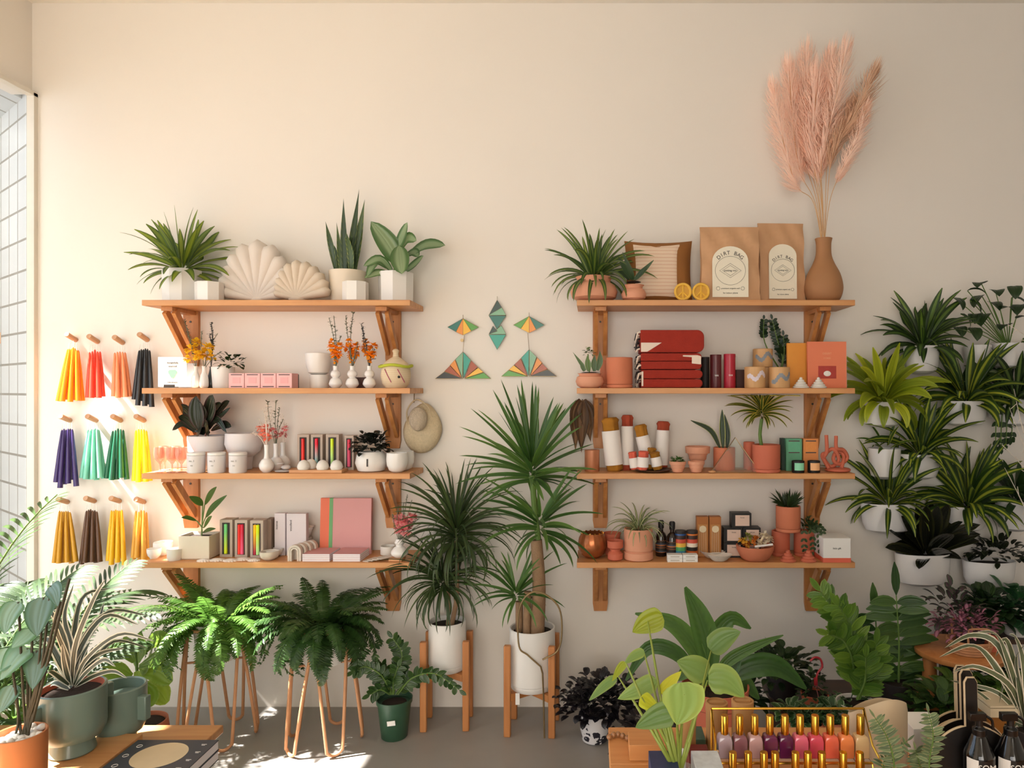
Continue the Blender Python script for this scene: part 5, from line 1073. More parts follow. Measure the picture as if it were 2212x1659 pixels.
for k in range(7):
    a = -1.9+.5*k; stem_leaves(b, None, curve([Vector((0, 0, .12)), Vector((math.cos(a)*.05, math.sin(a)*.05-.01, .15)), Vector((math.cos(a)*.075, math.sin(a)*.05-.04, .08+.01*k)), Vector((math.cos(a)*.07, math.sin(a)*.05-.045, .03+.008*k))], 8), 6, .024, .013, 'oval', start=.2, seed=140+k)
fol(t, b, M['l_ivy'], .11)
t, o, r = cyl(1676, 1729, 3, .13, .118, 'small dark upright plant in a terracotta pot stacked on the lower terracotta pots', M['terra'], 'potted_plant', 'plant', z=.116)
b = MB(); rosette(b, 34, .08, .014, (1.45, .5), (.0, .6), (0, 0, .11), .018, 'spear', .2, 133); fol(t, b, M['l_succ2'] if 'l_succ2' in M else leafm('deep_green_succulent', '25401f', None, trans=.05), .13)
cc = None
for i, px in enumerate((1702, 1746)):
    lb = f'ridged terracotta cone at the shelf edge, {("left", "right")[i]} of the pair'; o = onshelf(px, 3, .225)
    if cc is None:
        b = MB(); pr = []
        for k, r0 in enumerate((.036, .027, .019, .011)): pr += [(r0*.94, .012*k), (r0, .012*k+.005), (r0*.85, .012*(k+1)-.001)]
        b.lathe(pr+[(0, .052)], 28); cc = b.build('ridged_cone', M['terra3'], loc=o); tag(cc, lb, 'ornament', 'ridged terracotta cones')
    else: copy_tree(cc, o, lb)
t, w, dp, h = cardbox(1769, 1827, 3, .19, .108, 'white gift box with a coral base, right end of the bottom right shelf', M['paper'], rz=.0); b = MB(); b.box((0, 0, .01), (w*1.02, dp*1.02, .02)); b.build('coral_base', mat('coral_card', 'e0684e', .6), t); textmesh('little gift', .011, M['ink'], t, (0, -dp/2-.001, h*.58), depth=.0002)
# ------------------------------------------------------------ wall planters on the right
def wallpot(px, w, y0, y1, label, d=.085, cat='plant', name='wall_planter'):
    z0 = Z(y1, d); o = Vector((X(px, d), -d, z0)); t = thing(name, label, cat, o); h = Z(y0, d)-z0; r = S(w, d)/2
    b = MB(); b.lathe([(r*.45, 0), (r*.8, h*.1), (r*.93, h*.35), (r*.99, h*.97), (r*.98, h), (r*.94, h), (r*.93, h*.8), (0, h*.8)], 40, sy=.8*d/r if d < r else .95, cap=(True, False)); b.clip = (d-.001, None, None); b.build('planter', M['planter'], t)
    b = MB(); b.lathe([(r*.93, h*.86), (0, h*.88)], 30, sy=.78*d/r if d < r else .93, cap=(True, False)); b.clip = (d-.003, None, None); b.build('soil', M['soil'], t)
    return t, h
M['planter'] = mat('white_planter_resin', 'e2dfdc', .4, .02)
ns = 300
def wp(px, w, y0, y1, label, kind, L=.19, n=34, lw=.026, m=None, c=(0, 0), el=(1.45, .0), dr=(.3, 1.5), prof='lance'):
    global ns; ns += 1; t, h = wallpot(px, w, y0, y1, label); d = .085
    b = MB(); rosette(b, int(n*1.35), L*1.04, lw*1.3, el, dr, (c[0], -.015, h*.85+c[1]), .02, prof, .2, ns, .05); fol(t, b, m or M['l_corn'], d); return t, h
wp(1910, 68, 968, 1034, 'shadowed grey-white wall planter behind its neighbour, with a few thin leaves', 0, .12, 8, .014, M['l_drac'])
wp(1990, 74, 748, 808, 'white wall planter with upright striped dracaena, top left of the wall garden', 0, .22, 40, .03, leafm('dark_striped_leaf', '4f7a2c', '23421b', .35, .12))
wp(1905, 90, 868, 922, 'white wall planter with broad lime-green leaves beside the shelf end', 0, .23, 38, .042, M['l_lime'], dr=(.4, 2.0))
wp(2083, 94, 866, 920, 'white wall planter with big yellow-striped leaves, right of the lime-leaved one', 0, .25, 40, .034)
wp(1985, 88, 980, 1034, 'white wall planter with yellow-striped leaves below the lime-leaved one', 0, .22, 36, .03)
wp(1918, 118, 1086, 1150, 'large white wall planter with long narrow striped leaves, left edge of the wall garden', 0, .26, 34, .025)
wp(2087, 86, 1092, 1146, 'white wall planter with wide fan of striped leaves, middle of the wall garden', 0, .27, 44, .03)
t, h = wp(1993, 120, 1194, 1264, 'large white wall planter with dark croton leaves, lowest left of the wall garden', 0, .21, 22, .05, M['l_croton'], (.01, 0), (1.45, .3), (.0, .8), 'oval')
t, h = wallpot(2136, 114, 1210, 1266, 'white wall planter with small dark bushy leaves, lowest right of the wall garden'); b = MB(); bush(b, 120, .11, .05, (.03, -.01, h+.035), 'oval', .55, 311, .4, .2, sph=(1.2, .7, .6)); fol(t, b, M['l_dark3'] if 'l_dark3' in M else leafm('olive_black_leaf', '1a2414', '28321c', .7, .2, .3, .05), .085)
t, h = wp(2192, 80, 1080, 1146, 'white wall planter with dark leaves at the right picture edge, second from the bottom', 0, .18, 30, .03, M['l_dark'])
t, h = wp(2190, 84, 862, 920, 'white wall planter with dark striped leaves at the right picture edge, below the top row', 0, .24, 34, .032, leafm('deep_striped_leaf', '52743a', '1c3318', .35, .12))
t, h = wallpot(2178, 66, 742, 796, 'white wall planter with round drooping dark leaves, top right of the wall garden'); b = MB(); sb = MB(); R = random.Random(8)
for (x, y) in ((2075, 690), (2095, 660), (2100, 720), (2120, 650), (2130, 690), (2150, 640), (2160, 680), (2185, 655), (2195, 700), (2175, 715), (2090, 640), (2140, 665), (2060, 655), (2108, 690), (2205, 670), (2120, 625), (2190, 630), (2068, 718)):
    oo = Vector((X(2178, .085), -.085, Z(796, .085))); a = P(x, y-12, .12+R.uniform(-.04, .05))-oo
    b.strip(arc(a, R.uniform(-2.8, -.3), R.uniform(-.6, .5), .085, 1.4, 7), .06, 'heart', .15, cross=4); sb.tube(curve([Vector((0, 0, h*.8)), a*.6+Vector((0, 0, .05)), a], 6), .0022, 5)
fol(t, b, M['l_dark'], .085); fol(t, sb, M['stem'], .085, 'stem')
wallpot(2112, 56, 746, 792, 'small white wall planter half hidden below the drooping dark leaves', .07)
t, h = wallpot(2158, 50, 872, 905, 'small white wall planter with trailing ivy stems between the striped plants', .06); b = MB(); sb = MB()
for k in range(4): stem_leaves(b, sb, curve([Vector((0, -.02, h)), Vector((-.03+.02*k, -.05, h+.03)), Vector((-.05+.025*k, -.06, -.06)), Vector((-.04+.022*k, -.05, -.16+.02*k))], 10), 8, .03, .02, 'heart', start=.15, seed=320+k)
fol(t, b, M['l_dark'], .06); fol(t, sb, M['stem'], .06, 'stem')
o = P(2212, 980, .25); t = thing('dried_branch', 'bleached curly branches reaching in from the right picture edge', 'dried branch', o); b = MB(); R = random.Random(77)
for (x, y, x2, y2) in ((2180, 880, 2230, 1100), (2165, 960, 2240, 1060), (2190, 840, 2235, 1000), (2185, 1120, 2240, 1180), (2170, 1010, 2240, 1160), (2176, 700, 2235, 760)):
    q = curve([P(x2, y2, .3)-o, P((x+x2)/2+R.uniform(-10, 20), (y+y2)/2, .3)-o, P(x, y, .26)-o], 10); b.tube(q, [.003-.0002*i for i in range(11)], 5)
    for k in range(3): p = q[4+2*k]; b.tube([p, p+Vector((R.uniform(-.04, .0), 0, R.uniform(-.03, .04)))], .0015, 5)
b.build('branches', mat('bleached_wood', 'd8cbbb', .8), t)
# ------------------------------------------------------------ floor, centre
M['ratt'] = mat('rattan_cane', 'c08a60', .55, .2, 30)
def rattan(px, d, label, flab, seed, mfol):
    o = Vector((X(px, d), -d, 0)); t = thing('rattan_plant_stand', label, 'plant stand', o); zt = .50; n = 5
    b = MB(); b.tube([(math.cos(a)*.115, math.sin(a)*.115, zt) for a in [2*PI*k/36 for k in range(36)]], .0065, 8, True); b.build('top_ring', M['ratt'], t)
    for k in range(n):
        a0 = 2*PI*(k+.25)/n; da = 2*PI/n*.52; rb = .155; w = .034
        u = Vector((math.cos(a0), math.sin(a0), 0)); s = Vector((-u.y, u.x, 0))
        A = Vector((math.cos(a0-da)*.115, math.sin(a0-da)*.115, zt)); C = Vector((math.cos(a0+da)*.115, math.sin(a0+da)*.115, zt))
        pts = [A, A.lerp(u*rb-s*w+Vector((0, 0, .06)), .5)+u*.004, u*rb-s*w+Vector((0, 0, .05))]+[u*rb+s*w*math.sin(q)+Vector((0, 0, .007+w*(1-math.cos(q)))) for q in (-1.1, -.6, 0, .6, 1.1)]+[u*rb+s*w+Vector((0, 0, .05)), C.lerp(u*rb+s*w+Vector((0, 0, .06)), .5)+u*.004, C]
        b = MB(); b.tube(curve(pts, 40), .0068, 8); b.build('hairpin_leg', M['ratt'], t)
    tp = thing('potted_fern', flab, 'fern', o+Vector((0, 0, .345))); pot(tp, .078, .098, .17, M['white'])
    b = MB(); b.lathe([(.112, 0), (.07, 0)], 36, c=(0, 0, -.0005), cap=(False, False)); 
    for a in range(3): b.tube([(math.cos(a*PI/3)*.14, math.sin(a*PI/3)*.14, .337), (-math.cos(a*PI/3)*.14, -math.sin(a*PI/3)*.14, .337)], .0045, 6) if False else None
    b = MB(); 
    for a in range(2): b.tube([(math.cos(a*PI/2+.3)*.123, math.sin(a*PI/2+.3)*.123, .339), (-math.cos(a*PI/2+.3)*.123, -math.sin(a*PI/2+.3)*.123, .339)], .005, 6)
    b.build('cross_rod', M['ratt'], t)
    b = MB(); fern(b, 105, .29, .042, (0, 0, .16), (1.15, .0), (1.0, 2.6), seed, .011, 26, r0=.05); fol(tp, b, mfol, d, 'fronds', ztop=.754-.03-.345, zbot=None)
    return o
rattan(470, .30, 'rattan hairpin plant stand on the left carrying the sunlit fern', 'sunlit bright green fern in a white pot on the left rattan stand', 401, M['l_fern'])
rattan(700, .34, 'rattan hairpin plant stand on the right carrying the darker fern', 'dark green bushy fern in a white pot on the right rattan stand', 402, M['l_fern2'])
# small ZZ in green nursery pot
d = .29; o = Vector((X(852, d), -d, 0)); t = thing('potted_plant', 'glossy zz plant in a dark green plastic nursery pot on the concrete floor', 'plant', o)
pot(t, .055, .076, .17, mat('green_plastic', '33553f', .4, .03), prof=[(.052, 0), (.056, .004), (.072, .15), (.077, .152), (.078, .17), (.074, .17), (.07, .15), (0, .15)], soil=.072)
b = MB(); sb = MB()
for i, pts in enumerate(([(850, 1500), (862, 1450), (868, 1410), (848, 1378)], [(860, 1500), (890, 1465), (940, 1455), (992, 1490)], [(845, 1500), (825, 1460), (790, 1440), (765, 1450)], [(848, 1500), (835, 1460), (815, 1432)], [(850, 1500), (850, 1470), (860, 1440)], [(842, 1500), (822, 1490), (800, 1500)], [(855, 1500), (872, 1480), (900, 1470)], [(846, 1500), (838, 1475), (812, 1465)])):
    stem_leaves(b, sb, curve([P(x, y, d+(.02*(i % 3)-.01)*k)-o for k, (x, y) in enumerate(pts)], 12), (14, 13, 10, 9, 7, 5, 6, 7)[i], .05, .024, 'oval', .0045, .2, .95, seed=420+i, fold=.2)
fol(t, b, M['l_zz'], d); fol(t, sb, M['stem'], d, 'stem'); b = MB(); b.box((.006, -.071, .09), (.035, .004, .02), Matrix.Rotation(-.12, 3, 'Y')); b.build('white_price_tag', M['paper'], t)
# wooden stands with white cylinder pots
M['oak'] = wood('warm_oak_leg', 'b5713c', 'cb8a52', 2)
def stand(px, d, hw, hd, zl, zx, label, rz=0):
    o = Vector((X(px, d), -d, 0)); t = thing('wooden_plant_stand', label, 'plant stand', o); t.rotation_euler.z = rz
    for sx_ in (-1, 1):
        for sy_ in (-1, 1): b = MB(); b.box((sx_*hw, sy_*hd, zl/2), (.03, .026, zl)); b.build('leg', M['oak'], t, bevel=.004)
    b = MB(); L = 2*math.hypot(hw, hd)-.02
    for s in (-1, 1): b.box((0, 0, zx+.001*s), (L, .028, .03), Matrix.Rotation(s*math.atan2(hd, hw), 3, 'Z'))
    b.build('cross_brace', M['oak'], t); return o, t
def whitecyl(o, z, r, h, label, n='potted_plant'):
    t = thing(n, label, 'plant', o+Vector((0, 0, z))); b = MB(); b.lathe([(r*.9, 0), (r*.93, .003), (r*.95, .02), (r*.93, .022), (r*.93, .026), (r, .03), (r, h-.002), (r-.003, h), (r-.008, h-.003), (r-.01, h*.88), (0, h*.88)], 44, cap=(True, False)); b.build('pot', M['white'], t)
    b = MB(); b.lathe([(r-.01, h*.9), (0, h*.91)], 30, cap=(True, False)); b.build('soil', M['soil'], t); return t
d = .17; o, _ = stand(966, d, .094, .07, .40, .235, 'square-legged wooden plant stand, left one, under the thin-leaved dracaena', .05)
t = whitecyl(o, .2515, .084, .22, 'tall dracaena with drooping thin dark leaves in a white cylinder pot'); d0 = d
b = MB(); q = curve([Vector((.02, 0, .19)), Vector((.045, 0, .35)), Vector((.04, 0, .58))], 8); b.tube(q, [.011-.0004*i for i in range(9)], 8); q2 = curve([Vector((0, 0, .19)), Vector((.01, 0, .3)), Vector((-.005, 0, .4))], 6); b.tube(q2, .008, 8); b.build('cane_trunk', M['bark'], t)
b = MB(); rosette(b, 150, .30, .015, (1.45, -.3), (.4, 2.5), (.04, 0, .56), .012, 'blade', .2, 431, .1); rosette(b, 110, .27, .014, (1.2, -.3), (.6, 2.2), (-.02, -.01, .36), .012, 'blade', .2, 432, .08); fol(t, b, M['l_marg'], d)
d = .21; o, _ = stand(1150, d, .098, .085, .40, .17, 'square-legged wooden plant stand, right one, under the tall yucca', -.06)
t = whitecyl(o, .1865, .102, .27, 'tall yucca with thick trunks and spiky leaves in a large white cylinder pot')
b = MB(); b.tube(curve([Vector((.02, 0, .24)), Vector((.03, 0, .45)), Vector((.018, 0, .66))], 8), [.034-.001*i for i in range(9)], 14); b.build('main_trunk', M['bark'], t)
b = MB(); b.tube([(-.025, -.02, .24), (-.02, -.01, .43)], .017, 12); b.tube([(-.06, .01, .24), (-.06, .01, .38)], .017, 12); b.build('short_trunks', M['bark'], t)
b = MB(); b.tube(curve([Vector((.03, 0, .64)), Vector((.01, 0, .8)), Vector((.0, 0, .95))], 6), .013, 8); b.build('upper_stem', M['stem'], t)
b = MB(); rosette(b, 60, .33, .028, (1.5, -.15), (-.05, .7), (.0, 0, .92), .015, 'blade', .25, 441, .12); rosette(b, 36, .27, .026, (1.1, -.4), (.1, 1.2), (.035, -.02, .68), .015, 'blade', .25, 442, .1); rosette(b, 34, .2, .018, (1.3, -.3), (.1, 1.0), (-.07, -.02, .4), .012, 'blade', .25, 443, .05); fol(t, b, M['l_yucca'], d)
# trellis
d = .33; o = Vector((X(1176, d), -d, 0)); t = thing('metal_trellis', 'thin brass wire plant support with a curved loop, standing before the yucca pot', 'plant support', o); b = MB()
b.tube([Vector((p.x, 0, p.z)) for p in [P(x, y, d)-o for x, y in [(1176, 1594), (1174, 1500), (1172, 1455)]]]+[Vector((p.x, 0, p.z)) for p in curve([P(x, y, d)-o for x, y in [(1168, 1440), (1140, 1415), (1121, 1395), (1121, 1320), (1140, 1285), (1170, 1280), (1206, 1310), (1214, 1360), (1205, 1405), (1172, 1425)]], 50)], .0038, 8)
b.clip = (None, None, .0004); b.build('wire_loop', M['brass'], t)
b = MB(); b.box((0, 0, 0), (.018, .002, .05)); o2 = P(1118, 1510, .31); tag(b.build('price_tag', M['paper'], loc=o2), 'white paper tag hanging on the front leg of the right wooden stand', 'tag')
# black-leaved plant
d = .33; o = Vector((X(1285, d), -d, 0)); t = thing('potted_plant', 'bushy plant with near-black leaves in a small white speckled pot on the floor', 'plant', o)
m_, nt_, bb_ = _new('black_blotched_white_glaze'); tc_ = node(nt_, 'ShaderNodeTexCoord'); vz = node(nt_, 'ShaderNodeTexNoise'); vz.inputs['Scale'].default_value = 28; rp = node(nt_, 'ShaderNodeValToRGB'); rp.color_ramp.interpolation = 'CONSTANT'; rp.color_ramp.elements[0].color = lin('e6e3e4'); rp.color_ramp.elements[1].color = lin('24222c'); rp.color_ramp.elements[1].position = .54
nt_.links.new(tc_.outputs['Object'], vz.inputs[0]); nt_.links.new(vz.outputs[0], rp.inputs[0]); nt_.links.new(rp.outputs[0], bb_.inputs[0]); bb_.inputs['Roughness'].default_value = .3
pot(t, .05, .07, .12, m_, prof=[(.04, 0), (.055, .01), (.066, .06), (.064, .12), (.06, .12), (.06, .1), (0, .1)], soil=.058)
b = MB(); bush(b, 420, .15, .042, (.03, .02, .16), 'oval', .75, 451, .25, .3, sph=(1.35, .9, .8)); fol(t, b, M['l_black'], d, zbot=.01)
d = .7; o = Vector((X(1400, d), -d, 0)); t = thing('potted_plant', 'second near-black bushy plant in a dark pot behind the long glossy leaves', 'plant', o); pot(t, .06, .08, .12, M['dark'])
b = MB(); bush(b, 260, .12, .04, (0, 0, .18), 'oval', .75, 452, .25, .3, sph=(1.1, .9, .9)); fol(t, b, M['l_black'], d, zbot=.01)
# bird's nest fern
d = .75; o = Vector((X(1545, d), -d, 0)); t = thing('potted_plant', "large bird's nest fern with wavy strap leaves in a tall terracotta pot", 'plant', o); zt = Z(1478, d)
pot(t, .085, .125, zt, M['terra3'])
b = MB()
for pts, w in (([(1532, 1475), (1530, 1400), (1510, 1330), (1480, 1268)], 62), ([(1525, 1475), (1500, 1400), (1450, 1345), (1372, 1325)], 46), ([(1515, 1475), (1460, 1410), (1400, 1400), (1352, 1470)], 38), ([(1538, 1470), (1545, 1380), (1580, 1335), (1622, 1358)], 44), ([(1545, 1475), (1570, 1430), (1620, 1400), (1692, 1372)], 30), ([(1555, 1478), (1620, 1440), (1680, 1440), (1742, 1488)], 56), ([(1545, 1475), (1580, 1450), (1600, 1418)], 32), ([(1540, 1475), (1520, 1445), (1505, 1425)], 24), ([(1530, 1480), (1490, 1450), (1462, 1470)], 36), ([(1550, 1475), (1600, 1470), (1640, 1510)], 40)):
    pleaf(b, o, [(*p, d+.0*k) for k, p in enumerate(pts)], w, d, 'lance', .22, (0, -1, .35), 4, 18, .02)
fol(t, b, M['l_nest'], d)
# ------------------------------------------------------------ low bench and plants, right
M['bench'] = wood('dark_bench_wood', '3a2a1e', '50382a', 0)
b = MB(); bx0, bx1 = X(1692, .6), 2.75; b.box(((bx0+bx1)/2, -.55, .215), (bx1-bx0, .6, .035)); t = thing('plant_bench', 'low dark wooden bench along the wall carrying the right-hand floor plants', 'bench', ((bx0+bx1)/2, -.55, 0))
q = MB(); q.box((0, 0, .215), (bx1-bx0, .6, .035)); q.build('bench_top', M['bench'], t)
for x in (-1, 1):
    for y in (-1, 1): q = MB(); q.box((x*((bx1-bx0)/2-.05), y*.25, .099), (.05, .05, .197)); q.build('leg', M['bench'], t)
ZB = .2335
def benchpot(px, d, r, h, label, m, z=ZB, name='potted_plant', cat='plant'):
    t = thing(name, label, cat, (X(px, d), -d, z)); pot(t, r*.8, r, h, m); return t, Vector(t.location)
t, o = benchpot(1850, .72, .075, .11, 'tall light green zz plant with thick feathery stems, right of the shelf end', M['white'])
b = MB(); sb = MB()
for i, pts in enumerate(([(1845, 1500), (1835, 1420), (1815, 1340), (1772, 1278)], [(1850, 1500), (1850, 1420), (1835, 1350), (1812, 1310)], [(1855, 1510), (1885, 1450), (1892, 1390)], [(1848, 1500), (1842, 1430), (1822, 1385), (1790, 1370)], [(1852, 1510), (1868, 1470), (1870, 1420)])):
    stem_leaves(b, sb, curve([P(x, y, .72+.01*i*k)-o for k, (x, y) in enumerate(pts)], 14), (17, 15, 13, 12, 10)[i], .085, .03, 'oval', .006, .12, .75, seed=460+i, fold=.2)
fol(t, b, M['l_zz2'], .72); sb.build('stem', M['stem'], t)
t, o = benchpot(1938, .5, .07, .1, 'upright plant with long dark lance leaves on a single stem, left of the pedestal', M['dark'])
b = MB(); sb = MB(); q = [P(x, y, .5)-o for x, y in ((1940, 1520), (1942, 1400), (1936, 1285))]; stem_leaves(b, sb, curve(q, 12), 11, .17, .052, 'lance', .006, .15, 1.1, seed=470, fold=.15, droop=.7, cross=4); q = [P(x, y, .45)-o for x, y in ((1935, 1520), (1900, 1420), (1890, 1320))]; stem_leaves(b, sb, curve(q, 12), 8, .15, .05, 'lance', .006, .2, 1.1, seed=471, fold=.15, droop=.7, cross=4)
fol(t, b, M['l_mid2'] if 'l_mid2' in M else leafm('forest_green_leaf', '2f5a26', '3b682e', .7, .2), .5); sb.build('stem', M['stem'], t)
for i, (px, d, r, lab, m, seed) in enumerate(((1690, .42, .10, 'dark trailing plant in a black pot below the pink hook', M['l_dark'], 481), (1585, .36, .09, 'dark green leafy plant behind the terracotta pot of strap leaves', M['l_dark'], 482))):
    on = px > 1660; t, o = benchpot(px, d, .07, .1, lab, M['dark'], ZB if on else 0); b = MB(); bush(b, 150, r*1.3, .055, (0, 0, .12+(0 if on else .08)), 'oval', .6, seed, .3, .2, sph=(1.2, .9, .7)); fol(t, b, m, d, zbot=.003)
for i, (px, d, nm) in enumerate(((1712, .75, 'leftmost'), (1752, .78, 'second from the left'), (1798, .76, 'third from the left'), (1830, .68, 'rightmost'))):
    t, o = benchpot(px, d, .045, .06, f'small fittonia with white-veined leaves in a terracotta pot, {nm} of four', M['terra']); b = MB(); bush(b, 46, .06, .048, (0, 0, .07), 'oval', .7, 490+i, .3, .3, sph=(1.1, .9, .8), cross=4); fol(t, b, M['l_fitt'], d, zbot=.003)
d = .55; t, o = benchpot(1760, d, .055, .07, 'little hanging-pot plant with a pink plastic hook hanger', M['terra3'])
b = MB(); bush(b, 60, .07, .03, (0, 0, .08), 'oval', .6, 498, .3, .2); fol(t, b, M['l_ivy'], d, zbot=.003)
b = MB(); b.tube(curve([P(x, y, d)-o for x, y in ((1762, 1478), (1766, 1455), (1776, 1440), (1772, 1424), (1760, 1420), (1750, 1428))], 20), .0045, 8); b.box(P(1762, 1472, d)-o, (.014, .006, .03)); b.build('pink_hook', mat('pink_plastic', 'b8323c', .35), t)
b = MB()
for x, y in ((-.05, 0), (.05, 0), (0, -.05)): b.tube([(x, y, .068), P(1762, 1480, d)-o], .0012, 5)
b.build('hanger_wire', mat('pink_wire', 'c06a70', .5), t)
# pedestal, basket, pink plant
d = .50; t = thing('wooden_pedestal', 'turned wooden pedestal with a round top standing on the low bench', 'pedestal', (X(1992, d)+.03, -d, ZB)); zt = Z(1400, d)-ZB
b = MB(); b.lathe([(.17, zt-.024), (.175, zt-.018), (.175, zt-.004), (.17, zt), (0, zt)], 44, c=(.12, 0, 0)); b.build('round_top', M['oak'], t)
b = MB(); b.lathe([(.03, .03), (.026, zt-.024)], 24, cap=(True, True)); b.build('column', M['oak'], t); b = MB(); b.box((0, 0, .015), (.12, .12, .03)); b.build('square_foot', M['oak'], t, bevel=.003)
pt = Vector(t.location)+Vector((.12, 0, zt))
t = thing('rattan_basket', 'small rattan basket with two loop handles on the wooden pedestal', 'basket', pt+Vector((.02, -.05, .0005))); b = MB()
for k in range(5): b.tube([(math.cos(a)*(.07+.004*k), math.sin(a)*(.07+.004*k)*.8, .006+.0115*k) for a in [2*PI*j/32 for j in range(32)]], .0058, 6, True)
b.build('woven_wall', M['ratt'], t)
for s in (-1, 1): b = MB(); b.tube(curve([Vector((-.04, s*.062, .04)), Vector((-.042, s*.066, .1)), Vector((-.03, s*.066, .115)), Vector((.03, s*.066, .115)), Vector((.042, s*.066, .1)), Vector((.04, s*.062, .04))], 24), .004, 8); b.build('handle', M['ratt'], t)
t = thing('potted_plant', 'pink and burgundy leafy plant set in the rattan basket', 'plant', pt+Vector((.02, -.05, .0015))); pot(t, .04, .052, .06, M['dark']); b = MB(); bush(b, 150, .11, .038, (-.01, .01, .1), 'oval', .5, 501, .3, .2, sph=(1.25, .8, .7)); fol(t, b, M['l_pink'], .45, zbot=.05); b = MB(); bush(b, 60, .1, .05, (-.03, .05, .15), 'oval', .5, 502, .4, .3); fol(t, b, M['l_purple'], .5, 'dark_foliage', zbot=.05)
t = thing('plant_pot', 'small red terracotta pot at the right edge of the pedestal top', 'pot', pt+Vector((.12, -.02, .0005))); pot(t, .03, .04, .05, M['terra3'], soil=False)
# plants at the right picture edge
R = random.Random(61)
M['rack'] = mat('dark_wire', '2c2722', .5, metal=.6)
d = .28; zz = Z(1370, d); t = thing('plant_shelf', 'narrow dark shelf against the wall at the right picture edge', 'shelf', (X(2190, d), -d+.08, 0)); b = MB(); b.box((0, 0, zz-.01), (.5, .3, .02)); b.build('shelf_top', M['bench'], t)
for x in (-1, 1): b = MB(); b.box((x*.22, .1, (zz-.02)/2), (.03, .03, zz-.021)); b.build('leg', M['bench'], t)
for i, (px, dd, lab, m, r, sd) in enumerate(((2135, .26, 'dark green bushy plant on the narrow wall shelf, left one', M['l_dark'], .1, 511), (2195, .28, 'blue-green round-leaved plant in a white pot, right end of the narrow wall shelf', leafm('blue_green_leaf', '2a5238', '3f6b4a', .7, .2), .13, 512))):
    t, o = benchpot(px, dd, .06, .07, lab, M['white'] if i else M['dark'], zz+.0005); b = MB(); bush(b, 90, r, .075, (0, 0, .1), 'oval', .75, sd, .3, .2, sph=(1.1, .8, .8), cross=4); fol(t, b, m, dd, zbot=.0)
for i, (px, dd, lab, m, sd) in enumerate(((2065, .68, 'leafy green plant on the bench in front of the pedestal column', M['l_mid'], 521), (2120, .45, 'dark green leafy plant under the right side of the pedestal top', M['l_dark'], 522), (2040, .8, 'low dark green plant at the front of the bench beside the black boards', M['l_fern2'], 523), (2175, .7, 'bushy green plant on the bench at the right picture edge', M['l_mid'], 524))):
    t, o = benchpot(px, dd, .06, .06, lab, M['dark']); b = MB(); bush(b, 110, .11, .065, (0, 0, .11), 'oval', .65, sd, .3, .2, sph=(1.2, .9, .7)); fol(t, b, m, dd, zbot=.0, ztop=(zt-.03) if i < 2 else None)
# ------------------------------------------------------------ front right table
TZ = .75; M['ftable'] = wood('light_orange_table_top', 'c9854a', 'dd9e62', 0)
ty0, ty1 = -1.78, -2.75; tx0, tx1 = X(1314, 1.78), 1.25
t = thing('display_table', 'orange wooden display table at the front right with bottles and boards on it', 'table', ((tx0+tx1)/2, (ty0+ty1)/2, 0))
b = MB()
for k in range(6): w_ = (ty0-ty1)/6; b.box((0, (ty0-ty1)/2-w_*(k+.5), TZ-.02), (tx1-tx0, w_-.0012, .04))
b.build('plank_top', M['ftable'], t, bevel=.002)
for x in (-1, 1):
    for y in (-1, 1): b = MB(); b.box((x*((tx1-tx0)/2-.05), y*((ty0-ty1)/2-.05), (TZ-.041)/2), (.06, .06, TZ-.041)); b.build('leg', M['ftable'], t)
def ontab(px, d, z=0): return Vector((X(px, d), -d, TZ+z+.0005))
def ktube(px, d, h, r, label, m):
    t = thing('kraft_tube', label, 'tube', ontab(px, d)); b = MB(); b.lathe([(r, 0), (r, h*.84), (0, h*.84)], 40); b.build('tube_body', m, t)
    b = MB(); b.lathe([(r*1.04, h*.8), (r*1.04, h-.001), (r*.9, h), (r*.88, h-.004), (0, h-.004)], 40, cap=(True, False)); b.box((0, 0, h-.002), (r*1.4, r*.35, .004)); b.build('lid', m, t)
M['tubem'] = mat('raw_kraft_board', 'b98a55', .75, .12, 20)
ktube(1548, 1.87, Z(1516, 1.87)-TZ, S(46, 1.87)/2, 'tall kraft cardboard tube with slotted lid, left of two behind the gold rack', M['tubem'])
ktube(1604, 1.89, Z(1512, 1.89)-TZ, S(46, 1.89)/2, 'tall kraft cardboard tube with slotted lid, right of two behind the gold rack', M['tubem'])
ktube(1483, 1.98, Z(1545, 1.98)-TZ, S(40, 1.98)/2, 'kraft tube with white printed label among the heart-leaf stems', M['tubem'])
b = MB(); r = S(40, 1.98)/2*1.02
for k in range(12):
    a0, a1 = PI+PI*k/12, PI+PI*(k+1)/12; v = [b.vert((math.cos(a)*r, math.sin(a)*r, z)) for a, z in ((a0, .01), (a1, .01), (a1, .06), (a0, .06))]; b.face(v)
tg = b.build('paper_label', M['paper'], [o for o in col.objects if o.name.startswith('kraft_tube')][-1])
# cream slanted vase
d = 1.95; o = ontab(1895, d); r = S(128, d)/2; b = MB(); n = 64; rings = []
for f, zf in ((1, lambda a: 0), (1, lambda a: .9), (.96, lambda a: 1), (.93, lambda a: .97), (.92, lambda a: .1)):
    ring = []
    for i in range(n):
        a = 2*PI*i/n; u = math.cos(a)*.95-.3; top = (Z(1497, d)-TZ)*(1-(.13*abs(u)**1.6 if u < 0 else .16*u**2))-.012*(1+math.sin(a)); z = zf(a)*top; ring.append(b.vert((math.cos(a)*r*f, math.sin(a)*r*f*.55, z)))
    rings.append(ring)
for A, B in zip(rings, rings[1:]):
    for i in range(n): j = (i+1) % n; b.face((A[i], A[j], B[j], B[i]))
b.face(rings[0][::-1]); b.face(rings[-1])
tag(b.build('slanted_vase', mat('cream_resin', 'd8c3a2', .45, .03), loc=o), 'tall cream oval vase with a slanted rim behind the gold rack', 'vase')
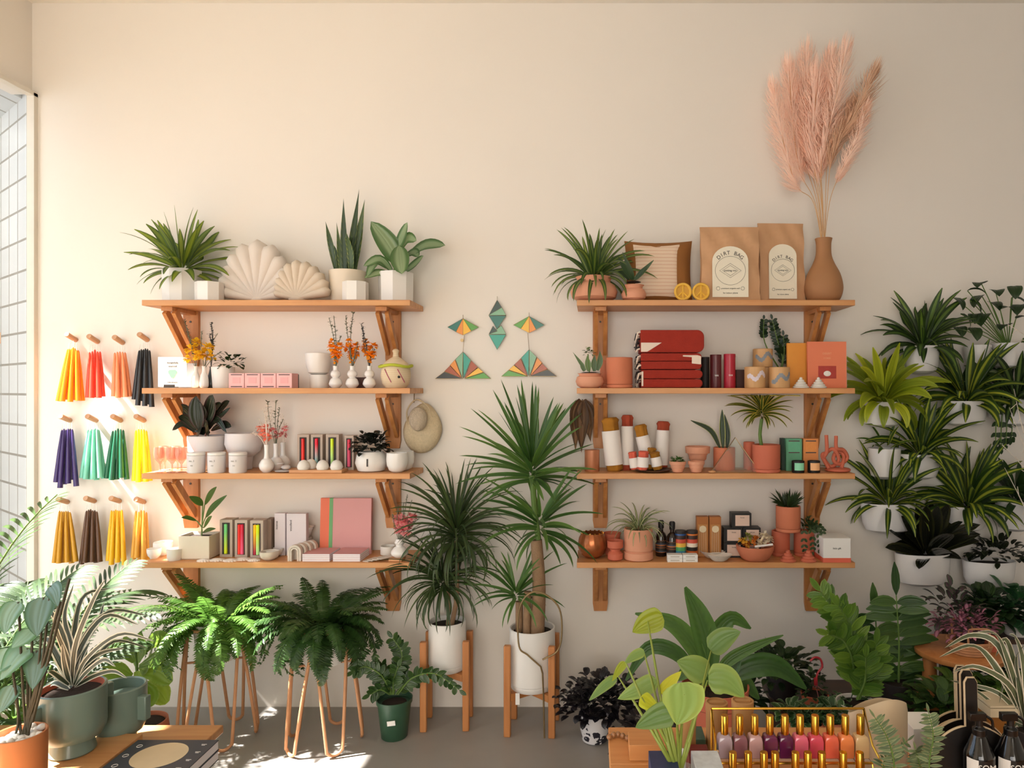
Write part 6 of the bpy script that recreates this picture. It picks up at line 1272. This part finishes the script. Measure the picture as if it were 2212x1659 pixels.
# gold rack with polish bottles
d = 2.02; rx0, rx1 = X(1542, d), X(1876, d); o = Vector(((rx0+rx1)/2, -d, TZ+.0005)); W = rx1-rx0; zt = Z(1543, d)-TZ
t = thing('bottle_rack', 'gold wire rack holding two rows of nail polish bottles', 'rack', o); b = MB()
step1, step0 = Z(1632, d)-TZ-.001, .012
for y, z in ((.024, zt), (.024, step1-.004), (-.02, step1-.004)): b.tube([(-W/2, y, z), (W/2, y, z)], .0022, 6)
for y, z in ((-.032, step0), (-.085, step0)): b.tube([(-W/2-.015, y, z), (W/2+.015, y, z)], .0022, 6)
for s in (-1, 1): b.tube([(s*W/2, .024, 0.002), (s*W/2, .024, zt), (s*W/2, -.02, step1+.03), (s*(W/2+.015), -.085, step0+.03), (s*(W/2+.015), -.085, .002)], .0022, 6)
for x in [(-W/2+W*k/10) for k in range(11)]: b.tube([(x, .024, step1-.004), (x, -.02, step1-.004), (x, -.032, step0), (x, -.085, step0)], .0014, 5)
b.build('wire_frame', M['gold'], t)
b = MB(); b.box((0, .002, step1-.0005), (W, .04, .001)); b.build('rear_shelf_plate', glassm('clear_acrylic', (1, 1, 1), .1, .05), t); b = MB(); b.box((0, -.058, step0+.0025), (W+.02, .05, .001)); b.build('front_shelf_plate', bpy.data.materials['clear_acrylic'], t)
def polish(loc, cl, lab, i):
    t = thing('polish_bottle', lab, 'bottle', loc); m = bpy.data.materials.get('polish_'+cl) or mat('polish_'+cl, cl, .12, .03, coat=.6)
    hb = .044; b = MB(); b.lathe([(.0175, 0), (.0188, .002), (.0188, hb*.72), (.016, hb*.92), (.007, hb), (0, hb)], 4, rot=PI/4, c=(0, 0, 0)); b.build('glass_body', m, t, smooth=50, bevel=.0015)
    b = MB(); b.lathe([(.0074, hb*.97), (.0074, hb+.034), (.0068, hb+.035), (0, hb+.035)], 20); b.build('gold_cap', M['gold'], t)
cols = ['b9a3ae', '8d5a62', 'c49a98', '6a2048', '5e1c44', 'e0667e', 'd8485e', 'e8674c', 'f08a50', 'dcb886']
names = ['lilac', 'dusty mauve', 'pale rose', 'plum', 'dark plum', 'pink', 'raspberry', 'coral', 'orange', 'beige']
for i in range(10): polish(Vector((X(1565+32.6*i, d), -d, o.z+step1+.0002)), cols[i], f'{names[i]} nail polish bottle with gold cap in the rear row of the rack', i)
cols2 = ['e8c23a', 'c9b2a8', 'a88a94', '2f6a50', '2a7a5a', 'c2315e', '9c2a58', 'e88a5a', 'c7a878']; names2 = ['yellow', 'greige', 'mauve grey', 'dark green', 'emerald', 'magenta', 'berry', 'apricot', 'sand']
for i, px in enumerate((1583, 1616, 1650, 1674, 1718, 1745, 1775, 1821, 1857)): polish(Vector((X(px, d+.058), -d-.058, o.z+step0+.0032)), cols2[i], f'{names2[i]} nail polish bottle with gold cap in the front row of the rack', i)
# white box behind the boards and the heart-leaf group
def tbox(px, ytop, w, dep, d, label, m, name='box', cat='box', rz=0, z=0):
    o = ontab(px, d, z); h = Z(ytop, d)-TZ-z; b = MB(); b.box((0, 0, h/2), (S(w, d), dep, h)); q = b.build(name, m, loc=o, bevel=.001); q.rotation_euler.z = rz; return tag(q, label, cat)
tbox(1990, 1556, 70, .08, 1.88, 'white box on the table behind the eucalyptus sprigs', M['paper'])
tbox(1508, 1622, 46, .05, 2.04, 'small dark red box beside the white-labelled kraft tube', mat('dark_red_box', '6e1a14', .5))
tbox(1408, 1595, 100, .06, 1.9, 'plain orange wooden block near the back left of the table', M['ftable'], 'wooden_block', 'block')
tbox(1500, 1583, 40, .06, 1.86, 'small green patterned dish box behind the kraft tube', mat('green_marbled', '3c5a4a', .5, .5, 60))
b = MB(); q = [(-.05+.1*k/10, .012*math.sin(k*.9), .006) for k in range(11)]
for p in q: b.ball(p, .0062, 10, 6)
b.tube([Vector(p) for p in q], .001, 4); tag(b.build('bead_string', mat('amber_beads', '9a6a42', .25, .4, 60, coat=.3), loc=ontab(1365, 1.84, .0)), 'string of amber and purple beads lying at the back left table corner', 'beads')
o = ontab(1422, 2.1); t = thing('acrylic_stand', 'clear acrylic display stand with a printed wooden card near the left of the table', 'stand', o)
b = MB(); b.box((-.0, 0, .03), (.06, .003, .06), Matrix.Rotation(-.3, 3, 'X')); b.build('clear_panel', bpy.data.materials['clear_acrylic'], t); b = MB(); b.box((-.01, -.012, .02), (.03, .002, .04), Matrix.Rotation(-.3, 3, 'X')); b.build('printed_card', mat('peach_card', 'd9a684', .6, .25, 50), t)
for i, (px, c, nm) in enumerate(((1435, '2b3560', 'dark blue'), (1530, 'd7dbe0', 'white and teal'))): tbox(px, 1650, 60, .09, 2.16, f'{nm} flat pouch at the bottom edge beside the heart-leaf vase', mat('pouch_'+c, c, .5, .3, 60), 'flat_pouch', 'pouch')
# heart-leaf cuttings in a glass vase
d = 2.15; o = ontab(1466, d); t = thing('glass_vase', 'clear glass vase holding the heart-leaf cuttings', 'vase', o); b = MB(); b.lathe([(.028, 0), (.03, .003), (.03, .10), (.0285, .10), (.0285, .006), (0, .006)], 36, cap=(True, False)); b.build('glass_wall', glassm('vase_glass', (.96, .99, .97), .12, .06), t)
b = MB(); b.lathe([(.028, .0065), (.028, .075), (0, .075)], 36); b.build('water', glassm('water', (.9, .96, .92), .1, .06), t)
t = thing('heart_leaf_cuttings', 'light green heart-shaped leaf cuttings on long stems in the front glass vase', 'plant', o+Vector((0, 0, .01)))
o = Vector(t.location); sb = MB(); bY = MB(); bH = MB()
hl = [([(1432, 1332), (1398, 1345), (1366, 1366)], 46, 1, (1399, 1342), (0, -1, .2), 2.0), ([(1534, 1404), (1565, 1378), (1600, 1364)], 44, 0, (1536, 1405), (-.3, -1, .6), 2.0), ([(1332, 1464), (1302, 1486), (1272, 1514)], 24, 0, (1336, 1462), (.2, -.5, 1), 2.05),
      ([(1418, 1470), (1380, 1490), (1334, 1510)], 38, 0, (1420, 1480), (0, -.8, .8), 2.1), ([(1472, 1474), (1475, 1520), (1462, 1566)], 84, 0, (1478, 1500), (.1, -1, .15), 2.3), ([(1455, 1538), (1420, 1548), (1372, 1572)], 48, 0, (1462, 1550), (0, -1, .3), 2.25),
      ([(1530, 1466), (1570, 1470), (1608, 1506)], 56, 0, (1528, 1470), (0, -1, .4), 2.1), ([(1528, 1458), (1495, 1440), (1462, 1428)], 50, 0, (1522, 1470), (0, -1, .3), 2.0), ([(1428, 1498), (1448, 1475), (1472, 1450)], 24, 1, (1432, 1500), (-.5, -1, .3), 2.1),
      ([(1384, 1506), (1400, 1518), (1428, 1538)], 30, 1, (1386, 1506), (0, -1, .4), 2.15), ([(1392, 1408), (1370, 1418), (1348, 1434)], 24, 0, (1392, 1412), (.2, -.6, 1), 2.05), ([(1350, 1430), (1338, 1446), (1322, 1472)], 16, 1, (1352, 1432), (0, -1, .3), 2.1)]
for pts, w, y, at, fc_, dd in hl:
    pleaf(bY if y else bH, o, [(*p, dd) for p in pts], w*1.08, dd, 'heart', .14, fc_, 6, 14)
    q = curve([P(1466+(at[0]-1466)*.08, 1660, 2.15)-o-Vector((0, 0, .0)), P(1466+(at[0]-1466)*.35, 1600, 2.15)-o, P(at[0]*.8+1466*.2, at[1]*.7+1600*.3, (2.15+dd)/2)-o, P(*at, dd)-o], 14)
    sb.tube([Vector((0, 0, .02))+Vector((q[0].x*.5, 0, 0))]+q, [.0042-.0002*k for k in range(16)], 6)
bH.build('heart_leaves', M['l_heart'], t, smooth=80); bY.build('young_leaves', M['l_young'], t, smooth=80); sb.build('stems', leafm('pale_green_stem', '8aa64a', None, trans=.2), t, smooth=80)
# eucalyptus-like sprigs
for i, (pts, lab) in enumerate((([(1935, 1700), (1930, 1640), (1915, 1590), (1890, 1550)], 'spiky grey-green succulent sprig leaning before the slanted cream vase'), ([(2010, 1700), (2008, 1640), (2016, 1590), (2006, 1540)], 'pair of narrow-leaved grey-green sprigs before the black boards'))):
    d = 2.12; o = Vector((X(pts[0][0]+(-5 if i else 0), d), -d, TZ+.0005)); t = thing('potted_plant', lab, 'plant', o); pot(t, .025, .032, .04, M['terra2']); b = MB(); sb = MB()
    stem_leaves(b, sb, curve([Vector((0, 0, .035))]+[P(x, y, d)-o for x, y in pts[1:]], 14), 22, .024, .007, 'lance', .002, .1, 1.1, seed=600+i, fold=.4)
    stem_leaves(b, sb, curve([Vector((.0, 0, .035)), P(pts[1][0]-22, 1650, d-.03)-o, P(pts[1][0]-30+60*(1-i), 1600+20*i, d-.03)-o], 12), 16, .022, .007, 'lance', .002, .1, 1.1, seed=604+i, fold=.4)
    b.build('foliage', M['l_euc'], t, smooth=80); sb.build('stem', M['stem'], t)
# black bottle-shaped boards with pale edges
M['bedge'] = mat('pale_board_edge', 'c9b08c', .6)
bdm = mat('black_stained_board', '17120f', .4, .2, 30)
def board(px, ytop, yb, d, label, k, R_=.085, nw=.011):
    zt = Z(ytop, d)-TZ; zs = Z(yb, d)-TZ; o = ontab(px, d); t = thing('paddle_board', label, 'board', o); t.rotation_euler.x = -.05
    po = []; cxx = 0; cz = zs-math.sqrt(R_**2-nw**2)
    for j in range(25):
        a = -.9+(math.acos(nw/R_)+.9)*j/24; po.append((R_*math.cos(a), cz+R_*math.sin(a)))
    po += [(nw, zt-.01), (nw*.6, zt-.002), (-nw*.6, zt-.002), (-nw, zt-.01)]+[(-x, z) for x, z in po[:25][::-1]]
    zb = min(z for x, z in po); po = [(x, z) for x, z in po]+[(-R_*.6, 0), (R_*.6, 0)]
    po = [(x, max(0, z)) for x, z in po]
    b = MB(); b.prism(po, .004, -.004); b.build('board_face', bdm, t, smooth=0)
    b = MB(); b.tube([Vector((x, 0, z)) for x, z in po[:-2]], .0026, 6); b.build('pale_edge', M['bedge'], t)
board(2078, 1440, 1538, 1.90, 'black bottle-shaped wooden board with pale edge, rearmost of four', 0)
board(2083, 1447, 1556, 1.96, 'black bottle-shaped wooden board with pale edge, third from the front', 1)
board(2092, 1450, 1556, 2.0, 'black bottle-shaped wooden board with pale edge, second from the front', 2)
board(2102, 1467, 1572, 2.05, 'black bottle-shaped wooden board with pale edge, frontmost of four', 3)
tbox(2066, 1565, 34, .02, 1.93, 'amber wooden board with a dark hole behind the frontmost black board', M['tubem'], 'amber_board', 'board')
# cream and amber boxes
tbox(2150, 1535, 56, .05, 1.92, 'amber brown box at the back behind the black spray bottles', mat('amber_box', '9a5f1c', .5, .1))
b = MB(); h = .018; o = ontab(2150, 1.92, Z(1535, 1.92)-TZ+.001); b.box((0, 0, h/2), (S(62, 1.92), .07, h)); b.box((0, 0, h*1.2), (S(62, 1.92), .07, .004)); tag(b.build('cream_book', mat('cream_book_cover', 'd8c6a4', .7), loc=o), 'cream-edged book lying on top of the amber box', 'book')
# spray bottles
for i, px in enumerate((2115, 2183)):
    d = 2.08; o = ontab(px, d); t = thing('spray_bottle', f'black glossy spray bottle with a lettered label at the bottom right edge, {("left", "right")[i]} of two', 'bottle', o); r = S(62, d)/2; hs = Z(1618, d)-TZ
    zc = Z(1585, d)-TZ; zn = Z(1548, d)-TZ; b = MB(); b.lathe([(r*.95, 0), (r, .004), (r, hs*.92), (r*.93, hs*.97), (r*.8, hs*1.03), (r*.5, zc-.004), (r*.42, zc), (0, zc)], 44); b.build('bottle_body', mat('black_gloss_glass', '0d0b0a', .08, coat=.6) if not i else bpy.data.materials['black_gloss_glass'], t)
    b = MB(); b.lathe([(r*.45, zc-.003), (r*.45, zc+.01), (r*.25, zc+.014), (r*.22, zn), (0, zn)], 24); b.box((-.004, 0, zn), (.03, .012, .014)); b.tube(curve([Vector((.014, 0, zn)), Vector((.024, 0, zn-.008)), Vector((.026, 0, zn-.025))], 6), .0028, 6); b.clip = None; b.build('trigger_sprayer', mat('black_plastic', '100f0f', .25) if not i else bpy.data.materials['black_plastic'], t, bevel=.001)
    b = MB(); n = 20
    for k in range(n): a0, a1 = PI+.2+(PI-.9)*k/n, PI+.2+(PI-.9)*(k+1)/n; b.face([b.vert((math.cos(a)*r*1.012, math.sin(a)*r*1.012, z)) for a, z in ((a0, .004), (a1, .004), (a1, hs*.9), (a0, hs*.9))])
    b.build('label', bdm, t); textmesh('SOM', .016, M['paper'], t, (.0, -r*1.05, hs*.78)); textmesh('SPIA', .018, M['paper'], t, (.0, -r*1.05, hs*.58))
    b = MB()
    for k in range(5): a0, a1 = PI+.25+.16*k, PI+.25+.16*(k+1); b.face([b.vert((math.cos(a)*r*1.03, math.sin(a)*r*1.03, z)) for a, z in ((a0, .004), (a1, .004), (a1, hs*.9), (a0, hs*.9))])
    b.build('white_label_panel', M['paper'], t)
# variegated dracaena at the right edge
d = 1.95; o = Vector((X(2225, d), -d, TZ+.0005)); t = thing('potted_plant', 'cream-edged variegated dracaena leaning in at the right picture edge above the spray bottles', 'plant', o); pot(t, .04, .05, .085, M['dark'])
b = MB()
for pts, w in (([(2215, 1560), (2150, 1440), (2100, 1395), (2028, 1420)], 22), ([(2212, 1545), (2160, 1400), (2100, 1372), (2040, 1400)], 20), ([(2215, 1560), (2180, 1480), (2110, 1440), (2060, 1450)], 18), ([(2215, 1560), (2160, 1500), (2100, 1480), (2052, 1470)], 14), ([(2215, 1550), (2175, 1420), (2150, 1370), (2110, 1365)], 18), ([(2215, 1560), (2190, 1430), (2170, 1380), (2150, 1420)], 18), ([(2220, 1560), (2212, 1440), (2195, 1380), (2180, 1370)], 20), ([(2215, 1565), (2170, 1540), (2120, 1500), (2095, 1485)], 14), ([(2218, 1570), (2190, 1500), (2170, 1470), (2158, 1520)], 24), ([(2218, 1570), (2200, 1480), (2195, 1420), (2215, 1390)], 20), ([(2220, 1570), (2240, 1480), (2235, 1420)], 20), ([(2215, 1580), (2195, 1560), (2180, 1590)], 24), ([(2217, 1590), (2205, 1600), (2196, 1640)], 26)):
    pleaf(b, o, [(*p, d+.03*math.sin(i*1.3+p[0])) for i, p in enumerate(pts)], w, d, 'blade', .2, (0, -1, .5), 4, 14)
b.build('foliage', M['l_agave2'], t, smooth=80)
# ------------------------------------------------------------ front left table
LZ = .5; ly0, ly1 = -1.24, -2.2; lx1 = -1.125; lx0 = -2.35; M['ltable'] = wood('honey_table_top', 'b9824e', 'cc9a64', 0)
t = thing('low_table', 'honey-coloured wooden table at the front left carrying pots and books', 'table', ((lx0+lx1)/2, (ly0+ly1)/2, 0)); b = MB(); b.box((0, 0, LZ-.012), (lx1-lx0, ly0-ly1, .024)); b.build('table_top', M['ltable'], t, bevel=.003)
for x in (-1, 1):
    for y in (-1, 1): b = MB(); b.box((x*((lx1-lx0)/2-.1), y*((ly0-ly1)/2-.06), (LZ-.0245)/2), (.05, .05, LZ-.0245)); b.build('leg', M['ltable'], t)
def onlow(px, d, z=0): return Vector((X(px, d), -d, LZ+z+.0005))
M['sage'] = mat('sage_green_glaze', '6f8378', .3, .06, 6, coat=.2)
def lugpot(px, d, r, h, label, z=0, rot=0, plant=False):
    t = thing('potted_plant' if plant else 'lug_pot', label, 'plant' if plant else 'pot', onlow(px, d, z)); zf = h*.22
    b = MB(); b.lathe([(r*.66, 0), (r*.7, .004), (r*.6, zf), (r*.86, zf+.004), (r*.98, zf+.022), (r, zf+.035), (r, h-.003), (r-.004, h), (r-.008, h-.003), (r-.01, h*.82), (0, h*.82)], 56, cap=(True, False)); b.build('pot', M['sage'], t)
    for s in (0, PI):
        a = rot+s; b = MB(); b.box((math.cos(a)*(r+.010), math.sin(a)*(r+.010), h*.66), (.028, .022, h*.40), Matrix.Rotation(a, 3, 'Z')); b.build('lug_handle', M['sage'], t, bevel=.003)
    return t, Vector(t.location)
b = MB(); b.box((0, 0, .026), (.20, .26, .05)); tag(b.build('wooden_riser', M['ltable'], loc=onlow(160, 1.53), bevel=.003), 'light wooden box riser under the large sage green pot', 'riser')
t, o = lugpot(156, 1.5, .079, .175, 'variegated cream-edged dracaena in a large sage green footed pot with square lugs', .0515, -2.0, True)
b = MB(); b.lathe([(.072, .16), (.075, .172), (.071, .173), (.068, .155), (0, .155)], 40, cap=(False, False)); b.build('nursery_pot_rim', M['terra3'], t); b = MB(); b.lathe([(.069, .158), (0, .16)], 30, cap=(False, False)); b.build('soil', M['soil'], t)
b = MB(); d = 1.5
for i, (pts, w) in enumerate((([(160, 1480), (175, 1400), (230, 1330), (300, 1350)], 20), ([(160, 1480), (190, 1420), (260, 1370), (335, 1385)], 16), ([(160, 1480), (200, 1430), (250, 1385), (320, 1400)], 18), ([(155, 1480), (165, 1390), (200, 1300), (228, 1250)], 20), ([(155, 1480), (140, 1380), (110, 1320), (85, 1300)], 18), ([(155, 1480), (120, 1410), (100, 1380), (85, 1420)], 20), ([(150, 1480), (110, 1450), (95, 1460)], 16), ([(158, 1480), (160, 1380), (180, 1290), (240, 1270)], 20), ([(160, 1480), (180, 1440), (220, 1410), (270, 1400)], 18), ([(155, 1480), (145, 1420), (120, 1350), (130, 1300)], 20), ([(155, 1485), (130, 1440), (105, 1430)], 18), ([(162, 1482), (190, 1450), (225, 1425), (250, 1440)], 18), ([(158, 1480), (155, 1400), (140, 1330), (160, 1260)], 20), ([(150, 1488), (120, 1475), (98, 1490)], 16), ([(165, 1482), (205, 1460), (245, 1450), (275, 1465)], 15), ([(158, 1478), (170, 1410), (210, 1350), (225, 1300)], 22), ([(152, 1480), (140, 1430), (135, 1390)], 22), ([(160, 1478), (172, 1430), (195, 1385)], 22), ([(158, 1480), (180, 1380), (240, 1320), (320, 1330)], 17))):
    pleaf(b, o, [(*p, d+(.05*math.sin(i*2.4))*k) for k, p in enumerate(pts)], w, d, 'blade', .22, (0, -.9, .6), 4, 14)
b.build('foliage', M['l_agave'], t, smooth=80)
t, o = lugpot(257, 1.36, .07, .17, 'empty smaller sage green footed pot with a square lug, behind the large one', 0, -.15)
bkm = mat('dark_blue_grey_cover', '343c46', .5, .05)
for i in range(2):
    d = 1.53; o = Vector((X(335, d)+.012, -d, LZ+.0005+.0275*i)); t = thing('astrology_book' if False else 'picture_book', ('dark blue-grey book, lower one of the two on the low table', 'dark blue-grey book with a large cream moon circle, upper one on the low table')[i], 'book', o); w_, dp = .222, .17
    b = MB(); b.box((0, 0, .0012), (w_, dp, .0024)); b.box((0, 0, .0258), (w_, dp, .0024)); b.box((0, -dp/2+.0012, .0135), (w_, .0024, .027)); b.build('cover', bkm, t); b = MB(); b.box((.001, .001, .0135), (w_*.985, dp*.97, .022)); b.build('pages', M['pages'], t)
    if i:
        b = MB(); b.lathe([(.068, 0), (.068, .0005), (0, .0005)], 48, (-.002, .002, .0272), sy=.98); b.build('cream_moon', mat('cream_print', 'd2c09c', .6, .12, 12), t)
        b = MB()
        for x, y in ((-.085, .05), (-.09, .0), (-.085, -.05)): b.tube([(x+.007*math.cos(a), y+.007*math.sin(a), .0274) for a in [2*PI*k/14 for k in range(14)]], .0007, 4, True)
        for x, y in ((.085, .06), (.09, .02), (.088, -.02), (.085, -.06)): b.box((x, y, .0273), (.014, .0012, .0006)); b.box((x, y-.005, .0273), (.009, .0012, .0006))
        b.build('white_symbols', M['paper'], t)
    b = MB()
    for k in range(12): b.box((-.1+.018*k, -dp/2-.0003, .014), (.007, .0006, .005))
    b.build('spine_marks', mat('grey_marks', '8a8f96', .6) if not i else bpy.data.materials['grey_marks'], t)
# terracotta planter with pebbles
d = 1.66; o = onlow(42, d); t = thing('potted_plant', 'blue-green split-leaved plant in a terracotta cylinder topped with white pebbles', 'plant', o); r = S(100, d)/2; h = Z(1582, d)-LZ
pot(t, r*.97, r, h, mat('tan_terracotta', 'bd7b4c', .7, .05), soil=False); R = random.Random(9)
for k in range(46):
    a = R.uniform(0, 6.28); q = r*.86*math.sqrt(R.random()); b = MB(); b.ball((math.cos(a)*q, math.sin(a)*q, h*.86+.006+R.uniform(0, .012)), R.uniform(.008, .013), 10, 7, (1, 1, .75)); b.build('pebble', M['wmat'], t)
b = MB(); sb = MB()
def split(pts, w, d):
    pleaf(b, o, [(*p, d+.02*i) for i, p in enumerate(pts)], w, d, 'heart', .12, (0, -.9, .5), 6, 14)
for pts, w in (([(95, 1290), (85, 1330), (80, 1375)], 60), ([(70, 1360), (50, 1380), (25, 1400)], 46), ([(60, 1400), (35, 1420), (0, 1470)], 56), ([(80, 1405), (80, 1440), (70, 1490)], 54), ([(20, 1400), (5, 1430), (-20, 1460)], 56), ([(30, 1480), (15, 1510), (0, 1540)], 44), ([(110, 1265), (120, 1280), (125, 1310)], 34), ([(40, 1300), (20, 1330), (10, 1370)], 50)):
    split(pts, w, d-.02); sb.tube(curve([Vector((R.uniform(-.02, .03), 0, h*.85)), (P(pts[0][0], pts[0][1], d)-o)*.5+Vector((.01, 0, .03)), P(pts[0][0], pts[0][1], d-.02)-o], 8), .003, 6)
for x0, y0, x1, y1 in ((60, 1560, 130, 1300), (70, 1560, 150, 1250), (55, 1560, 110, 1380)): sb.tube([P(x0, y0, d)-o, P((x0+x1)/2, (y0+y1)/2, d)-o, P(x1, y1, d)-o], .0035, 6)
b.build('foliage', M['l_mons'], t, smooth=80); sb.build('stem', mat('dark_stem', '3f3a26', .6, .2), t)
d = 1.86; o = onlow(-14, d); t = thing('lidded_jar', 'glass jar with a round wooden lid at the bottom left corner', 'jar', o); b = MB(); b.lathe([(.038, 0), (.04, .004), (.04, .05), (0, .05)], 32); b.build('jar', glassm('jar_glass', (.97, .97, .95), .1, .3), t); b = MB(); b.lathe([(.042, .0505), (.044, .053), (.044, .066), (.041, .068), (0, .068)], 36); b.build('lid', M['oak'], t)
# fiddle-leaf plant on the floor
d = .38; o = Vector((X(305, d), -d, 0)); t = thing('potted_plant', 'fiddle-leaf fig with big light green leaves in an orange terracotta pot on the floor', 'plant', o); pot(t, .075, .10, .11, M['terra'], prof=[(.06, 0), (.09, .02), (.105, .07), (.1, .11), (.094, .11), (.095, .08), (0, .08)], soil=.093)
b = MB(); sb = MB(); sb.tube(curve([Vector((0, 0, .09)), P(295, 1440, d)-o, P(290, 1380, d)-o], 6), .006, 8)
for i, (pts, w) in enumerate((([(300, 1420), (340, 1380), (380, 1398)], 36), ([(300, 1440), (335, 1425), (362, 1410)], 34), ([(300, 1455), (340, 1450), (370, 1475)], 48), ([(302, 1480), (340, 1490), (362, 1518)], 46), ([(290, 1430), (260, 1400), (225, 1395)], 36), ([(285, 1460), (250, 1450), (215, 1470)], 44), ([(295, 1440), (290, 1400), (270, 1375)], 36), ([(300, 1430), (310, 1395), (305, 1365)], 30), ([(295, 1450), (300, 1490), (285, 1520)], 40), ([(300, 1440), (320, 1440), (330, 1400)], 34), ([(300, 1470), (325, 1500), (315, 1530)], 40), ([(290, 1470), (260, 1490), (240, 1500)], 40))):
    pleaf(b, o, [(*p, d+.05*math.sin(i*1.9)+.03*k) for k, p in enumerate(pts)], w, d, 'obov', .14, (0, -.9, .5), 4, 12, .015)
fol(t, b, M['l_fig'], d, zbot=.01); fol(t, sb, M['stem'], d, 'stem')
# areca palm by the window, plus a fan of dark leaves
def palm(px, d, z0, label, n, L, seed, ll, azs=None, el=(1.5, .5), hpot=.22, w=.016):
    o = Vector((X(px, d), -d, z0)); t = thing('potted_palm', label, 'palm', o); pot(t, .11, .14, hpot, M['cream']); b = MB(); sb = MB(); R = random.Random(seed)
    for i in range(n):
        az = R.uniform(*azs) if azs else i*2.4+R.uniform(-.3, .3); u = (i+.5)/n
        pts = arc((R.uniform(-.04, .04), R.uniform(-.04, .04), hpot*.8), az, el[0]+(el[1]-el[0])*u, L*R.uniform(.75, 1.1), .7+.8*u, 14, 1.8)
        sb.tube(pts, [.006-.0003*k for k in range(15)], 6); rr = R.random()
        for j in range(20):
            v = .42+.57*j/20; x = v*14; k = min(13, int(x)); p = pts[k].lerp(pts[k+1], x-k); tg = (pts[k+1]-pts[k]).normalized(); sd = tg.cross(Vector((0, 0, 1))); sd.normalize(); nm = sd.cross(tg)
            for s in (-1, 1):
                dr = (sd*s*.8+tg*.7+nm*.25).normalized(); q = [p]; l = ll*math.sin(PI*(.15+.8*j/20))**.6
                for kk in range(6): dr = (dr+Vector((0, 0, -.11))).normalized(); q.append(q[-1]+dr*l/6)
                b.strip(q, w, 'lance', .15, hint=nm+Vector((0, -.5, 0)))
    for m_ in (b, sb):
        m_.v = [(max(x, XL+.03-o.x), min(y, d-.012), z) for x, y, z in m_.v]
    b.build('fronds', M['l_palm'], t, smooth=80); sb.build('stem', M['stem'], t, smooth=80); return t
palm(20, .85, 0, 'feathery palm filling the left edge beside the window', 26, .72, 701, .16, azs=(1.0, 5.3), el=(1.5, .8))
palm(-120, 1.0, 0, 'second palm in front of the window at the far left picture edge', 12, .95, 702, .18, hpot=.3, el=(1.5, .9))
t = thing('potted_plant', 'low leafy green plant on the floor under the left table edge', 'plant', (X(90, .9), -.9, 0)); pot(t, .08, .1, .12, M['white']); b = MB(); bush(b, 130, .16, .08, (0, 0, .24), 'oval', .6, 703, .3, .4, sph=(1.2, .9, 1)); b.build('foliage', M['l_zz2'], t, smooth=80)
# stool at the lower left
d = 1.3; o = Vector((X(463, d)+.03, -d-.2, 0)); t = thing('round_stool', 'round tan and navy stool at the bottom edge, right of the low table', 'stool', o); zt = .455; b = MB(); b.lathe([(.07, zt-.03), (.075, zt-.025), (.075, zt-.005), (.06, zt), (0, zt)], 40); b.build('cushion_top', mat('tan_canvas', 'b58a62', .85), t); b = MB(); b.lathe([(.076, zt-.075), (.078, zt-.031), (0, zt-.031)], 40); b.build('navy_band', mat('navy_canvas', '1e2648', .85), t)
for k in range(4): a = PI/4+k*PI/2; b = MB(); b.tube([(math.cos(a)*.055, math.sin(a)*.055, zt-.07), (math.cos(a)*.07, math.sin(a)*.07, .001)], .01, 8); b.build('leg', M['oak'], t)
